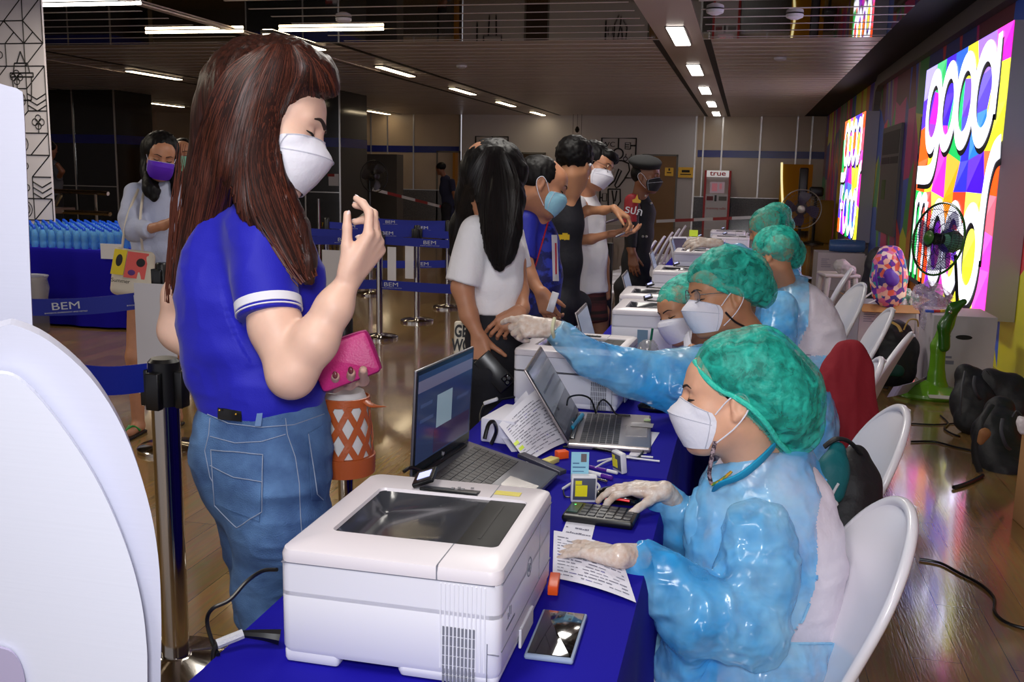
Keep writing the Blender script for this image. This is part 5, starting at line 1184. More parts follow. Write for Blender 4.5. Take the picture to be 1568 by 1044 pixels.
class Head:
    def __init__(s, c, f, u=(0, 0, 1), sc=1.0): s.c = np.array(c, float); s.R = H3(f, u); s.s = sc
    def T(s, p): return s.c+s.s*(s.R @ np.array(p, float))
    def add(s, S, neck=None, nr=0.052, ears=True, lids=True):
        e = lambda c, r, k=0.02, op='u': S.ell(s.T(c), np.array(r)*s.s, s.R, k*s.s, op)
        cn = lambda a, b, ra, rb, k=0.01, op='u': S.cone(s.T(a), s.T(b), ra*s.s, rb*s.s, k*s.s, op)
        e((0, -0.012, 0.035), (0.076, 0.096, 0.086), 0.01); e((0, 0.036, -0.022), (0.060, 0.062, 0.084), 0.03)
        e((0, 0.06, 0.045), (0.058, 0.040, 0.045), 0.03)
        cn((0, 0.045, -0.078), (0, 0.078, -0.1), 0.034, 0.019, 0.03)
        for q in (-1, 1):
            cn((q*0.056, 0.0, -0.045), (q*0.026, 0.062, -0.094), 0.020, 0.018, 0.035)
            e((q*0.040, 0.062, -0.022), (0.024, 0.024, 0.022), 0.025)
            cn((q*0.012, 0.093, 0.027), (q*0.045, 0.078, 0.028), 0.010, 0.008, 0.016)
            if lids:
                e((q*0.031, 0.104, 0.007), (0.019, 0.016, 0.011), 0.012, 's'); e((q*0.031, 0.0805, 0.006), (0.0145, 0.0135, 0.0125), 0.004)
            if ears:
                e((q*0.077, -0.010, -0.002), (0.010, 0.019, 0.031), 0.006); e((q*0.086, -0.008, 0.0), (0.006, 0.011, 0.020), 0.004, 's'); cn((q*0.078, -0.004, -0.026), (q*0.079, -0.002, -0.03), 0.008, 0.007, 0.006)
        cn((0, 0.090, 0.02), (0, 0.110, -0.020), 0.0085, 0.0125, 0.014); e((0, 0.107, -0.024), (0.017, 0.012, 0.009), 0.008)
        e((0, 0.09, -0.055), (0.026, 0.012, 0.012), 0.014)
        if neck is not None: S.cone(s.T((0, -0.018, -0.06)), neck, nr*s.s, nr*1.08*s.s, 0.03)
    def bvh(s, body):
        me = body.data; nv = len(me.vertices); V = np.empty(nv*3, np.float32); me.vertices.foreach_get('co', V)
        s.off = np.array(body.parent.location); V = V.reshape(-1, 3).astype(float)+s.off
        loc = (V-s.c) @ s.R/s.s; near = (np.abs(loc).max(1) < 0.135) & (loc[:, 2] > -0.13)
        F_ = [tuple(p.vertices) for p in me.polygons if near[p.vertices[0]]]
        s.B = BVHTree.FromPolygons(loc.tolist(), F_); return s
    def S2(s, x, z, e=0.001):
        """head-space point on the face in front of (x, z)"""
        h = s.B.ray_cast(Vector((x, 0.25, z)), Vector((0, -1, 0)))[0]
        return s.T((x, (h[1] if h is not None else 0.09)+e, z))
    def out(s, p, e=0.002):
        """pushes a world point out of the head"""
        l = s.R.T @ (np.array(p)-s.c)/s.s; c0 = np.array((0, 0.0, -0.03)); v = l-c0; L_ = np.linalg.norm(v); v = v/L_
        h = s.B.ray_cast(Vector(c0+v*0.3), Vector(-v))[0]
        if h is not None:
            d = np.linalg.norm(np.array(h)-c0)
            if d+e > L_: return s.T(c0+v*(d+e))
        return np.array(p)
    def brows(s, root, mt=None, lash=True, sides=(-1, 1), w=0.0026, tilt=0.0):
        for q in sides:
            b = MB(); b.tube([s.S2(q*0.011, 0.024, 0), s.S2(q*0.022, 0.028, 0), s.S2(q*0.036, 0.031, 0), s.S2(q*0.050, 0.026, 0)], [w*s.s, w*s.s*1.1, w*s.s*0.9, w*0.3*s.s], 8)
            fit(b.build('eyebrow', mt or M_brow), root)
        if lash:
            for q in sides:
                b = MB(); b.tube([s.S2(q*0.019, 0.003), s.S2(q*0.026, -0.001, 0.002), s.S2(q*0.034, -0.002, 0.003), s.S2(q*0.043, 0.001, 0.003), s.T((q*0.051, 0.078, 0.002))], [0.0008*s.s, 0.0018*s.s, 0.0022*s.s, 0.0020*s.s, 0.0010*s.s], 6)
                fit(b.build('eyelash', M_black), root)
    def mask(s, root, mt=None, kind='boat', name='face_mask', loops=True, lc=None):
        mt = mt or M_mask
        if kind == 'boat':
            M_ = [(0, 0.108, 0.002), (0, 0.119, -0.008), (0, 0.132, -0.020), (0, 0.138, -0.029), (0, 0.133, -0.045), (0, 0.120, -0.074), (0, 0.103, -0.102)]
            E_ = [(0.062, 0.040, -0.022), (0.065, 0.036, -0.030), (0.067, 0.034, -0.038), (0.067, 0.034, -0.048), (0.067, 0.036, -0.060), (0.063, 0.042, -0.080), (0.056, 0.050, -0.098)]; pw = 0.85
        else:
            M_ = [(0, 0.108, -0.002), (0, 0.122, -0.012), (0, 0.129, -0.026), (0, 0.127, -0.044), (0, 0.122, -0.062), (0, 0.112, -0.084), (0, 0.100, -0.106)]
            E_ = [(0.064, 0.040, -0.018), (0.068, 0.036, -0.026), (0.069, 0.034, -0.036), (0.070, 0.032, -0.046), (0.070, 0.032, -0.058), (0.068, 0.036, -0.074), (0.060, 0.044, -0.092)]; pw = 0.62
        M_ = np.array(M_); E_ = np.array(E_)
        def srf(u, v):
            sx = (u-0.5)*2; t = v*6; i = min(5, int(t)); f = t-i; m_ = M_[i]*(1-f)+M_[i+1]*f; e_ = E_[i]*(1-f)+E_[i+1]*f
            cc = math.cos(sx*math.pi/2)**pw if abs(sx) < 1 else 0.0
            return s.out(s.T((e_[0]*math.sin(sx*math.pi/2), e_[1]+(m_[1]-e_[1])*cc, e_[2]+(m_[2]-e_[2])*cc)))
        o = MB().grid(srf, 28, 18, 0.002*s.s).build(name, mt, angle=25); fit(o, root)
        sm = MB()
        if kind == 'boat': sm.tube([srf(u, 0.5)+(srf(u, 0.5)-s.c)*0.002 for u in np.linspace(0.02, 0.98, 30)], 0.0011*s.s, 5, False)
        for u in (0.03, 0.97): sm.tube([srf(u, v)+(srf(u, v)-s.c)*0.004 for v in np.linspace(0.02, 0.98, 12)], 0.0012*s.s, 5, False)
        sm.tube([srf(u, 0.02)+(srf(u, 0.02)-s.c)*0.003 for u in np.linspace(0.02, 0.98, 30)], 0.0011*s.s, 5, False)
        fit(sm.build('mask_seam', M_mline), o, root)
        if loops:
            for q in (-1, 1):
                b = MB(); e0 = s.T((q*(0.067), 0.038, -0.024)); e1 = s.T((q*0.068, 0.036, -0.084))
                b.tube([e0, s.T((q*0.079, 0.012, 0.010)), s.T((q*0.084, -0.012, 0.024)), s.T((q*0.084, -0.028, 0.008)), s.T((q*0.083, -0.024, -0.016)), s.T((q*0.079, 0.0, -0.05)), e1], 0.0016*s.s, 6)
                fit(b.build('ear_loop', lc or M_mask), o, root)
        return o
def shift(o, v): o.data.transform(Matrix.Translation(Vector([float(q) for q in v])))
def fit(o, parent, root=None):
    """makes a world-space mesh a child; everything under a person is kept in the root's frame"""
    r = root or parent
    while r.parent is not None: r = r.parent
    if not o.get('_f'):
        shift(o, -np.array(r.location))
    o.parent = parent
    return o
def sobj(S, h, name, mats, root, matfn=None, disp=None, it=1, keep=None, parent=None):
    o = sdf_obj(S, h, name, mats, None, matfn, disp, it)
    if keep is not None:
        import bmesh
        bm = bmesh.new(); bm.from_mesh(o.data)
        C_ = np.array([f.calc_center_median()[:] for f in bm.faces]); kp = keep(C_); fs = [f for f, k_ in zip(bm.faces, kp) if not k_]
        bmesh.ops.delete(bm, geom=fs, context='FACES'); bm.to_mesh(o.data); bm.free()
    return fit(o, parent or root, root)
def pxy(C_):
    d = C_-CO; z = d @ CF; return 784+FPX*(d @ CR)/z, 522-FPX*(d @ CU)/z
CURL = {'relaxed': [(20, 25, 15)]*4, 'fist': [(60, 80, 40)]*4, 'flat': [(4, 6, 4)]*4, 'grip': [(35, 45, 25)]*4}
def hand(S, w, d, n, t, sc=1.0, curl='relaxed', thumb=(40, 15, 10), spread=3.0, k=0.0035, grow=0.0, ret=None):
    """w wrist, d towards the fingers, n out of the palm, t towards the thumb side"""
    d = nrm(d); n = nrm(np.array(n)-d*(np.array(n) @ d)); tt = np.cross(d, n); tt = tt if tt @ np.array(t) > 0 else -tt; w = np.array(w, float)
    T = lambda x, y, z: w+sc*(tt*x+d*y+n*z)
    cu = CURL[curl] if isinstance(curl, str) else curl
    kn = [(0.030, 0.088), (0.010, 0.093), (-0.010, 0.088), (-0.028, 0.078)]; ws = [0.014, 0.005, -0.005, -0.014]
    Ls = [(0.042, 0.026, 0.020), (0.046, 0.029, 0.021), (0.042, 0.027, 0.020), (0.033, 0.020, 0.018)]
    for i in range(4):
        S.cone(T(ws[i], 0.0, 0), T(kn[i][0], kn[i][1], -0.002), (0.0150+grow)*sc, (0.0112+grow)*sc, 0.010*sc)
    S.cone(T(0.012, 0.02, 0.006), T(0.02, 0.07, 0.008), 0.014*sc, 0.010*sc, 0.012*sc); S.cone(T(-0.016, 0.02, 0.006), T(-0.02, 0.06, 0.006), 0.013*sc, 0.010*sc, 0.012*sc)
    tips = []
    for i in range(4):
        sp = math.radians((1.5-i)*spread); p = T(kn[i][0], kn[i][1], 0); a = 0
        rr_ = [0.0094, 0.0086, 0.0078, 0.0066] if i < 3 else [0.0082, 0.0074, 0.0068, 0.0058]
        for j in range(3):
            a += math.radians(cu[i][j]); dd = d*math.cos(a)*math.cos(sp)+tt*math.sin(sp)*math.cos(a)+n*math.sin(a)
            q = p+dd*Ls[i][j]*sc; S.cone(p, q, (rr_[j]+grow)*sc, (rr_[j+1]+grow)*sc, k*sc); 
            if j == 2: tips.append((q, dd, n*math.cos(a)-d*math.sin(a)))
            p = q
    a0, c1, c2 = [math.radians(x) for x in thumb]
    p0 = T(0.016, 0.012, 0.006); d0 = nrm(tt*math.sin(a0)+d*math.cos(a0)+n*0.35); p1 = p0+d0*0.042*sc
    S.cone(p0, p1, (0.0145+grow)*sc, (0.0110+grow)*sc, 0.012*sc)
    d1 = nrm(d0*math.cos(c1)+(d*0.8+n*0.6)*math.sin(c1)); p2 = p1+d1*0.034*sc; S.cone(p1, p2, (0.0108+grow)*sc, (0.0092+grow)*sc, k*sc)
    d2 = nrm(d1*math.cos(c2)+(d*0.6+n*0.8)*math.sin(c2)); p3 = p2+d2*0.026*sc; S.cone(p2, p3, (0.0092+grow)*sc, (0.0072+grow)*sc, k*sc)
    tips.append((p3, d2, nrm(np.cross(d2, np.cross(n, d2)))))
    return tips
def nails(tips, root, mt, ids=(0, 1, 2, 3, 4), sc=1.0):
    b = MB()
    for i in ids:
        p, d, n = tips[i]; s_ = nrm(np.cross(d, n)); nn = -nrm(np.cross(s_, d)) if i < 4 else nrm(np.cross(s_, d))
        nn = nn if (nn @ n) < 0 else -nn
        b.frame(p+nn*0.0048*sc, s_, d, nn); b.sphere((0, 0, 0), (0.0046*sc, 0.0068*sc, 0.0018*sc), 12, 8)
    return fit(b.build('fingernails', mt), root)
def strands(name, root, paths, n, spread_, r, mt, seed=1, wav=0.004, parent=None):
    """paths: lists of points (centre line) with a half-width; thin tapering locks laid over the hair"""
    rr_ = random.Random(seed); b = MB()
    for _ in range(n):
        pts, wd = paths[rr_.randrange(len(paths))]
        pts = [np.array(p, float) for p in pts]; ph = rr_.uniform(0, 6.28); off = rr_.uniform(-1, 1); off2 = rr_.uniform(-1, 1); t0 = rr_.uniform(0, 0.35) ; t1 = rr_.uniform(0.75, 1.0)
        out = []; rs = []; q, wq = catmull(pts, wd, 5); m_ = len(q)
        for i in range(int(t0*m_), max(int(t0*m_)+3, int(t1*m_))):
            i = min(i, m_-1); tan = nrm(q[min(i+1, m_-1)]-q[max(i-1, 0)]); sd = nrm(np.cross(tan, -CF)); fr = -CF
            x = math.sin(off*1.5); 
            out.append(q[i]+sd*wq[i]*x*1.0+fr*wq[i]*math.sqrt(max(0.02, 1-x*x))*0.8+sd*wav*math.sin(i*0.5+ph)+fr*off2*0.003); rs.append(r*(0.35+0.65*math.sin(math.pi*(len(out))/(m_+1))))
        if len(out) > 2: b.tube(out, rs, 4, False)
    return fit(b.build(name, mt), parent or root, root)
def guided(name, root, hair, guides, n, r, mt, seed=1, sub=4, jit=3.0, parent=None):
    """locks laid on the hair surface, blended between ordered guide lines"""
    rr_ = random.Random(seed); b = MB(); G_ = [catmull([np.array(p, float) for p in g], [1]*len(g), sub)[0] for g in guides]
    for _ in range(n):
        t = rr_.uniform(0, len(G_)-1.001); i = int(t); f = t-i; m_ = len(G_[0]); a = rr_.uniform(0, 0.5)**1.5; e = rr_.uniform(0.7, 1.04); ph = rr_.uniform(0, 6); ja = rr_.uniform(-jit, jit)
        pts = []
        for k in range(int(a*m_), min(m_, int(e*m_)+1)):
            q = G_[i][k]*(1-f)+G_[i+1][k]*f; h = project(hair, q[0]+ja*0.3+math.sin(k*0.35+ph)*jit*0.35, q[1], 0.0012)
            if h is not None and (not pts or np.linalg.norm(h-pts[-1]) < 0.07): pts.append(h)
            elif len(pts) > 4: break
        if len(pts) > 4: b.tube(pts, [r*(0.3+0.7*math.sin(math.pi*(j+0.7)/(len(pts)+0.4))) for j in range(len(pts))], 4, False)
    return fit(b.build(name, mt), parent or root, root)
def person(px, py, y, label, group=None, z=0.0):
    p = P(px, py, y); return empty('person', (p[0], p[1], z), 0, label, 'person', group)
def rows(S, rws, k=0.02, flat=None, **kw): return S.pl(rws, k, flat, **kw)
def onmesh(objs, pxs, off=0.0015):
    out = []
    for px, py in pxs:
        best = None
        for o in objs:
            q = project(o, px, py, off)
            if q is not None and (best is None or (q-CO) @ CF < (best-CO) @ CF): best = q
        if best is not None: out.append(best)
    return out
def lay_line(objs, pxs, r, mt, name, root, n=12, closed=False, off=0.001):
    """a stitched or printed line lying on a garment"""
    pts = []
    pp = pxs+[pxs[0]] if closed else pxs
    for (a, b_), (c, d) in zip(pp, pp[1:]):
        for i in range(n): pts.append((a+(c-a)*i/n, b_+(d-b_)*i/n))
    pts.append(pp[-1]); q = onmesh(objs, pts, off)
    if len(q) < 3: return None
    return fit(MB().tube(q, r, 5, False).build(name, mt), root)
def lay_patch(objs, quad, mt, name, root, nu=10, nv=8, off=0.002, th=0.0015):
    """a patch (pocket, label, print) whose corners bl, br, tr, tl are laid on a garment"""
    G_ = {}
    last = None
    for i in range(nu+1):
        for j in range(nv+1):
            u, v = i/nu, j/nv; x = (quad[0][0]*(1-u)+quad[1][0]*u)*(1-v)+(quad[3][0]*(1-u)+quad[2][0]*u)*v; y = (quad[0][1]*(1-u)+quad[1][1]*u)*(1-v)+(quad[3][1]*(1-u)+quad[2][1]*u)*v
            q = onmesh(objs, [(x, y)], off); last = q[0] if q else last
            G_[(i, j)] = last
    if last is None: return None
    fill = next(v for v in G_.values() if v is not None)
    return fit(MB().grid(lambda u, v: G_[(round(u*nu), round(v*nv))] if G_[(round(u*nu), round(v*nv))] is not None else fill, nu, nv, th).build(name, mt), root)
def bouffant(root, hd, rws, rim_px, y, lab='bouffant_cap', h=0.006, rimr=0.006, hair=M_hairk, pin=0.9, cutp=None):
    """puffed net cap from silhouette rows, cut along its elastic rim, hair volume inside"""
    S = Sdf(); S.pl(rws, 0.03, 0.9); S.ell(hd.T((0, -0.014, 0.042)), np.array((0.090, 0.112, 0.096))*hd.s, hd.R, 0.03)
    if cutp is not None: S.cut(*cutp)
    o = sobj(S, h, lab, [M_cap], root, disp=ridged(28, 0.0035, 5, (1, 1, 1)), it=1)
    S2 = Sdf(); S2.pl([(a, b, c, r*pin) for a, b, c, r in rws], 0.03, 0.88)
    if cutp is not None: S2.cut(np.array(cutp[0])-0.004*nrm(cutp[1]), cutp[1])
    sobj(S2, h*1.3, 'hair', [hair], root)
    q = onmesh([o], rim_px, 0.001)
    if len(q) > 3: fit(MB().tube(q, rimr, 7).build('elastic_rim', M_capr), o, root)
    return o
# ------------------------------------------------------------------ the standing woman in blue
R1 = person(410, 700, 1.82, 'woman with long brown hair in a royal blue shirt and jeans, raising a hand')
hd = Head(P(403, 192, 1.82), dirc(0.955, -0.27, 0.14), dirc(0.26, 0.96, 0.1), 1.10)
S = Sdf(); hd.add(S, P(392, 318, 1.86), 0.050, ears=False)
S.pl([(392, 318, 1.86, 42), (388, 350, 1.86, 54), (388, 420, 1.86, 60)], 0.03); S.pl([(388, 375, 1.86, 40), (340, 372, 1.97, 32)], 0.03); S.pl([(388, 375, 1.86, 40), (398, 385, 1.79, 36)], 0.03)
# right arm (near): shoulder, elbow, wrist
S.pl([(398, 385, 1.78, 36), (422, 500, 1.72, 37), (446, 572, 1.69, 36)], 0.03)
S.pl([(446, 574, 1.69, 35), (482, 522, 1.70, 34), (512, 470, 1.72, 27), (533, 430, 1.74, 18)], 0.02)
W = P(535, 425, 1.74)
tp = hand(S, W, dirc(0.56, 0.82, 0.05), dirc(-0.72, 0.5, 0.45), dirc(-0.32, 0.31, -0.89), 1.0, [(34, 36, 18), (42, 44, 24), (50, 52, 30), (56, 56, 32)], (30, 14, 8), 4)
# left arm (far): elbow behind the back, forearm in front of the waist, hand round the wallet
S.pl([(330, 370, 2.0, 32), (284, 455, 2.05, 32), (276, 505, 2.05, 30)], 0.03)
S.pl([(276, 505, 2.05, 30), (340, 560, 2.0, 30), (440, 585, 1.96, 24), (486, 590, 1.93, 19)], 0.03)
for a, b_, c in (((486, 590, 1.93), (512, 592, 1.90), (514, 576, 1.82)), ((488, 585, 1.93), (536, 588, 1.90), (538, 570, 1.82)), ((490, 580, 1.93), (556, 582, 1.90), (556, 566, 1.82))):
    S.pl([(*a, 13), (*b_, 9), (*c, 6.5)], 0.006)
S.pl([(490, 580, 1.93, 14), (500, 535, 1.90, 9), (507, 506, 1.86, 7.5)], 0.008)
body = sobj(S, 0.0036, 'body', [M_skinF], R1); hd.bvh(body)
nails(tp, R1, M_nail, (0, 1, 2, 3, 4))
b = MB()
for (px, py) in ((513, 574), (537, 567)):
    b.at(P(px, py, 1.812)).sphere((0, 0, 0), (0.006, 0.004, 0.008), 10, 7)
fit(b.build('fingernails', M_naild), R1)
hd.brows(R1, w=0.0038); hd.mask(R1, loops=False)
# shirt
S = Sdf()
S.pl([(392, 330, 1.86, 52), (382, 400, 1.85, 88), (378, 460, 1.84, 97), (387, 530, 1.84, 94), (398, 585, 1.83, 92)], 0.05, 0.72)
S.pl([(397, 585, 1.83, 93), (401, 622, 1.83, 84)], 0.02, 0.72, ends=2)
S.pl([(400, 352, 1.80, 50), (441, 430, 1.86, 41)], 0.05)
S.pl([(340, 360, 1.98, 46), (300, 440, 2.03, 42)], 0.04, None, 2)
S.pl([(398, 366, 1.78, 47), (413, 484, 1.725, 49)], 0.03, None, 2)
a0, a1 = P(398, 366, 1.78), P(413, 484, 1.725); axn = nrm(a1-a0); La = np.linalg.norm(a1-a0)
def sl_m(C_):
    t = (C_-a0) @ axn; rad = np.linalg.norm((C_-a0)-t[:, None]*axn, axis=1); m = (t > La-0.034) & (rad < 0.095) & (t < La+0.01)
    d = La-t; r = np.zeros(len(C_), int)
    r[m & (d > 0.013) & (d < 0.031)] = 1; r[m & (d > 0.005) & (d < 0.0095)] = 1; return r
M_blue1 = mat('royal_blue_knit', (14, 14, 172), 0.7, bump=(380, 0.12), sheen=0.1)
def dsp(V):
    px, py = pxy(V)
    t = (V-a0) @ axn; rad = np.linalg.norm((V-a0)-t[:, None]*axn, axis=1); q = 1-np.exp(-((t-La)/0.07)**2)*(rad < 0.09)
    return q*(folds(6, 0.008, 3, (1, 1, 0.6))(V)+0.010*np.exp(-((py-575)/55)**2)*vnoise(V*np.array([1, 1, 3.0]), 9, 8)+ridged(6, 0.007, 21, (1, 1, 0.8))(V)+ridged(14, 0.002, 22, (1, 1, 1.2))(V))
shirt = sobj(S, 0.0042, 'blue_shirt', [M_blue1], R1, None, dsp)
e1_ = nrm(np.cross(axn, (0, 0, 1))); e2_ = np.cross(e1_, axn); rs_ = 49*mpp(a1)
for t0, t1 in ((La-0.031, La-0.013), (La-0.0095, La-0.006)):
    fit(MB().frame(a0, e1_, e2_, axn).lathe([(rs_-0.004, t0), (rs_+0.0028, t0+0.0006), (rs_+0.0028, t1-0.0006), (rs_-0.004, t1)], 48, False).build('sleeve_band', mat('white_knit_band', (222, 222, 232), 0.8)), R1)
# jeans
M_den = mat('blue_denim', (98, 138, 186), 0.85, var=(8, 0, (40, 68, 116), 0.3, 0.75), bump=(420, 0.35))
M_den2 = mat('pale_denim_stitch', (136, 148, 172), 0.8)
S = Sdf()
S.pl([(403, 616, 1.84, 84), (403, 640, 1.84, 88), (404, 690, 1.84, 94), (405, 735, 1.84, 90)], 0.05, 0.85)
S.cut(P(403, 608, 1.84), (0, 0, 1))
S.pl([(425, 735, 1.79, 74), (432, 800, 1.8, 66), (410, 900, 1.83, 50)], 0.04); S.pl([(385, 735, 1.9, 66), (398, 830, 1.92, 50), (402, 930, 1.93, 42)], 0.04)
S.ell(P(352, 690, 1.86), (0.06, 0.09, 0.09), None, 0.05)
kn = P(410, 900, 1.83); kf = P(402, 930, 1.93)
S.cone(kn, (kn[0]-0.01, 1.83, 0.08), 0.058, 0.055, 0.03); S.cone(kf, (kf[0], 1.95, 0.08), 0.052, 0.052, 0.03)
jeans = sobj(S, 0.0045, 'jeans', [M_den], R1, None, lambda V: folds(9, 0.004, 12, (1, 1, 0.8))(V)+ridged(7, 0.003, 5, (1, 1, 2.6))(V))
for x_, y_ in ((kn[0]-0.02, 1.85), (kf[0], 1.97)):
    fit(MB().at((x_+0.05, y_, 0)).box((-0.13, -0.045, 0), (0.13, 0.045, 0.075), 0.03).build('shoe', M_white), R1)
J = [jeans]
lay_line(J, [(318, 634), (350, 648), (400, 654), (450, 650), (496, 634)], 0.0010, M_den2, 'waistband_seam', R1)
lay_line(J, [(322, 668), (360, 678), (400, 676), (437, 665)], 0.0010, M_den2, 'yoke_stitching', R1)
lay_line(J, [(437, 640), (440, 665), (452, 700), (458, 740), (460, 790), (463, 830)], 0.0010, M_den2, 'side_seam', R1)
lay_line(J, [(322, 640), (320, 665), (314, 690), (322, 730), (338, 760)], 0.0010, M_den2, 'back_seam', R1)
lay_patch(J, [(330, 770), (398, 798), (403, 696), (326, 688)], M_den, 'back_pocket', R1, 12, 12, 0.004)
lay_line(J, [(326, 688), (403, 697), (402, 782), (366, 807), (332, 772), (326, 688)], 0.0011, M_den2, 'pocket_stitching', R1, off=0.006)
lay_line(J, [(325, 712), (360, 730), (402, 738)], 0.0010, M_den2, 'pocket_stitching', R1, off=0.006)
lay_patch(J, [(476, 765), (497, 766), (494, 650), (470, 664)], M_den, 'front_pocket', R1, 6, 10, 0.003)
lay_line(J, [(470, 664), (478, 720), (483, 755), (492, 765)], 0.0011, M_den2, 'pocket_stitching', R1, off=0.005)
M_leath = mat('black_leather_label', (10, 9, 9), 0.35)
lay_patch(J, [(336, 641), (371, 645), (371, 624), (336, 620)], M_leath, 'leather_label', R1, 6, 4, 0.005, 0.003)
b = MB(); [b.at(q).sphere((0, 0, 0), 0.0022, 8, 6) for q in onmesh(J, [(341, 628), (364, 633)], 0.009)]; fit(b.build('label_stud', M_gold), R1)
lay_patch(J, [(391, 652), (400, 652), (404, 622), (396, 621)], mat('belt_loop_denim', (96, 124, 168), 0.85), 'belt_loop', R1, 3, 6, 0.005, 0.003)
# hair
S = Sdf()
S.ell(P(402, 160, 1.83), (0.108, 0.112, 0.118), H3(dirc(0.95, -0.25, 0.1), dirc(0.25, 0.95, 0)), 0.03)
S.pl([(392, 140, 1.84, 76), (380, 215, 1.86, 76), (357, 290, 1.87, 69), (332, 360, 1.87, 52), (304, 420, 1.86, 36), (285, 462, 1.85, 18)], 0.05, 0.8)
S.pl([(400, 170, 1.80, 60), (392, 250, 1.77, 50), (408, 310, 1.75, 38), (438, 360, 1.75, 29), (460, 400, 1.745, 18), (474, 430, 1.745, 7)], 0.04, 0.7)
S.pl([(412, 115, 1.80, 44), (452, 100, 1.80, 34), (486, 112, 1.81, 22), (506, 128, 1.83, 13)], 0.03, 0.9)
S.pl([(440, 95, 1.84, 40), (486, 112, 1.86, 26), (508, 136, 1.88, 12)], 0.03, 0.9)
S.ell(hd.T((0.075, 0.098, -0.02)), (0.10*1.1, 0.066*1.1, 0.088*1.1), hd.R, 0.012, 's'); S.ell(hd.T((-0.04, 0.10, -0.03)), (0.10*1.1, 0.06*1.1, 0.09*1.1), hd.R, 0.012, 's')
S.pl([(470, 118, 1.80, 14), (500, 132, 1.81, 11), (510, 138, 1.82, 6)], 0.02); S.pl([(370, 225, 1.80, 32), (354, 285, 1.80, 26), (336, 335, 1.82, 16)], 0.03); S.pl([(398, 200, 1.735, 26), (404, 250, 1.73, 24), (418, 300, 1.73, 24), (438, 350, 1.74, 26)], 0.03, 0.8)
hair_d = lambda V: 0.003*vnoise(V*np.array([1, 1, 0.12]), 60, 2)+0.002*vnoise(V*np.array([1, 1, 0.15]), 120, 3)+0.006*vnoise(V*np.array([1, 1, 0.3]), 14, 4)
hr = sobj(S, 0.0045, 'hair', [M_hairb], R1, None, hair_d, 1)
GD = [[(400, 72), (345, 110), (308, 190), (288, 280), (272, 370), (264, 455)], [(410, 70), (365, 120), (335, 200), (318, 290), (300, 380), (285, 465)], [(420, 68), (385, 130), (362, 210), (350, 290), (330, 360), (302, 440)], [(430, 68), (405, 130), (388, 200), (380, 260), (395, 330), (440, 400)], [(440, 68), (430, 125), (415, 180), (410, 240), (430, 310), (468, 420)], [(450, 70), (462, 105), (440, 160), (428, 210), (432, 270), (455, 340)], [(455, 70), (485, 90), (505, 112), (515, 135), (518, 148), (520, 155)]]
guided('hair_strands', R1, hr, GD, 520, 0.0016, M_hairb2, 3, jit=5)
guided('dark_hair_strands', R1, hr, GD, 520, 0.0017, mat('deep_brown_strand', (38, 18, 14), 0.45, spec=0.3), 9, jit=5)
S = Sdf()
pA = [P(335, 240, 1.87), P(315, 330, 1.87), P(292, 410, 1.86), P(272, 478, 1.85)]; pB = [P(400, 270, 1.77), P(410, 310, 1.755), P(440, 370, 1.745), P(478, 440, 1.745)]
wa = lambda L_: [x*0.00125 for x in L_]
strands('hair_tips', R1, [(pA, wa([66, 56, 38, 18])), (pB, wa([44, 36, 28, 12]))], 160, 1, 0.0013, M_hairb2, 3)
# things she holds
pk = P(532, 552, 1.855); wal = empty('wallet', tuple(pk), 0, 'magenta leather zip wallet held under the arm of the woman in blue', 'wallet')
dx, du = dirc(0.93, 0.36, 0.0), dirc(-0.36, 0.93, -0.1); dn = np.cross(dx, du)
mg = mat('magenta_leather', (186, 36, 116), 0.42, bump=(240, 0.15))
MB().frame((0, 0, 0), dx, du, dn).box((-0.072, -0.046, -0.012), (0.060, 0.046, 0.012), 0.012).build('wallet_body', mg, wal)
MB().frame((0, 0, 0), dx, du, dn).tube([(-0.066, 0.047, 0), (0.0, 0.0475, 0), (0.05, 0.045, 0), (0.0595, 0.036, 0), (0.061, 0.0, 0), (0.058, -0.04, 0)], 0.0028, 8).build('zip', mat('dark_magenta_zip', (130, 20, 84), 0.4, 0.2), wal)
# woven bucket bag
bc = P(528, 700, 2.0); bg = empty('bucket_bag', (bc[0], bc[1], bc[2]-0.035), 0, 'tan woven leather bucket bag with a white lining beside the jeans', 'bag')
M_tan = mat('tan_leather', (176, 84, 36), 0.38, bump=(200, 0.1)); M_can = mat('white_lining', (206, 206, 206), 0.8)
rb = lambda z: 0.066+(-0.012)*(z/0.18)
MB().lathe([(0.05, 0.005), (rb(0)-0.003, 0.01), (rb(0.18)-0.003, 0.172), (rb(0.18)-0.010, 0.19), (rb(0.18)-0.02, 0.18), (0.02, 0.17)], 32).build('lining', M_can, bg)
MB().lathe([(0.05, 0), (rb(0)+0.002, 0.003), (rb(0)+0.003, 0.045), (rb(0), 0.046)], 32).build('base_band', M_tan, bg)
MB().lathe([(rb(0.17), 0.160), (rb(0.17)+0.003, 0.161), (rb(0.18)+0.003, 0.178), (rb(0.18), 0.179)], 32, False).build('rim_band', M_tan, bg)
for k in range(9):
    for sg in (1, -1):
        def st_(u, v, k=k, sg=sg):
            z = 0.04+0.125*u; a = 2*math.pi*k/9+sg*(u*1.15)+ (v-0.5)*0.26; r_ = rb(z)+0.001+0.0015*(1 if (k+int(u*3)) % 2 else 0)*(sg > 0); return (r_*math.cos(a), r_*math.sin(a), z)
        MB().grid(st_, 12, 3, 0.0015).build('woven_strap', M_tan, bg)
MB().tube([(0.05, -0.01, 0.175), (0.075, -0.02, 0.165), (0.11, -0.03, 0.168)], [0.010, 0.012, 0.002], 8, flat=0.25).build('tassel_tab', M_tan, bg)
MB().tube([(-0.05, 0, 0.17), (-0.07, 0.0, 0.28), (-0.03, -0.02, 0.36)], 0.006, 8, flat=0.4).build('handle', M_tan, bg)
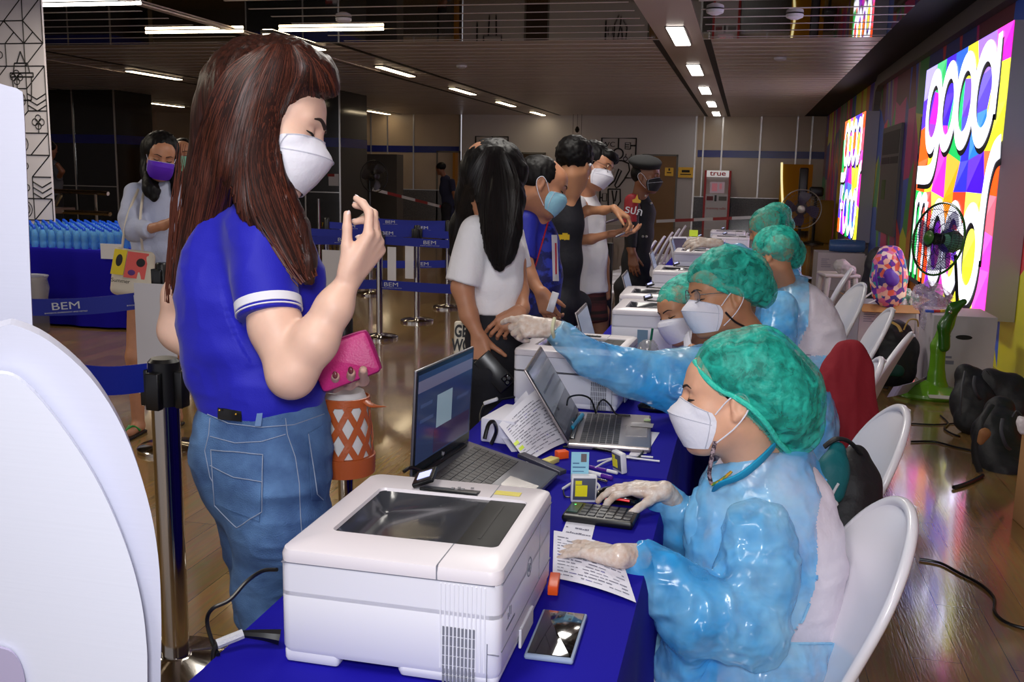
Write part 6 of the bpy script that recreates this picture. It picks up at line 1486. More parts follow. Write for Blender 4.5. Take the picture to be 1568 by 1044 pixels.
p = PZ(527, 484, 0.985); post(p[0], p[1], 0.985, 0.03, 0.17, 'queue post hidden between the wallet and the woven bag', cass=False)

# ------------------------------------------------------------------ the near staff member at the desk (cap, blue gown)
R2 = person(1150, 1044, 2.2, 'nearest seated staff member in green hair cap and blue gown, one hand on a mouse')
hd = Head(P(1124, 612, 2.2), dirc(-0.97, 0.03, 0.2), dirc(0.05, 0.99, -0.08), 1.06)
S = Sdf(); hd.add(S, P(1158, 715, 2.24), 0.060)
S.pl([(1158, 715, 2.24, 44), (1170, 760, 2.24, 60)], 0.03)
body = sobj(S, 0.0036, 'body', [M_skinM], R2); hd.bvh(body)
hd.brows(R2, w=0.0026); mk = hd.mask(R2)
# inner white shirt and the blue gown over it
tor = [(1168, 722, 2.24, 52), (1172, 775, 2.23, 92), (1172, 850, 2.22, 108), (1166, 950, 2.21, 110), (1156, 1050, 2.2, 112), (1150, 1180, 2.19, 118)]
S = Sdf(); S.pl(tor, 0.05, 0.85); S.pl([(1235, 850, 2.24, 50), (1238, 940, 2.24, 46)], 0.04)
sobj(S, 0.006, 'white_shirt', [M_shirtw], R2, None, lambda V: folds(8, 0.006, 31, (1, 1, 1.6))(V)+ridged(7, 0.004, 9, (1, 1, 2))(V))
def gkeep(C_):
    px, py = pxy(C_); z = (C_-CO) @ CF
    edge = np.interp(py, [680, 740, 800, 850, 900, 950, 985, 1000, 1300], [1300, 1262, 1250, 1252, 1248, 1228, 1200, 1200, 1200])
    back = ((C_-np.array(P(1170, 850, 2.22))) @ CF) > 0.10
    return (px < edge) | ((py > 985) & ~back)
S = Sdf(); S.pl(tor, 0.05, 0.85, grow=0.012); S.pl([(1140, 1010, 2.15, 120), (1110, 1200, 2.15, 130)], 0.06, grow=0.006); S.cut(P(1150, 702, 2.24), dirc(-0.25, 1, 0.1))
gown_d = lambda V: folds(10, 0.007, 41, (1, 1, 0.7))(V)+ridged(9, 0.007, 44)(V)+ridged(22, 0.0035, 47)(V)
gown = sobj(S, 0.005, 'blue_gown', [M_gown], R2, None, gown_d, 1, gkeep)
lay_line([gown], [(1264, 735), (1251, 800), (1253, 850), (1249, 900), (1229, 950), (1201, 985), (1292, 985)], 0.0035, M_gown, 'gown_hem', R2, 14)
# inner collar, lanyard
M_scrub = mat('turquoise_scrub', (20, 150, 196), 0.8, bump=(14, 0.3, 4, 0.02))
fit(MB().tube([P(1092, 752, 2.13), P(1104, 741, 2.09), P(1135, 728, 2.08), P(1165, 704, 2.10), P(1184, 684, 2.16)], [0.004, 0.011, 0.014, 0.014, 0.012], 10, flat=0.45).build('inner_collar', M_scrub), R2)
S = Sdf(); S.pl([(1076, 752, 2.20, 16), (1084, 795, 2.17, 32), (1096, 860, 2.16, 44)], 0.03, 0.6); S.cut(P(1075, 742, 2.2), dirc(-0.35, 1, 0))
sobj(S, 0.005, 'gown_front', [M_gown], R2, None, folds(20, 0.004, 5))
fit(MB().tube([P(1095, 676, 2.12), P(1090, 700, 2.1), P(1086, 725, 2.1), P(1090, 742, 2.1)], 0.0048, 8, flat=0.6).build('patterned_lanyard', mat('patterned_strap', (150, 130, 140), 0.6, var=(160, 0, (40, 20, 40), 0.45, 0.55))), R2)
fit(MB().tube([P(1090, 742, 2.1), P(1104, 735, 2.1), P(1120, 722, 2.11)], 0.008, 8, flat=0.4).build('yellow_card_strap', mat('yellow_green_strap', (200, 150, 40), 0.5, var=(60, 0, (60, 130, 60), 0.45, 0.55))), R2)
# sleeves
S = Sdf(); S.pl([(1156, 824, 2.08, 54), (1156, 890, 2.04, 56), (1150, 960, 1.99, 56)], 0.03); S.pl([(1150, 972, 1.99, 56), (1068, 936, 1.97, 52), (1006, 886, 1.96, 40), (964, 853, 1.95, 27)], 0.03, None, 2); S.pl([(1060, 950, 2.0, 40), (1050, 1040, 2.05, 40)], 0.05)
sobj(S, 0.005, 'near_sleeve', [M_gown], R2, None, lambda V: folds(11, 0.007, 51)(V)+ridged(9, 0.009, 52)(V)+ridged(22, 0.004, 53)(V))
S = Sdf(); S.pl([(1095, 800, 2.34, 52), (1085, 850, 2.38, 42), (1050, 815, 2.36, 36), (1022, 772, 2.34, 24), (1010, 762, 2.34, 24)], 0.03, None, 2)
sobj(S, 0.005, 'far_sleeve', [M_gown], R2, None, lambda V: folds(14, 0.006, 61)(V)+ridged(16, 0.004, 62)(V))
fit(MB().tube([P(1018, 746, 2.29), P(1008, 760, 2.30), P(1010, 782, 2.31)], 0.008, 8).build('sleeve_cuff', M_gown), R2)
# gloved hands
S = Sdf(); w0 = P(978, 853, 1.955); w1 = PZ(948, 851, TZ+0.035)
S.cone(w0, w1, 0.028, 0.026, 0.02)
hand(S, w1, PZ(850, 832, TZ+0.015)-w1, (0, 0, -1), (-0.1, 1, 0), 0.90, [(2, 8, 4), (6, 10, 6), (8, 12, 6), (6, 12, 8)], (34, 6, 4), 8.0, 0.003, 0.0004)
sobj(S, 0.0028, 'flat_glove', [M_glove], R2, None, ridged(60, 0.0004, 3))
S = Sdf(); w0 = P(1034, 770, 2.33); w1 = PZ(1017, 751, TZ+0.055)
S.cone(w0, w1, 0.024, 0.024, 0.02)
hand(S, w1, np.array((-1, 0.02, -0.02)), (0.2, 0, -1), (0, -1, 0), 0.9, [(18, 26, 20), (10, 22, 18), (8, 22, 18), (10, 26, 20)], (48, 4, 0), 7.0, 0.004, 0.0012)
sobj(S, 0.0028, 'mouse_glove', [M_glove], R2, None, ridged(60, 0.0008, 4))
# cap
crow = [(1110, 560, 2.2, 44), (1150, 572, 2.22, 66), (1186, 610, 2.24, 68), (1214, 655, 2.25, 42)]
S = Sdf(); S.pl(crow, 0.05, 1.15)
rim = [(1057, 540), (1058, 556), (1072, 584), (1095, 606), (1118, 618), (1150, 640), (1175, 664), (1190, 690), (1206, 702)]
def ckeep(C_):
    px, py = pxy(C_); lim = np.interp(px, [1040, 1058, 1072, 1095, 1118, 1150, 1175, 1190, 1206, 1300], [540, 560, 584, 606, 620, 642, 668, 692, 706, 760]); near = ((C_-hd.c) @ CF) < 0.02
    return (py < lim) | (~near & (py < lim+30) & (px > 1110))
cp = sobj(S, 0.0045, 'bouffant_cap', [M_cap], R2, None, lambda V: ridged(26, 0.0032, 5)(V)+folds(12, 0.004, 6)(V), 1, ckeep)
S = Sdf(); S.pl([(a, b_, c, r*0.9) for a, b_, c, r in crow], 0.05, 1.1); S.ell(hd.T((0, -0.02, 0.04)), (0.085, 0.1, 0.085), hd.R, 0.03); 
sobj(S, 0.006, 'hair', [M_hairk], R2, None, None, 1, lambda C_: (lambda px, py: py < np.interp(px, [1040, 1072, 1095, 1118, 1150, 1185, 1206, 1300], [530, 578, 602, 616, 652, 676, 690, 700]))(*pxy(C_)))
fit(MB().tube(catmull([np.array(q) for q in onmesh([cp], [(1062, 540), (1064, 553), (1077, 574), (1098, 594), (1122, 606), (1152, 626), (1176, 652), (1192, 676), (1208, 692)], 0.0)], [1]*9, 3)[0], 0.0065, 8).build('elastic_rim', M_capr), cp, R2)
S = Sdf(); lp = P(1140, 1075, 2.12); S.cone(P(1150, 1150, 2.2), (-0.30, 2.12, 0.52), 0.10, 0.085, 0.03); S.cone((-0.30, 2.12, 0.52), (-0.33, 2.15, 0.06), 0.08, 0.1, 0.03); S.cone(P(1150, 1150, 2.3), (-0.28, 2.36, 0.52), 0.10, 0.085, 0.03); S.cone((-0.28, 2.36, 0.52), (-0.30, 2.36, 0.06), 0.08, 0.1, 0.03)
sobj(S, 0.008, 'gown_skirt', [M_gown], R2, None, lambda V: ridged(10, 0.008, 71)(V), 1)
# ------------------------------------------------------------------ the rest of the staff at the desk
M_skinA = mat('light_brown_skin', (190, 136, 100), 0.5, sss=0.1)
def gown_fold(seed, a=1.0): return lambda V: a*(folds(10, 0.006, seed, (1, 1, 0.7))(V)+ridged(11, 0.004, seed+3)(V)+ridged(26, 0.0018, seed+5)(V))
# B reaches across the desk
RB = person(1180, 700, 3.35, 'seated staff member with glasses and a green cap, stretching a gloved arm over the desk')
hd = Head(P(1108, 455, 3.38), dirc(-0.96, -0.10, -0.18), dirc(-0.1, 0.99, -0.05), 1.1)
S = Sdf(); hd.add(S, P(1150, 530, 3.45), 0.062); S.pl([(1150, 530, 3.45, 30), (1170, 560, 3.45, 40)], 0.03)
bd = sobj(S, 0.0042, 'body', [M_skinA], RB); hd.bvh(bd); hd.brows(RB, lash=True); hd.mask(RB)
# glasses
b = MB(); Tq = hd.T
for q in (-1, 1): b.tube([Tq((q*0.033+0.026*math.cos(a), 0.106-0.006*abs(math.cos(a)), 0.012+0.020*math.sin(a))) for a in np.linspace(0, 2*math.pi, 17)], 0.0014, 6, False)
b.tube([Tq((-0.008, 0.108, 0.014)), Tq((0.008, 0.108, 0.014))], 0.0014, 6, False)
for q in (-1, 1): b.tube([Tq((q*0.058, 0.10, 0.016)), Tq((q*0.074, 0.05, 0.016)), Tq((q*0.080, -0.01, 0.012))], 0.0013, 6)
g = fit(b.build('glasses_frame', mat('steel_glasses', (150, 146, 150), 0.2, 0.8)), RB)
b = MB()
for q in (-1, 1): b.add([Tq((q*0.033+0.025*math.cos(a), 0.105-0.006*abs(math.cos(a)), 0.012+0.019*math.sin(a))) for a in np.linspace(0, 2*math.pi, 16, endpoint=False)], [tuple(range(16))])
fit(b.build('lens', mat('glasses_lens', (200, 210, 220), 0.05, alpha=0.25)), g, RB)
tor = [(1160, 552, 3.48, 34), (1186, 590, 3.45, 60), (1195, 650, 3.42, 74), (1190, 740, 3.4, 80), (1180, 860, 3.4, 84)]
S = Sdf(); S.pl(tor, 0.05, 0.85); sobj(S, 0.008, 'white_shirt', [M_shirtw], RB, None, folds(8, 0.005, 131))
S = Sdf(); S.pl(tor, 0.05, 0.85, grow=0.012); S.pl([(1128, 560, 3.30, 44), (1140, 600, 3.25, 50)], 0.05)
sobj(S, 0.006, 'blue_gown', [M_gown], RB, None, gown_fold(141), 1, lambda C_: (lambda px, py: (px < np.interp(py, [500, 560, 600, 640], [1205, 1226, 1238, 1244])) | (py > 600))(*pxy(C_)))
text_obj('back_print', 'CAFE', P(1216, 548, 3.36)-np.array(RB.location)-CF*0.02, dirc(0.98, -0.1, 0.1), dirc(0.1, 0.95, 0), 0.045, M_ink, RB, 0.0005)
S = Sdf(); S.pl([(1128, 566, 3.28, 50), (1041, 586, 3.20, 48), (968, 571, 3.15, 33), (906, 549, 3.10, 27), (850, 505, 3.05, 18)], 0.03, None, 2)
sobj(S, 0.0045, 'reaching_sleeve', [M_gown], RB, None, gown_fold(151, 1.0))
S = Sdf(); w0 = P(858, 508, 3.06); w1 = P(842, 502, 3.05); S.cone(w0, w1, 0.034, 0.030, 0.01)
hand(S, w1, dirc(-0.98, 0.05, 0.05), dirc(-0.15, -0.45, 0.9), dirc(0, 1, 0.3), 0.98, [(18, 22, 10), (38, 60, 30), (46, 70, 36), (50, 74, 38)], (12, 14, 10), 2.5, 0.004, 0.0015)
sobj(S, 0.0032, 'reaching_glove', [M_glove], RB, None, ridged(50, 0.001, 7))
fit(MB().tube([P(849, 487, 3.02), P(846, 505, 2.99), P(850, 522, 3.03)], 0.006, 8).build('glove_cuff', mat('glove_cuff_yellowish', (214, 214, 180), 0.5)), RB)
bouffant(RB, hd, [(1085, 424, 3.38, 30), (1112, 420, 3.38, 42), (1140, 430, 3.40, 42), (1158, 446, 3.42, 30)], [(1046, 424), (1062, 436), (1085, 440), (1105, 443), (1122, 452), (1140, 462), (1158, 474)], 3.38, h=0.006, rimr=0.007, cutp=(P(1105, 448, 3.38), dirc(-0.32, -0.95, 0)))
fit(MB().tube([P(1111, 478, 3.28), P(1125, 492, 3.30), P(1140, 500, 3.33)], 0.0035, 6).build('black_cord', M_blackp), RB)
# C, small, partly hidden behind B
RC = person(1085, 620, 4.0, 'smaller seated staff member with lowered eyes beside the glasses wearer, half hidden')
hd = Head(P(1048, 478, 3.95), dirc(-0.86, -0.28, -0.42), dirc(-0.2, 0.97, 0.0), 1.0)
S = Sdf(); hd.add(S, P(1072, 536, 4.0), 0.05); S.pl([(1042, 548, 3.8, 6), (1060, 534, 3.78, 8)], 0.01)
bd = sobj(S, 0.005, 'body', [M_skinA], RC); hd.bvh(bd); hd.brows(RC); hd.mask(RC, kind='pleat')
bouffant(RC, hd, [(1040, 455, 3.95, 24), (1058, 448, 3.98, 28), (1075, 458, 4.02, 24)], [(1018, 462), (1030, 468), (1048, 468), (1064, 470)], 3.95, h=0.008, rimr=0.006, cutp=(P(1048, 466, 3.95), dirc(-0.05, -1, 0)))
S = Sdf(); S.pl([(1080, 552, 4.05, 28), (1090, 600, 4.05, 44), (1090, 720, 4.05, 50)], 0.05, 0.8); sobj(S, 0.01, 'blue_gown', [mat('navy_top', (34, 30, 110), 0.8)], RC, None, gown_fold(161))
# D with her back half turned
RD = person(1228, 700, 4.95, 'seated staff member turned away, green cap and blue gown open over a white back')
hd = Head(P(1186, 392, 4.92), dirc(-0.72, -0.12, 0.66), dirc(-0.05, 0.99, 0), 0.98)
S = Sdf(); hd.add(S, P(1205, 445, 4.98), 0.055); S.pl([(1205, 445, 4.98, 18), (1215, 462, 4.98, 30)], 0.03)
sobj(S, 0.006, 'body', [M_skinA], RD)
bouffant(RD, hd, [(1178, 372, 4.92, 22), (1196, 372, 4.93, 24), (1212, 388, 4.96, 20), (1216, 398, 4.97, 13)], [(1156, 384), (1166, 391), (1178, 395), (1192, 402), (1206, 412)], 4.92, h=0.008, rimr=0.006, cutp=(P(1180, 398, 4.92), dirc(-0.4, -0.92, 0)))
tor = [(1212, 456, 4.98, 26), (1222, 478, 4.97, 46), (1232, 515, 4.95, 56), (1234, 560, 4.92, 60), (1230, 640, 4.9, 62)]
S = Sdf(); S.pl(tor, 0.05, 0.85); sobj(S, 0.01, 'white_shirt', [M_shirtw], RD, None, lambda V: folds(8, 0.006, 171)(V)+ridged(7, 0.005, 172, (1, 1, 2))(V))
S = Sdf(); S.pl(tor, 0.05, 0.85, grow=0.014)
sobj(S, 0.008, 'blue_gown', [M_gown], RD, None, gown_fold(181, 1.2), 1, lambda C_: (lambda px, py: (px < np.interp(py, [415, 450, 500, 530, 545], [1236, 1240, 1236, 1222, 1215])) | (py > 545))(*pxy(C_)))
S = Sdf(); S.pl([(1196, 470, 4.80, 26), (1190, 510, 4.74, 27), (1178, 548, 4.68, 24)], 0.04, None, 2); S.pl([(1178, 548, 4.68, 24), (1120, 560, 4.60, 18)], 0.03); sobj(S, 0.008, 'near_sleeve', [M_gown], RD, None, gown_fold(191, 1.2))
# E reaches with a gloved hand, F behind
RE = person(1182, 480, 6.8, 'farther staff member in a green cap, reaching a gloved hand towards the yellow note')
hd = Head(P(1176, 352, 6.8), dirc(-0.85, -0.25, 0.4), dirc(-0.2, 0.97, 0), 1.1)
S = Sdf(); hd.add(S, P(1185, 392, 6.85), 0.05); sobj(S, 0.008, 'body', [M_skinA], RE)
bouffant(RE, hd, [(1170, 344, 6.8, 19), (1186, 342, 6.8, 19), (1196, 350, 6.85, 13)], [(1150, 354), (1160, 362), (1176, 366), (1190, 368)], 6.8, h=0.01, rimr=0.006, cutp=(P(1176, 362, 6.8), dirc(-0.2, -0.95, 0)))
S = Sdf(); S.pl([(1185, 396, 6.85, 18), (1192, 430, 6.85, 32), (1190, 520, 6.8, 36)], 0.05, 0.8); S.pl([(1172, 400, 6.7, 14), (1130, 385, 6.65, 9), (1096, 373, 6.6, 7.5)], 0.03, None, 2); sobj(S, 0.012, 'blue_gown', [M_gown], RE, None, gown_fold(201, 1.3))
S = Sdf(); hand(S, P(1094, 373, 6.6), dirc(-1, 0.1, 0), dirc(-0.1, -0.7, 0.7), dirc(0, 1, 0.3), 1.15, 'relaxed', (30, 5, 5), 5, 0.005, 0.002); S.cone(P(1102, 374, 6.6), P(1090, 372, 6.6), 0.032, 0.028, 0.02); sobj(S, 0.005, 'reaching_glove', [M_glove], RE)
RF = person(1194, 470, 7.7, 'staff member almost hidden behind the other green caps, only a pale green cap showing')
hd = Head(P(1186, 340, 7.7), dirc(-0.9, -0.1, 0.4), (0, 0, 1), 1.05)
S = Sdf(); hd.add(S, P(1190, 372, 7.75), 0.05); sobj(S, 0.01, 'body', [M_skinA], RF)
bouffant(RF, hd, [(1172, 334, 7.7, 12), (1190, 336, 7.7, 15), (1204, 346, 7.7, 13)], [(1160, 340), (1168, 348), (1180, 350)], 7.7, h=0.012, cutp=(P(1186, 352, 7.7), dirc(-0.1, -1, 0)))
S = Sdf(); S.pl([(1192, 376, 7.75, 14), (1196, 410, 7.75, 28), (1196, 500, 7.75, 30)], 0.05, 0.8); sobj(S, 0.014, 'blue_gown', [M_gown], RF)

# ------------------------------------------------------------------ customers
def legs(S, x0, y0, x1, y1, r=0.07, hipz=0.85, r2=0.05, z0=0.06, k=0.04):
    S.cone((x0, y0, hipz), (x0, y0, 0.48), r, r*0.75, k); S.cone((x0, y0, 0.48), (x0, y0, z0), r*0.75, r2, k); S.cone((x1, y1, hipz), (x1, y1, 0.48), r, r*0.75, k); S.cone((x1, y1, 0.48), (x1, y1, z0), r*0.75, r2, k)
def shoes(root, pts, mt, dx=0.09, nm='shoe', h=0.07):
    for x, y in pts: fit(MB().at((x+dx*0.5, y, 0)).box((-0.12, -0.045, 0), (0.12, 0.045, h), 0.03).build(nm, mt), root)
# G2 long black hair
G = person(755, 560, 3.45, 'customer with very long straight black hair and a white t-shirt, holding a phone')
hd = Head(P(752, 270, 3.45), dirc(0.93, -0.28, 0.2), dirc(0.25, 0.96, 0), 1.04)
S = Sdf(); hd.add(S, P(748, 338, 3.5), 0.05, ears=False); S.pl([(748, 335, 3.5, 22), (748, 360, 3.5, 26), (752, 420, 3.48, 28)], 0.03); S.pl([(748, 362, 3.5, 20), (724, 366, 3.40, 16), (722, 380, 3.38, 16)], 0.02); S.pl([(748, 362, 3.5, 20), (784, 372, 3.54, 14), (790, 400, 3.52, 14)], 0.02)
S.pl([(722, 380, 3.38, 17), (708, 440, 3.36, 16.5), (718, 482, 3.34, 13.5), (733, 514, 3.33, 9.5)], 0.02)
W = P(733, 514, 3.33); tp = hand(S, W, dirc(0.12, -0.98, 0.0), dirc(0.25, 0.0, 0.95), dirc(0.95, 0, -0.3), 0.98, [(12, 16, 10), (14, 18, 10), (16, 20, 12), (20, 24, 12)], (38, -14, 10), 4)
S.pl([(790, 400, 3.52, 15), (797, 445, 3.50, 12), (800, 472, 3.44, 10), (794, 482, 3.38, 9)], 0.02)
hand(S, P(797, 476, 3.38), dirc(-0.75, -0.62, -0.1), dirc(-0.3, -0.5, 0.6), dirc(-0.4, 0.7, -0.4), 0.95, [(20, 30, 20), (28, 34, 20), (34, 38, 22), (38, 42, 24)], (30, 10, 10), 3)
bd = sobj(S, 0.0038, 'body', [M_skinT], G); hd.bvh(bd); hd.brows(G, lash=False); hd.mask(G, loops=False)
S = Sdf(); S.pl([(750, 345, 3.5, 26), (754, 385, 3.47, 42), (756, 430, 3.46, 43)], 0.05, 0.75); S.pl([(756, 430, 3.46, 43), (755, 477, 3.46, 41)], 0.02, 0.78, 2)
S.pl([(729, 352, 3.40, 23), (709, 433, 3.36, 27)], 0.03, None, 2); S.pl([(785, 360, 3.55, 18), (795, 410, 3.55, 18)], 0.03, None, 2)
sobj(S, 0.005, 'white_tshirt', [M_tee], G, None, lambda V: folds(8, 0.006, 211, (1, 1, 0.6))(V)+ridged(8, 0.004, 212, (1, 1, 0.6))(V))
M_navyp = mat('black_trousers', (12, 12, 22), 0.8, bump=(8, 0.3, 4, 0.03))
S = Sdf(); S.pl([(757, 470, 3.46, 38), (758, 520, 3.45, 43), (764, 570, 3.45, 44)], 0.04, 0.8); p = P(764, 570, 3.45); legs(S, p[0]-0.03, 3.38, p[0]+0.03, 3.55, 0.10, p[2], 0.075); sobj(S, 0.008, 'wide_trousers', [M_navyp], G, None, folds(7, 0.008, 5, (1, 1, 0.3))); shoes(G, ((p[0]-0.03, 3.38), (p[0]+0.03, 3.55)), M_white)
S = Sdf(); S.ell(P(755, 262, 3.46), (0.108, 0.118, 0.116), H3(dirc(0.93, -0.28, 0.2), dirc(0.25, 0.96, 0)), 0.03)
S.pl([(750, 258, 3.45, 38), (732, 300, 3.48, 32), (714, 350, 3.50, 22), (700, 385, 3.50, 12)], 0.04, 0.8)
S.pl([(757, 268, 3.42, 36), (768, 305, 3.37, 33), (768, 350, 3.34, 27), (767, 385, 3.34, 19), (764, 410, 3.34, 7)], 0.04, 0.6)
S.pl([(775, 248, 3.44, 24), (793, 262, 3.44, 15), (798, 276, 3.44, 8)], 0.02)
hr = sobj(S, 0.005, 'hair', [M_hairk], G, None, hair_d)
GD = [[(745, 226), (722, 262), (706, 310), (697, 350), (692, 385), (690, 420)], [(750, 225), (735, 265), (722, 310), (712, 350), (702, 380), (696, 410)], [(756, 224), (752, 265), (748, 310), (750, 350), (752, 380), (756, 412)], [(762, 224), (765, 265), (768, 310), (770, 350), (768, 385), (766, 418)], [(768, 226), (785, 250), (795, 285), (790, 330), (782, 370), (775, 400)]]
guided('hair_strands', G, hr, GD, 420, 0.0017, mat('soft_black_strand', (22, 18, 18), 0.45, spec=0.35), 5, jit=3)
k_ = P(757, 568, 3.30); sp = empty('smartphone', tuple(k_), 0, 'black smartphone held low by the long-haired customer', 'phone')
MB().frame((0, 0, 0), dirc(0.75, 0.66, 0), dirc(0.66, -0.75, 0), dirc(0, 0, -1)).box((-0.036, -0.070, -0.005), (0.036, 0.075, 0.004), 0.004).build('case', mat('black_phone_back', (20, 20, 22), 0.3), sp)
b = MB().frame((0, 0, 0), dirc(0.75, 0.66, 0), dirc(0.66, -0.75, 0), dirc(0, 0, -1)); b.box((-0.002, 0.035, 0.004), (0.032, 0.07, 0.006), 0.002)
for dx_, dy_ in ((0.008, 0.044), (0.008, 0.061), (0.023, 0.052)): b.M = MB().frame((0, 0, 0), dirc(0.75, 0.66, 0), dirc(0.66, -0.75, 0), dirc(0, 0, -1)).M @ Matrix.Translation((dx_, dy_, 0)); b.lathe([(0.006, 0.004), (0.006, 0.008), (0.001, 0.008)], 12)
b.build('camera_block', mat('black_lens', (6, 6, 8), 0.1), sp)
# tote with lettering
tb = empty('tote_bag', tuple(P(724, 520, 3.52)), 0, 'cream canvas tote with big black GENTLEWOMAN lettering behind the arm of the long-haired customer', 'tote bag')
M_canvas = mat('cream_canvas', (214, 204, 186), 0.85, bump=(350, 0.2)); fx, fu = dirc(1, -0.05, 0.1), dirc(0.02, 1, 0); fn = -CF
bag = MB().frame((0, 0, 0), fx, fu, fn); bag.box((-0.072, -0.10, -0.03), (0.068, 0.068, 0.0), 0.012); bag.build('bag_body', M_canvas, tb)
for dz_ in (0.0, -0.028): MB().frame((0, 0, 0), fx, fu, fn).tube([(-0.035, 0.06, dz_), (-0.03, 0.11, dz_), (0.0, 0.125, dz_), (0.035, 0.10, dz_), (0.045, 0.06, dz_)], 0.009, 8, flat=0.3).build('handle', M_canvas, tb)
for t_, dy_ in (('GENTLE', 0.028), ('WOMAN', -0.025), ('GENTLE', -0.08)): text_obj('lettering', t_, fx*0.0+fu*dy_+fn*0.002, fx, fu, 0.062, M_line, tb, 0.0004, 'CENTER', 0.62, 0.0022)
S = Sdf()
# FM balding man in a football shirt
G = person(825, 560, 4.4, 'balding customer in a blue football shirt with a pale blue mask')
hd = Head(P(828, 284, 4.4), dirc(0.9, -0.34, 0.1), dirc(0.3, 0.95, 0), 1.08)
S = Sdf(); hd.add(S, P(820, 326, 4.45), 0.062); S.pl([(820, 322, 4.45, 20), (818, 345, 4.45, 22), (824, 420, 4.43, 22)], 0.03); S.pl([(818, 345, 4.45, 18), (806, 350, 4.36, 12), (802, 386, 4.31, 12)], 0.02)
S.pl([(802, 385, 4.30, 12), (812, 425, 4.26, 11), (828, 448, 4.22, 8.5)], 0.02); hand(S, P(828, 446, 4.22), dirc(0.35, -0.93, 0), dirc(0.4, 0.1, 0.9), dirc(0.9, 0, -0.3), 1.05, 'grip', (30, 5, 10), 3, 0.005)
bd = sobj(S, 0.005, 'body', [M_skinT], G); hd.bvh(bd); hd.brows(G); hd.mask(G, mat('pale_blue_mask', (150, 206, 226), 0.7, bump=(90, 0.15)), 'pleat')
S = Sdf(); S.ell(hd.T((0, -0.02, 0.035)), np.array((0.083, 0.098, 0.088))*1.08, hd.R, 0.02); S.cut(hd.T((0, 0.035, 0.06)), hd.R @ np.array((0, 0.9, 0.25))); S.cut(hd.T((0, 0, -0.03)), hd.R @ np.array((0, 0.4, -1)))
sobj(S, 0.006, 'thinning_hair', [M_hairk], G, None, lambda V: 0.003*vnoise(V*np.array([1, 1, 0.4]), 90, 2))
M_foot = mat('football_blue', (34, 44, 168), 0.6, bump=(10, 0.3, 4, 0.03)); M_foot2 = mat('football_dark_print', (20, 26, 100), 0.6, var=(24, 0, (44, 60, 180), 0.45, 0.55)); M_redp = mat('red_piping', (190, 30, 50), 0.6)
S = Sdf(); S.pl([(818, 334, 4.45, 24), (822, 370, 4.43, 32), (826, 420, 4.42, 31), (828, 492, 4.42, 30)], 0.05, 0.75, 2); S.pl([(806, 340, 4.36, 20), (800, 396, 4.30, 19)], 0.03, None, 2)
js = sobj(S, 0.006, 'football_shirt', [M_foot, M_foot2], G, lambda C_: ((pxy(C_)[0] > np.interp(pxy(C_)[1], [330, 400, 470], [838, 822, 812])) | (pxy(C_)[1] > 395)).astype(int), folds(9, 0.005, 221, (1, 1, 0.6)))
lay_line([js], [(842, 330), (832, 365), (822, 400), (812, 430)], 0.004, M_redp, 'red_piping', G, 6); lay_line([js], [(808, 318), (822, 312), (836, 318), (844, 326)], 0.006, mat('collar_print', (190, 120, 170), 0.6), 'collar_trim', G, 5)
lay_patch([js], [(846, 430), (855, 430), (852, 360), (844, 360)], M_white, 'chest_print', G, 3, 12, 0.004); lay_line([js], [(849, 372), (850, 420)], 0.004, mat('print_red', (180, 40, 60), 0.6), 'print_detail', G, 5, off=0.008)
S = Sdf(); S.pl([(828, 480, 4.42, 29), (830, 520, 4.42, 30)], 0.03, 0.8); p = P(830, 520, 4.42); legs(S, p[0]-0.03, 4.36, p[0]+0.04, 4.50, 0.095, p[2], 0.06); sobj(S, 0.01, 'navy_trousers', [mat('navy_trousers', (24, 28, 70), 0.8)], G); shoes(G, ((p[0]-0.03, 4.36), (p[0]+0.04, 4.50)), M_blackp)
tag(MB().frame(P(845, 462, 4.2), dirc(0.3, 0.95, 0), dirc(0.95, -0.3, 0), dirc(0, 0, 1)).box((-0.045, -0.012, -0.004), (0.045, 0.02, 0.004), 0.003).build('smartphone', M_white), 'white edged phone in the hand of the balding customer', 'phone')
# BK man in black behind
G = person(868, 560, 5.2, 'customer dressed in black with a white earphone, mostly hidden behind the others')
hd = Head(P(880, 250, 5.2), dirc(0.5, -0.12, 0.86), dirc(0.1, 1, 0), 1.05)
S = Sdf(); hd.add(S, P(872, 290, 5.2), 0.058); S.pl([(872, 290, 5.2, 12), (870, 330, 5.2, 16), (885, 330, 5.3, 9), (900, 322, 5.35, 7)], 0.02); S.pl([(900, 322, 5.35, 7), (925, 322, 5.3, 6.5), (940, 318, 5.25, 5)], 0.02); hand(S, P(940, 318, 5.25), dirc(0.8, -0.55, 0), dirc(-0.5, -0.8, 0.2), dirc(0, 0, -1), 1.0, 'grip', (30, 5, 5), 3, 0.005)
bd = sobj(S, 0.006, 'body', [M_skinA], G)
S = Sdf(); S.ell(hd.T((0, -0.015, 0.042)), (0.098, 0.115, 0.100), hd.R, 0.02); S.cut(hd.T((0, 0.07, -0.02)), hd.R @ np.array((0, 0.75, -0.65))); sobj(S, 0.007, 'hair', [M_hairk], G, None, lambda V: 0.005*vnoise(V, 70, 2))
fit(MB().sphere(hd.T((0.088, 0.0, -0.008)), 0.009, 10, 8).build('earphone', M_white), G)
S = Sdf(); S.pl([(872, 300, 5.22, 17), (868, 340, 5.2, 24), (866, 400, 5.2, 23), (864, 470, 5.2, 23)], 0.05, 0.8); p = P(864, 470, 5.2); legs(S, p[0]-0.03, 5.15, p[0]+0.05, 5.28, 0.09, p[2], 0.06)
ys_ = mat('yellow_band', (216, 180, 30), 0.6)
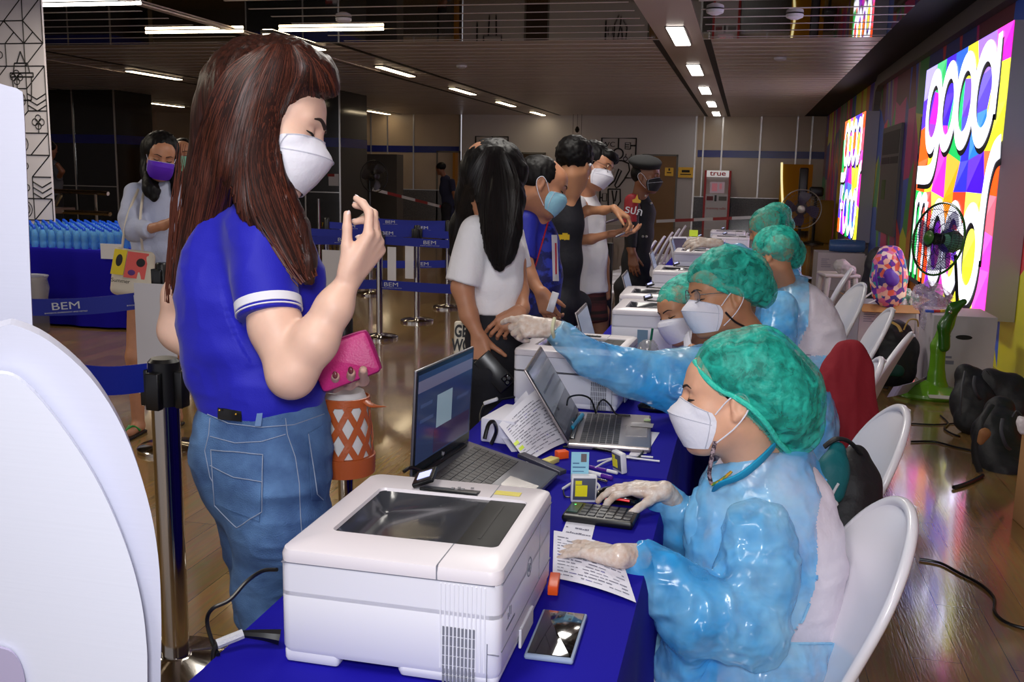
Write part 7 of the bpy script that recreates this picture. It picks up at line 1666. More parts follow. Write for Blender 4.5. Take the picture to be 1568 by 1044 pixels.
sobj(S, 0.009, 'black_clothes', [mat('black_cloth', (14, 14, 26), 0.8, bump=(10, 0.3, 4, 0.03)), ys_], G, lambda C_: (lambda px, py: ((py > 358) & (py < 367) & (px < 872)).astype(int))(*pxy(C_)), folds(9, 0.005, 231)); shoes(G, ((p[0]-0.03, 5.15), (p[0]+0.05, 5.28)), M_blackp)
# GG girl with glasses
G = person(905, 560, 5.6, 'girl with glasses, tied black hair and a loose white t-shirt, looking at her phone')
hd = Head(P(908, 254, 5.6), dirc(0.80, -0.34, -0.40), dirc(0.3, 0.95, 0), 1.05)
S = Sdf(); hd.add(S, P(898, 294, 5.62), 0.045); S.pl([(898, 294, 5.62, 10), (897, 318, 5.62, 15), (897, 400, 5.62, 16)], 0.03); S.pl([(897, 318, 5.6, 12), (883, 318, 5.5, 9), (878, 350, 5.46, 9)], 0.02); S.pl([(897, 325, 5.62, 12), (918, 345, 5.7, 8), (926, 400, 5.7, 7)], 0.02)
S.pl([(878, 350, 5.45, 9), (877, 368, 5.42, 8.5), (905, 366, 5.38, 7.5), (934, 358, 5.35, 5)], 0.02); hand(S, P(934, 358, 5.35), dirc(0.98, 0.0, 0), dirc(-0.1, 0.9, -0.2), dirc(0.1, 0.2, -0.9), 1.0, 'relaxed', (35, 5, 5), 4, 0.005)
S.pl([(926, 400, 5.7, 7), (928, 440, 5.7, 6), (930, 455, 5.68, 5)], 0.02)
bd = sobj(S, 0.0055, 'body', [M_skinT], G); hd.bvh(bd); hd.brows(G); hd.mask(G)
b = MB()
for q in (-1, 1): b.tube([hd.T((q*0.033+0.024*math.cos(a), 0.112-0.006*abs(math.cos(a)), 0.008+0.022*math.sin(a))) for a in np.linspace(0, 2*math.pi, 15)], 0.0016, 5, False); b.tube([hd.T((q*0.056, 0.104, 0.012)), hd.T((q*0.078, 0.05, 0.014)), hd.T((q*0.082, -0.01, 0.012))], 0.0015, 5)
fit(b.build('glasses_frame', mat('thin_gold_frame', (170, 150, 130), 0.3, 0.7)), G)
S = Sdf(); S.ell(hd.T((0, -0.02, 0.045)), (0.094, 0.108, 0.096), hd.R, 0.02); S.ell(hd.T((-0.01, 0.075, 0.075)), (0.075, 0.045, 0.035), hd.R, 0.02); S.ell(hd.T((0, -0.11, 0.06)), (0.045, 0.05, 0.06), hd.R, 0.03); S.ell(hd.T((0.02, 0.10, -0.03)), (0.09, 0.075, 0.082), hd.R, 0.01, 's'); S.cut(hd.T((0, 0.0, -0.035)), hd.R @ np.array((0, 0.35, -1)))
sobj(S, 0.006, 'tied_hair', [M_hairk], G, None, lambda V: 0.004*vnoise(V*np.array([1, 1, 0.3]), 80, 2))
S = Sdf(); S.pl([(896, 306, 5.62, 17), (896, 330, 5.61, 26), (899, 390, 5.6, 30), (899, 447, 5.6, 33)], 0.05, 0.75, 2); S.pl([(882, 312, 5.50, 15), (884, 370, 5.45, 18)], 0.03, None, 2)
sobj(S, 0.007, 'white_tshirt', [M_tee], G, None, lambda V: folds(8, 0.008, 241, (1, 1, 0.5))(V)+ridged(9, 0.004, 242, (1, 1, 0.5))(V))
M_pat = mat('dark_red_patterned_cloth', (84, 34, 36), 0.8, var=(1, 0, (30, 18, 20), 0.42, 0.58), stretch=(2, 2, 34))
S = Sdf(); S.pl([(900, 440, 5.6, 27), (902, 492, 5.6, 30)], 0.03, 0.8, 2); sobj(S, 0.009, 'patterned_shorts', [M_pat], G)
S = Sdf(); p = P(902, 480, 5.6); legs(S, p[0]-0.05, 5.56, p[0]+0.05, 5.66, 0.065, p[2], 0.042, 0.05); sobj(S, 0.009, 'legs', [M_skinT], G); shoes(G, ((p[0]-0.05, 5.56), (p[0]+0.05, 5.66)), M_white)
tag(MB().frame(P(958, 356, 5.3), dirc(0.9, 0.42, 0), dirc(0.1, 0, 1), dirc(-0.4, 0.9, 0)).box((-0.06, -0.03, -0.003), (0.04, 0.03, 0.004), 0.003).build('smartphone', mat('pale_grey_gloss', (170, 170, 176), 0.2)), 'pale phone in the hand of the girl with glasses', 'phone')
tag(MB().frame(P(941, 337, 5.28), dirc(0.9, 0.3, 0), dirc(0.1, 0, 1), dirc(-0.3, 0.9, 0)).box((-0.05, -0.03, -0.003), (0.05, 0.03, 0.004), 0.003).build('smartphone', mat('dark_lilac_case', (90, 80, 96), 0.3)), 'lilac-grey phone under the pale arm beside the guard', 'phone')
tag(MB().tube([P(934, 372, 5.75)*np.array([1, 1, 0]), P(934, 372, 5.75)], 0.022).build('dark_pole', M_blackp), 'dark slim pole beside the girl with glasses', 'pole')
# GU guard
G = person(975, 560, 8.0, 'security guard in black with beret, black mask and red armband by the far desk')
hd = Head(P(988, 270, 8.0), dirc(0.88, -0.15, -0.42), (0, 0, 1), 1.08)
S = Sdf(); hd.add(S, P(980, 300, 8.02), 0.055); S.pl([(980, 300, 8.02, 9), (980, 325, 8.02, 14), (970, 318, 7.92, 8), (966, 345, 7.87, 8), (966, 378, 7.85, 6.5), (968, 388, 7.83, 6)], 0.02); hand(S, P(968, 388, 7.83), dirc(0.1, -1, 0), dirc(0.3, 0, 0.9), dirc(0.9, 0, -0.3), 1.1, 'relaxed', (30, 0, 0), 3, 0.006)
bd = sobj(S, 0.007, 'body', [M_skinD], G); hd.bvh(bd); hd.brows(G); hd.mask(G, mat('black_mask', (16, 16, 22), 0.7), 'boat')
S = Sdf(); S.ell(hd.T((0, -0.03, 0.02)), (0.088, 0.090, 0.085), hd.R, 0.02); S.cut(hd.T((0, 0.03, 0)), hd.R @ np.array((0, 1, 0))); sobj(S, 0.009, 'hair', [M_hairk], G)
S = Sdf(); S.ell(hd.T((0.02, -0.005, 0.105)), (0.135, 0.135, 0.045), H3(hd.R @ np.array((0, 1, -0.12)), hd.R @ np.array((0.25, 0.1, 1))), 0.02); S.ell(hd.T((0, 0, 0.07)), (0.098, 0.115, 0.035), hd.R, 0.02); sobj(S, 0.008, 'black_beret', [mat('black_felt', (12, 12, 14), 0.9)], G)
M_uni = mat('black_uniform', (16, 17, 22), 0.7, bump=(9, 0.3, 4, 0.03)); M_arm = mat('red_armband', (150, 20, 34), 0.6)
S = Sdf(); S.pl([(980, 304, 8.02, 14), (980, 325, 8.02, 22), (979, 360, 8.0, 20), (974, 400, 8.0, 21), (972, 440, 8.0, 22)], 0.05, 0.75); p = P(972, 440, 8.0); legs(S, p[0]-0.07, 7.95, p[0]+0.07, 8.08, 0.10, p[2], 0.07)
S.pl([(968, 308, 7.9, 12), (965, 345, 7.86, 11.5), (966, 380, 7.85, 8.5)], 0.03, None, 2)
un = sobj(S, 0.010, 'black_uniform', [M_uni, M_arm], G, lambda C_: (lambda px, py: ((py > 292) & (py < 340) & (px < 977+(315-py)*0.1) & (px > 950)).astype(int))(*pxy(C_)), folds(9, 0.006, 251))
shoes(G, ((p[0]-0.07, 7.95), (p[0]+0.07, 8.08)), M_blackp)
q = onmesh([un], [(970, 323)], 0.012)
if q: text_obj('armband_lettering', 'รปภ', q[0]-np.array(G.location), dirc(0.95, -0.2, 0), dirc(0.1, 1, 0), 0.085, M_white, G, 0.001, 'CENTER', 1.0, 0.001)
q = onmesh([un], [(974, 307)], 0.010)
if q: fit(MB().frame(q[0], dirc(0.98, -0.1, 0), dirc(0.1, 1, 0), -CF).prism([(-0.03, -0.02), (0.03, -0.02), (0.035, 0.0), (0.012, 0.012), (0.0, 0.05), (-0.012, 0.012), (-0.035, 0.0)], 0, 0.003).build('flame_badge', mat('badge_gold', (220, 170, 50), 0.4)), G)
b = MB(); [b.at(q_).sphere((0, 0, 0), 0.011, 8, 6) for q_ in onmesh([un], [(987, 300), (989, 362), (984, 362), (996, 312)], 0.008)]; fit(b.build('uniform_button', mat('badge_silver', (190, 186, 170), 0.3, 0.6)), G)
# SM staff member far back
G = person(690, 371, 20.3, 'staff member in dark clothes far back, standing with hands behind the back')
S = Sdf(); hd = Head(P(675, 258, 20.3), dirc(-0.8, -0.1, 0.6), (0, 0, 1), 1.05); hd.add(S, P(680, 270, 20.3), 0.05); S.pl([(694, 292, 20.2, 3.5), (697, 303, 20.1, 3), (705, 311, 20.1, 2.5)], 0.02); sobj(S, 0.014, 'body', [M_skinD], G)
S = Sdf(); S.ell(hd.T((0, -0.02, 0.04)), (0.10, 0.11, 0.09), hd.R, 0.02); sobj(S, 0.016, 'hair', [M_hairk], G)
S = Sdf(); S.pl([(682, 275, 20.3, 8), (684, 290, 20.3, 11), (687, 308, 20.3, 10), (690, 322, 20.3, 11)], 0.05, 0.7); S.pl([(692, 278, 20.2, 5), (694, 292, 20.2, 4.5)], 0.03); sobj(S, 0.016, 'navy_shirt', [mat('navy_shirt', (26, 30, 60), 0.8)], G)
S = Sdf(); p = P(690, 318, 20.3); legs(S, p[0]-0.07, 20.2, p[0]+0.09, 20.35, 0.12, p[2], 0.08); sobj(S, 0.018, 'black_trousers', [M_navyp], G); shoes(G, ((p[0]-0.07, 20.2), (p[0]+0.09, 20.35)), M_blackp, 0.0)
# WL woman with the canvas tote
G = person(235, 660, 5.0, 'woman in a pale blue shirt and purple mask with a canvas tote on her shoulder')
hd = Head(P(246, 240, 5.0), dirc(0.42, -0.40, -0.82), dirc(0.15, 0.95, -0.1), 1.02)
S = Sdf(); hd.add(S, P(240, 280, 5.05), 0.048); S.pl([(240, 282, 5.05, 12), (238, 310, 5.04, 18), (240, 400, 5.02, 20)], 0.03); S.pl([(232, 310, 5.04, 12), (208, 312, 4.95, 10), (206, 345, 4.87, 9), (222, 352, 4.82, 8)], 0.02)
S.pl([(222, 352, 4.82, 8), (250, 345, 4.78, 7), (272, 333, 4.76, 5)], 0.02); hand(S, P(272, 333, 4.76), dirc(0.95, 0.3, 0), dirc(0, 0.3, 1), dirc(0.2, 1, 0), 0.95, 'grip', (30, 5, 5), 3, 0.005)
bd = sobj(S, 0.0055, 'body', [M_skinT], G); hd.bvh(bd); hd.brows(G); hd.mask(G, mat('purple_mask', (92, 30, 190), 0.7), 'pleat')
S = Sdf(); S.ell(hd.T((0, -0.02, 0.045)), (0.096, 0.108, 0.096), hd.R, 0.02); S.pl([(234, 228, 5.02, 18), (230, 262, 4.98, 13), (232, 290, 4.90, 12), (236, 303, 4.88, 6)], 0.03); S.pl([(262, 235, 5.10, 12), (269, 270, 5.05, 9), (268, 296, 5.0, 6)], 0.03)
S.ell(hd.T((0.0, 0.115, -0.04)), (0.074, 0.085, 0.11), hd.R, 0.01, 's'); sobj(S, 0.006, 'hair', [M_hairk], G, None, lambda V: 0.004*vnoise(V*np.array([1, 1, 0.3]), 80, 2))
M_pale = mat('pale_blue_shirt', (178, 184, 208), 0.8, bump=(10, 0.35, 4, 0.03)); 
S = Sdf(); S.pl([(240, 284, 5.05, 16), (238, 305, 5.03, 36), (240, 350, 5.02, 38), (242, 400, 5.0, 36), (243, 440, 5.0, 36)], 0.05, 0.7, 2); S.pl([(206, 295, 4.95, 15), (202, 335, 4.88, 17), (208, 352, 4.85, 16)], 0.03); S.pl([(208, 352, 4.85, 16), (230, 352, 4.80, 12)], 0.03, None, 2)
sobj(S, 0.007, 'pale_blue_shirt', [M_pale], G, None, lambda V: folds(9, 0.006, 261, (1, 1, 0.6))(V)+ridged(10, 0.005, 262, (1, 1, 0.7))(V))
S = Sdf(); S.pl([(238, 430, 5.02, 30), (236, 462, 5.02, 30)], 0.03, 0.75, 2); sobj(S, 0.008, 'khaki_shorts', [mat('khaki_shorts', (160, 140, 100), 0.8)], G)
S = Sdf(); pa, pb_ = PZ(212, 652, 0.04), PZ(270, 640, 0.04); S.cone(P(216, 455, 5.0), (pa[0], pa[1], 0.45), 0.075, 0.05, 0.03); S.cone((pa[0], pa[1], 0.45), (pa[0], pa[1], 0.05), 0.05, 0.034, 0.03); S.cone(P(252, 455, 5.1), (pb_[0], pb_[1], 0.45), 0.075, 0.05, 0.03); S.cone((pb_[0], pb_[1], 0.45), (pb_[0], pb_[1], 0.05), 0.05, 0.034, 0.03)
for q_ in (pa, pb_): S.cone((q_[0], q_[1], 0.035), (q_[0]+0.02, q_[1]-0.13, 0.028), 0.032, 0.026, 0.03)
sobj(S, 0.007, 'legs', [M_skinT], G)
for q_ in (pa, pb_):
    fl_ = fit(MB().at((q_[0]+0.01, q_[1]-0.07, 0), (0, 0, 0.1)).box((-0.045, -0.13, 0), (0.045, 0.09, 0.018), 0.008).build('sandal', M_blackp), G)
    fit(MB().tube([(q_[0]-0.035, q_[1]-0.05, 0.03), (q_[0]+0.0, q_[1]-0.085, 0.062), (q_[0]+0.015, q_[1]-0.15, 0.045)], 0.006).tube([(q_[0]+0.045, q_[1]-0.05, 0.03), (q_[0]+0.02, q_[1]-0.085, 0.062), (q_[0]+0.015, q_[1]-0.15, 0.045)], 0.006).build('green_thong', mat('green_strap', (40, 140, 60), 0.5)), fl_, G)
tb = empty('tote_bag', tuple(P(203, 415, 4.80)), 0, 'cream canvas tote with a yellow and a coral printed panel, hanging from the shoulder', 'tote bag')
fx, fu, fn = dirc(0.98, -0.12, 0.1), dirc(0.18, 0.98, 0), -CF
S = Sdf(); k_ = mpp(P(203, 415, 4.8)); S.box(P(203, 418, 4.8), (0.115, 0.135, 0.03), np.stack([fx, fu, fn], 1), 0.03); o = sdf_obj(S, 0.008, 'bag_body', M_canvas, None, None, folds(9, 0.008, 3)); shift(o, -np.array(tb.location)); o.parent = tb
def pane(x0, y0, x1, y1, mt, nm, e=0.037): MB().frame(-np.array((0, 0, 0)), fx, fu, fn).box((x0, y0, e), (x1, y1, e+0.002)).build(nm, mt, tb, smooth=False)
pane(-0.10, -0.03, -0.032, 0.11, mat('yellow_print', (222, 196, 40), 0.7), 'yellow_panel'); pane(-0.028, -0.04, 0.085, 0.105, mat('coral_print', (220, 92, 86), 0.7), 'coral_panel')
MB().frame((0, 0, 0), fx, fu, fn).sphere((-0.066, 0.05, 0.039), (0.018, 0.034, 0.002), 16, 6).build('print_shape', mat('print_black', (30, 28, 30), 0.7), tb); MB().frame((0, 0, 0), fx, fu, fn).sphere((0.05, 0.05, 0.039), (0.024, 0.024, 0.002), 16, 6).build('print_shape', mat('print_black', (30, 28, 30), 0.7), tb); MB().frame((0, 0, 0), fx, fu, fn).sphere((0.01, -0.01, 0.039), (0.02, 0.016, 0.002), 16, 6).build('print_shape', mat('print_plum', (90, 50, 120), 0.7), tb)
text_obj('lettering', 'Summer', fx*-0.04+fu*-0.062+fn*0.037, fx, fu, 0.03, M_line, tb, 0.0004)
for x0, x1, y0, px, py, yy_ in ((-0.07, 0.02, 0.12, 212, 290, 4.92), (0.04, 0.02, 0.12, 221, 288, 4.92)):
    q_ = P(px, py, yy_)-np.array(tb.location); MB().tube([fx*x0+fu*y0+fn*0.02, (fx*x0+fu*y0+fn*0.03+q_)/2+fn*0.04, q_], 0.012, 8, flat=0.3).build('strap', M_canvas, tb)
# GM behind her
G = person(283, 640, 6.5, 'man with a green surgical mask behind the woman with the canvas tote')
hd = Head(P(281, 240, 6.5), dirc(0.15, -0.1, -0.98), (0, 0, 1), 1.05); S = Sdf(); hd.add(S, P(281, 275, 6.5), 0.055); bd = sobj(S, 0.007, 'body', [M_skinT], G); hd.bvh(bd); hd.brows(G); hd.mask(G, mat('green_mask', (130, 206, 180), 0.7), 'pleat')
S = Sdf(); S.ell(hd.T((0, -0.02, 0.05)), (0.086, 0.098, 0.086), hd.R, 0.02); S.cut(hd.T((0, 0.05, 0.05)), hd.R @ np.array((0, 0.8, -0.6))); sobj(S, 0.008, 'hair', [M_hairk], G)
S = Sdf(); S.pl([(283, 275, 6.5, 12), (283, 295, 6.5, 40), (283, 360, 6.5, 40), (283, 420, 6.5, 36)], 0.05, 0.6); sobj(S, 0.012, 'pale_shirt', [M_pale], G)
S = Sdf(); p = P(283, 410, 6.5); legs(S, p[0]-0.09, 6.5, p[0]+0.09, 6.5, 0.09, p[2], 0.06); sobj(S, 0.012, 'dark_trousers', [M_navyp], G); shoes(G, ((p[0]-0.09, 6.45), (p[0]+0.09, 6.45)), M_blackp, 0.0)
# grey shirt person by the counter
G = person(82, 345, 13.2, 'person in a grey shirt partly visible behind the white drawn pillar')
hd = Head(P(76, 228, 13.2), dirc(0.6, -0.1, 0.6), (0, 0, 1), 1.0); S = Sdf(); hd.add(S, P(76, 245, 13.2), 0.05); S.pl([(90, 272, 13.1, 4), (95, 262, 13.0, 4), (88, 252, 12.95, 3.5)], 0.02); sobj(S, 0.012, 'body', [M_skinD], G)
S = Sdf(); S.ell(hd.T((0, -0.02, 0.04)), (0.10, 0.11, 0.09), hd.R, 0.02); sobj(S, 0.014, 'hair', [M_hairk], G)
S = Sdf(); S.pl([(78, 256, 13.2, 12), (80, 280, 13.2, 15), (80, 310, 13.2, 14)], 0.05, 0.7); S.pl([(86, 258, 13.1, 6), (91, 272, 13.1, 5)], 0.03); sobj(S, 0.014, 'grey_shirt', [mat('grey_shirt', (84, 86, 96), 0.8)], G)
S = Sdf(); p = P(80, 306, 13.2); legs(S, p[0]-0.08, 13.2, p[0]+0.08, 13.2, 0.10, p[2], 0.07); sobj(S, 0.014, 'dark_trousers', [M_navyp], G)
# ------------------------------------------------------------------ things on and behind the staff chairs
M_jack = mat('dark_red_jacket_cloth', (136, 20, 36), 0.85, bump=(12, 0.35, 4, 0.02))
q = P(1297, 690, 3.72); jk = empty('jacket', (q[0], q[1], 0.5), 0, 'dark red jacket draped over a white plastic chair', 'jacket')
S = Sdf(); S.pl([(1300, 540, 3.70, 17), (1298, 560, 3.70, 30), (1290, 610, 3.68, 40), (1292, 655, 3.66, 47), (1298, 690, 3.64, 50)], 0.05, 0.5)
o = sdf_obj(S, 0.008, 'cloth', M_jack, None, None, lambda V: folds(8, 0.007, 301, (1.4, 1.4, 0.3))(V)+ridged(9, 0.006, 302, (1.4, 1.4, 0.25))(V)); shift(o, -np.array(jk.location)); o.parent = jk
q = P(1300, 800, 2.72); bp_ = empty('backpack', (q[0], q[1], 0.46), 0, 'black backpack with a teal front on the second white chair', 'backpack')
M_bpk = mat('black_nylon', (24, 24, 28), 0.6, bump=(26, 0.4, 4, 0.01))
def bpart(S, nm, mt, root, h=0.006, disp=None):
    o = sdf_obj(S, h, nm, mt, None, None, disp); shift(o, -np.array(root.location)); o.parent = root; return o
S = Sdf(); S.pl([(1310, 700, 2.78, 20), (1308, 740, 2.75, 34), (1302, 800, 2.72, 44), (1296, 860, 2.70, 46)], 0.05, 0.8); bpart(S, 'bag_body', M_bpk, bp_, 0.007, lambda V: folds(12, 0.005, 311)(V)+ridged(10, 0.004, 312)(V))
S = Sdf(); S.pl([(1282, 690, 2.70, 13), (1276, 720, 2.66, 20), (1272, 752, 2.64, 20)], 0.04, 0.7); bpart(S, 'teal_pocket', mat('teal_nylon', (0, 104, 112), 0.6, bump=(26, 0.4, 4, 0.01)), bp_, 0.006, folds(14, 0.004, 314))
def bt(pts, r, nm, mt, root, flat=None): o = MB().tube([np.array(p)-np.array(root.location) for p in pts], r, 8, flat=flat).build(nm, mt, root); return o
bt([P(1318, 694, 2.74), P(1300, 676, 2.72), P(1280, 672, 2.70), P(1262, 684, 2.70)], 0.012, 'strap', M_bpk, bp_, 0.5)
bt([P(1284, 740, 2.58), P(1274, 760, 2.57), P(1282, 772, 2.57), P(1270, 778, 2.57), P(1268, 800, 2.57)], 0.0035, 'white_zip_cord', M_white, bp_)
# ------------------------------------------------------------------ green fan
M_green = mat('green_fan_plastic', (96, 150, 30), 0.25, coat=0.4); M_green2 = mat('deep_green_plastic', (40, 96, 16), 0.3, coat=0.4); M_mint = mat('mint_plastic', (130, 200, 170), 0.3, coat=0.3)
gf = empty('pedestal_fan', (1.42, 7.45, 0), 0, 'green pedestal fan before the large lit sign, head turned to the left', 'fan', 'standing fans'); G0 = np.array((1.42, 7.45, 0))
MB().rings([[(0.27*f*math.cos(a)-0.02, 0.21*f*math.sin(a), z) for a in np.linspace(0, 2*math.pi, 40, endpoint=False)] for f, z in ((0.96, 0), (1, 0.015), (0.97, 0.035), (0.75, 0.055), (0.35, 0.08), (0.2, 0.11))]).build('base_plate', M_green, gf)
S = Sdf(); S.pl([(1434, 598, 7.45, 20), (1434, 575, 7.45, 12), (1437, 530, 7.45, 11), (1450, 495, 7.45, 10), (1464, 468, 7.45, 7)], 0.03, 0.8)
o = sdf_obj(S, 0.006, 'neck', M_green); shift(o, -G0); o.parent = gf
S = Sdf(); S.pl([(1446, 530, 7.40, 9), (1446, 500, 7.40, 9), (1460, 472, 7.40, 8), (1476, 462, 7.40, 5)], 0.03, 0.6); o = sdf_obj(S, 0.006, 'neck_cover', M_green2); shift(o, -G0); o.parent = gf
MB().at(P(1455, 478, 7.32)-G0).sphere((0, 0, 0), 0.014, 10, 8).build('knob', M_chrome, gf)
c = P(1436, 366, 7.28)-G0; ax = dirc(-0.95, 0.10, -0.30)
MB().tube([P(1466, 470, 7.42)-G0, P(1463, 390, 7.4)-G0], 0.011, 10).build('pole', M_blackp, gf)
fan_head(gf, c, ax, 0.25, 0.14, mat('fan_wire_dark', (46, 50, 48), 0.35, 0.5), mat('violet_clear_blade', (84, 56, 170), 0.2, alpha=0.55), M_blackp, M_mint, 3, 84, 0.0017, M_green2, 0.008)
MB().at(P(1445, 605, 7.2)*np.array([1, 1, 0])+np.array([-0.01, -0.02, 0.05])-G0, (0.15, 0, 0)).box((-0.09, -0.03, 0), (0.08, 0.03, 0.004)).build('warning_label', mat('pale_label', (190, 184, 180), 0.4), gf, smooth=False)
# ------------------------------------------------------------------ boxes, bags and bits along the mural wall
M_box = mat('white_carton', (196, 190, 198), 0.7, var=(3, 0.08)); M_kraft = mat('kraft_board', (176, 130, 84), 0.8)
def carton(x, y, rz, w_, d_, h_, lab, open_=False, prints=True, z=0, mt=None):
    o = empty('carton', (x, y, z), rz, lab, 'box', 'cartons along the mural wall')
    mt = mt or M_box
    if open_:
        MB().box((-w_/2, -d_/2, 0), (w_/2, -d_/2+0.006, h_)).box((-w_/2, d_/2-0.006, 0), (w_/2, d_/2, h_)).box((-w_/2, -d_/2, 0), (-w_/2+0.006, d_/2, h_)).box((w_/2-0.006, -d_/2, 0), (w_/2, d_/2, h_)).box((-w_/2, -d_/2, 0), (w_/2, d_/2, 0.01)).build('carton_walls', mt, o, smooth=False)
        MB().at((0, -d_/2, h_), (0.5, 0, 0)).box((-w_/2, -0.12, -0.003), (w_/2, 0, 0.003)).build('flap', M_kraft, o, smooth=False); MB().at((-w_/2, 0, h_), (0, 0.5, 0)).box((-0.12, -d_/2, -0.003), (0, d_/2, 0.003)).build('flap', M_kraft, o, smooth=False)
        MB().at((w_/2, 0, h_), (0, -0.5, 0)).box((0, -d_/2, -0.003), (0.12, d_/2, 0.003)).build('flap', M_kraft, o, smooth=False)
    else: MB().box((-w_/2, -d_/2, 0), (w_/2, d_/2, h_), 0.004).build('carton_body', mt, o, smooth=False)
    if prints:
        b = MB(); r_ = random.Random(int(x*100+y*10)); e = -d_/2-0.001
        for i in range(5): b.box((-w_*0.42, e, h_*(0.62+0.05*i)), (-w_*0.42+w_*r_.uniform(0.12, 0.22), e+0.001, h_*(0.635+0.05*i)))
        b.build('carton_lettering', M_ink, o, smooth=False); b = MB()
        for i in range(3): b.box((w_*0.15, e, h_*(0.2+0.05*i)), (w_*0.15+w_*r_.uniform(0.1, 0.25), e+0.001, h_*(0.215+0.05*i)))
        b.build('carton_small_print', M_ink, o, smooth=False); b = MB()
        b.box((-w_*0.3, e, h_*0.35), (-w_*0.12, e+0.001, h_*0.4)); b.box((-w_*0.3, e, h_*0.43), (-w_*0.16, e+0.001, h_*0.46))
        b.build('carton_symbol', M_ink, o, smooth=False)
        MB().frame((0, e-0.001, h_*0.72), (1, 0, 0), (0, 0, 1), (0, -1, 0)).rings([[(0.045*math.cos(a)*1.3, 0.018*math.sin(a), z_) for a in np.linspace(0, 2*math.pi, 18, endpoint=False)] for z_ in (0, 0.001)]).build('hand_hole', M_black, o)
    return o
carton(1.33, 14.4, 0.05, 0.62, 0.5, 0.52, 'grey-white carton with a round sticker under the blue roll, left of its twin'); carton(1.85, 13.6, -0.05, 0.5, 0.5, 0.52, 'grey-white carton right of the one with the blue roll, under the lit sign')
g = tag(MB().at((0, 0, 0.09), (0, math.pi/2, 0)).lathe([(0.005, -0.24), (0.08, -0.23), (0.09, -0.1), (0.09, 0.12), (0.08, 0.23), (0.01, 0.27)], 18).build('plastic_roll', mat('blue_plastic_roll', (70, 110, 170), 0.25, alpha=0.85, bump=(16, 0.5))), 'blue plastic-wrapped roll lying on the far carton', 'roll'); g.location = (1.42, 14.3, 0.522)
g = tag(MB().lathe([(0.02, 0), (0.03, 0.001)], 12).build('round_sticker', mat('ochre_sticker', (180, 140, 50), 0.5)), 'ochre round sticker on the far carton', 'sticker'); g.location = (1.2, 14.146, 0.42); g.rotation_euler = (math.pi/2, 0, 0)
carton(1.30, 9.55, 0.12, 0.5, 0.42, 0.42, 'open white carton holding a crumpled paper bag', True)
carton(1.63, 7.95, 0.02, 0.44, 0.5, 0.56, 'tall white carton directly behind the green fan')
# crumpled white bag, clear bag with greens, plastic film
def blob(nm, rws, mt, lab, cat, h=0.008, flat=0.8, disp=None, k=0.04, group=None):
    S = Sdf(); S.pl(rws, k, flat); p = P(rws[-1][0], rws[-1][1], rws[-1][2]); V, F = None, None
    o = sdf_obj(S, h, nm, mt, None, None, disp); shift(o, -p); o.location = p; return tag(o, lab, cat, group)
blob('crumpled_paper_bag', [(1372, 438, 9.5, 9), (1366, 450, 9.5, 17), (1368, 462, 9.5, 18)], mat('crumpled_white_paper', (216, 208, 212), 0.7, bump=(14, 1.0, 4, 0.03)), 'crumpled white paper bag in the open carton', 'bag', disp=lambda V: ridged(14, 0.02, 401)(V))
bt_root = empty('mask_string', tuple(P(1340, 445, 9.3)), 0, 'white twine strap trailing from the crumpled paper bag', 'strap'); bt([P(1322, 457, 9.2), P(1332, 450, 9.3), P(1345, 442, 9.4), P(1352, 438, 9.45)], 0.012, 'strap', M_white, bt_root, 0.4); bt([P(1330, 464, 9.2), P(1342, 458, 9.3), P(1350, 448, 9.4)], 0.01, 'strap', M_white, bt_root, 0.4)
blob('green_clear_bag', [(1386, 452, 9.5, 10), (1396, 462, 9.5, 12)], mat('clear_bag_green', (90, 150, 130), 0.2, alpha=0.8, var=(30, 0, (220, 220, 220), 0.45, 0.55), bump=(30, 0.8)), 'clear bag of green caps beside the crumpled paper bag', 'bag', disp=ridged(20, 0.012, 402))
blob('plastic_film', [(1408, 445, 8.3, 8), (1422, 455, 8.2, 18), (1436, 470, 8.1, 20), (1430, 488, 8.0, 14)], film('clear_plastic_film', (206, 196, 220), 0.15, 0.6, 18, 0.12, bump=1.0, bsc=18), 'loose crumpled clear plastic film on the tall carton', 'plastic film', disp=lambda V: ridged(13, 0.025, 403)(V)+ridged(26, 0.01, 404)(V))
sm_ = empty('supplies', tuple(P(1424, 491, 7.9)), 0, 'small coloured supplies spread on the tall carton', 'supplies'); sm_.location = (1.5, 7.85, 0.563)
for i, (dx_, c_) in enumerate(((-0.1, (60, 90, 200)), (-0.05, (210, 60, 50)), (0.0, (230, 200, 60)), (0.04, (60, 140, 160)))): MB().at((dx_, -0.05+0.03*i, 0), (0, 0, 0.4*i)).box((-0.03, -0.012, 0), (0.03, 0.012, 0.02), 0.004).build('supply_pack', mat('supply_%d' % i if False else ['supply_blue', 'supply_red', 'supply_yellow', 'supply_teal'][i], c_, 0.4), sm_)
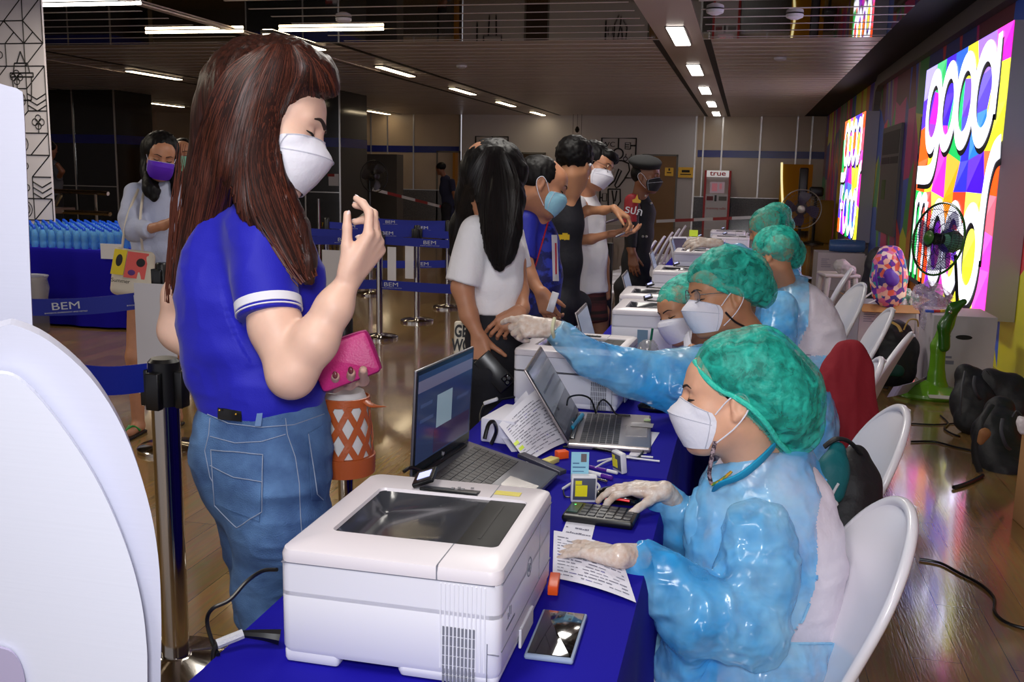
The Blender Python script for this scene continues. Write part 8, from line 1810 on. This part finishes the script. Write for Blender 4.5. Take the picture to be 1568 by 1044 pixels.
# backpacks
def backpack(nm, rws, lab, mt=None, seed=1, pocket=None, straps=(), flat=0.8, amp=1.0):
    r0 = P(rws[-1][0], rws[-1][1]+rws[-1][3], rws[-1][2]); root = empty(nm, (r0[0], r0[1], 0), 0, lab, 'backpack')
    S = Sdf(); S.pl(rws, 0.05, flat); bpart(S, 'bag_body', mt or M_bpk, root, 0.010, lambda V: amp*(folds(9, 0.010, seed)(V)+ridged(8, 0.006, seed+1)(V)))
    for p_ in (pocket or []): S = Sdf(); S.pl(p_[0], 0.03, 0.6); bpart(S, 'pocket', p_[1], root, 0.008, folds(12, 0.004, seed+4))
    for pts, r_, mt_ in straps: bt([P(*q_) for q_ in pts], r_, 'strap', mt_, root, 0.5)
    return root
M_pink = mat('multicolour_triangle_cloth', (224, 110, 150), 0.7)
nt, N, L, B = nodes_of(M_pink); tc = N.new('ShaderNodeTexCoord'); vo = N.new('ShaderNodeTexVoronoi'); vo.inputs['Scale'].default_value = 24; vo.distance = 'CHEBYCHEV' if False else 'EUCLIDEAN'; L.new(tc.outputs['Object'], vo.inputs['Vector'])
sp_ = N.new('ShaderNodeSeparateColor'); L.new(vo.outputs['Color'], sp_.inputs[0]); rp = N.new('ShaderNodeValToRGB'); rp.color_ramp.interpolation = 'CONSTANT'; L.new(sp_.outputs[0], rp.inputs['Fac'])
cl_ = [(230, 120, 160), (70, 60, 150), (240, 190, 170), (120, 50, 170), (60, 150, 160), (235, 100, 80), (250, 220, 210)]
rp.color_ramp.elements[0].color = hexc(*cl_[0]); rp.color_ramp.elements[1].position = 0.15; rp.color_ramp.elements[1].color = hexc(*cl_[1])
for i_, c_ in enumerate(cl_[2:]): e_ = rp.color_ramp.elements.new(0.3+0.14*i_); e_.color = hexc(*c_)
L.new(rp.outputs['Color'], B.inputs['Base Color'])
M_purp = mat('purple_nylon', (90, 46, 170), 0.5)
backpack('backpack', [(1345, 395, 10.2, 16), (1352, 410, 10.2, 27), (1352, 440, 10.2, 30), (1352, 470, 10.2, 32)], 'black bag heaped behind the patterned backpack', seed=41)
stl = empty('plastic_stool', (1.50, 9.95, 0), 0, 'white plastic stool under the patterned backpack', 'stool')
MB().box((-0.17, -0.17, 0.42), (0.17, 0.17, 0.45), 0.02).build('seat', M_chair, stl)
for sx in (-1, 1):
    for sy in (-1, 1): MB().tube([(sx*0.13, sy*0.13, 0.42), (sx*0.18, sy*0.18, 0)], 0.022).build('leg', M_chair, stl)
backpack('backpack', [(1356, 388, 9.4, 12), (1368, 390, 9.4, 12), (1362, 405, 9.35, 23), (1361, 425, 9.35, 26), (1361, 446, 9.35, 25)], 'small backpack with a pink and purple triangle pattern, standing behind the open carton', M_pink, 51, [([(1362, 420, 9.2, 9), (1366, 428, 9.2, 11)], M_purp)], [(((1345, 398, 9.3), (1341, 420, 9.22), (1344, 442, 9.22)), 0.008, M_purp), (((1372, 388, 9.3), (1382, 410, 9.22), (1382, 440, 9.22)), 0.008, M_purp), (((1352, 386, 9.35), (1360, 380, 9.4), (1370, 386, 9.35)), 0.009, M_purp)], amp=0.4)
backpack('backpack', [(1372, 512, 7.9, 22), (1370, 535, 7.85, 33), (1370, 565, 7.8, 32)], 'black backpack with yellow handles and a green pocket, before the open carton', seed=61, pocket=[([(1362, 566, 7.55, 10), (1376, 568, 7.55, 9)], mat('dark_green_nylon', (20, 70, 60), 0.6))], straps=[(((1352, 505, 7.8), (1358, 492, 7.8), (1374, 498, 7.75), (1380, 508, 7.7)), 0.012, mat('tan_strap', (176, 140, 70), 0.7)), (((1384, 505, 7.8), (1392, 490, 7.8), (1404, 490, 7.8), (1406, 500, 7.8)), 0.012, mat('tan_strap', (176, 140, 70), 0.7)), (((1371, 545, 7.5), (1366, 560, 7.5)), 0.006, M_white)])
backpack('backpack', [(1478, 572, 6.6, 14), (1492, 590, 6.6, 26), (1490, 618, 6.5, 30), (1488, 640, 6.4, 24)], 'black backpack leaning on the mural wall just right of the green fan', seed=71, straps=[(((1478, 568, 6.4), (1472, 600, 6.3), (1470, 636, 6.3)), 0.008, mat('grey_piping', (60, 60, 66), 0.5))])
backpack('backpack', [(1520, 590, 6.6, 26), (1545, 600, 6.6, 26), (1560, 625, 6.5, 26)], 'dark bags heaped along the mural wall behind the strapped backpack', seed=81)
backpack('backpack', [(1530, 630, 5.9, 24), (1528, 665, 5.8, 36), (1532, 705, 5.7, 36), (1540, 722, 5.6, 28)], 'black backpack with wide shoulder straps lying nearest on the floor at the right', seed=91, straps=[(((1518, 620, 5.6), (1500, 650, 5.5), (1492, 690, 5.5), (1500, 722, 5.5)), 0.02, M_bpk)], pocket=[([(1508, 664, 5.45, 10), (1502, 676, 5.45, 6)], mat('tan_lining', (150, 100, 60), 0.7))])
carton(P(1600, 745, 4.6)[0]+0.15, 4.6, 0.1, 0.40, 0.4, 0.50, 'brown carton cropped by the right edge with paper on top', mt=M_kraft, prints=False)
pp_ = blob('paper_wrap', [(1568, 650, 4.5, 10), (1590, 656, 4.5, 14)], mat('crumpled_white_paper', (216, 208, 212), 0.7, bump=(14, 1.0, 4, 0.03)), 'white crumpled paper on the carton at the right edge', 'paper', disp=ridged(16, 0.014, 405))
M_trim = mat('charcoal_webbing', (54, 54, 62), 0.6)
def bagtrim(px, py, y, k, lab):
    r_ = empty('bag_strap', tuple(P(px, py, y)), 0, lab, 'strap')
    bt([P(px-8*k, py-16*k, y), P(px-10*k, py, y-0.05), P(px-4*k, py+18*k, y-0.05), P(px+2*k, py+24*k, y)], 0.009, 'webbing', M_trim, r_, 0.3)
    bt([P(px+4*k, py-18*k, y), P(px+10*k, py-26*k, y), P(px+18*k, py-18*k, y)], 0.007, 'grab_loop', M_trim, r_, 0.5)
bagtrim(1500, 590, 6.25, 0.9, 'charcoal webbing strap over the backpack leaning on the mural wall')
bagtrim(1545, 660, 5.35, 1.2, 'charcoal webbing strap over the nearest backpack on the floor')
# white cover sheet lying beside the fan base
sc_ = tag(MB().grid(lambda u, v: PZ(1358+58*u+10*v, 608-20*u-16*v+4*math.sin(u*3), 0.03+0.08*v+0.03*math.sin(u*5)), 12, 8, 0.004).build('plastic_cover', mat('lilac_white_sheet', (176, 166, 196), 0.5)), 'white sheet lying on the floor beside the foot of the green fan', 'sheet')
# stacked stools and a box of cloths near the far cartons
st2 = empty('plastic_stool', (P(1280, 470, 11.0)[0], 11.0, 0), 0.2, 'white plastic stool stack with a wrapped bundle on top, behind the staff chairs', 'stool')
MB().box((-0.19, -0.17, 0.50), (0.19, 0.17, 0.54), 0.02).build('seat', M_chair2, st2)
for sx in (-1, 1):
    for sy in (-1, 1): MB().tube([(sx*0.14, sy*0.13, 0.5), (sx*0.19, sy*0.17, 0)], 0.028).build('leg', M_chair2, st2)
blob('wrapped_bundle', [(1288, 408, 10.9, 10), (1298, 416, 10.9, 11)], mat('pale_wrap', (170, 166, 160), 0.5, bump=(16, 0.8)), 'pale wrapped bundle on the white stool stack', 'bundle', disp=ridged(14, 0.012, 406))
# floor cables
def fc(pts, r, lab): return cable([PZ(x, y, r+0.001) for x, y in pts], r, lab)
fc([(1408, 856), (1440, 862), (1470, 878), (1502, 895), (1522, 915), (1524, 938), (1548, 956), (1600, 968)], 0.006, 'black floor cable curling across the planks at the lower right')
fc([(1505, 728), (1490, 736), (1475, 742), (1460, 746)], 0.010, 'loose black strap end lying on the floor beside the nearest backpack')
fc([(1395, 676), (1430, 676), (1462, 684), (1490, 690)], 0.006, 'black floor cable running towards the strapped backpack')
fc([(1332, 652), (1380, 648), (1430, 650), (1462, 648)], 0.005, 'thin cable on the floor in front of the green fan')
fc([(1320, 560), (1312, 580), (1318, 596), (1340, 592), (1360, 594)], 0.006, 'black cable loop on the floor beside the black backpack with yellow handles')
fc([(1440, 636), (1452, 648), (1446, 656), (1458, 664), (1470, 668)], 0.006, 'tangled cable on the floor between the fan foot and the backpacks')
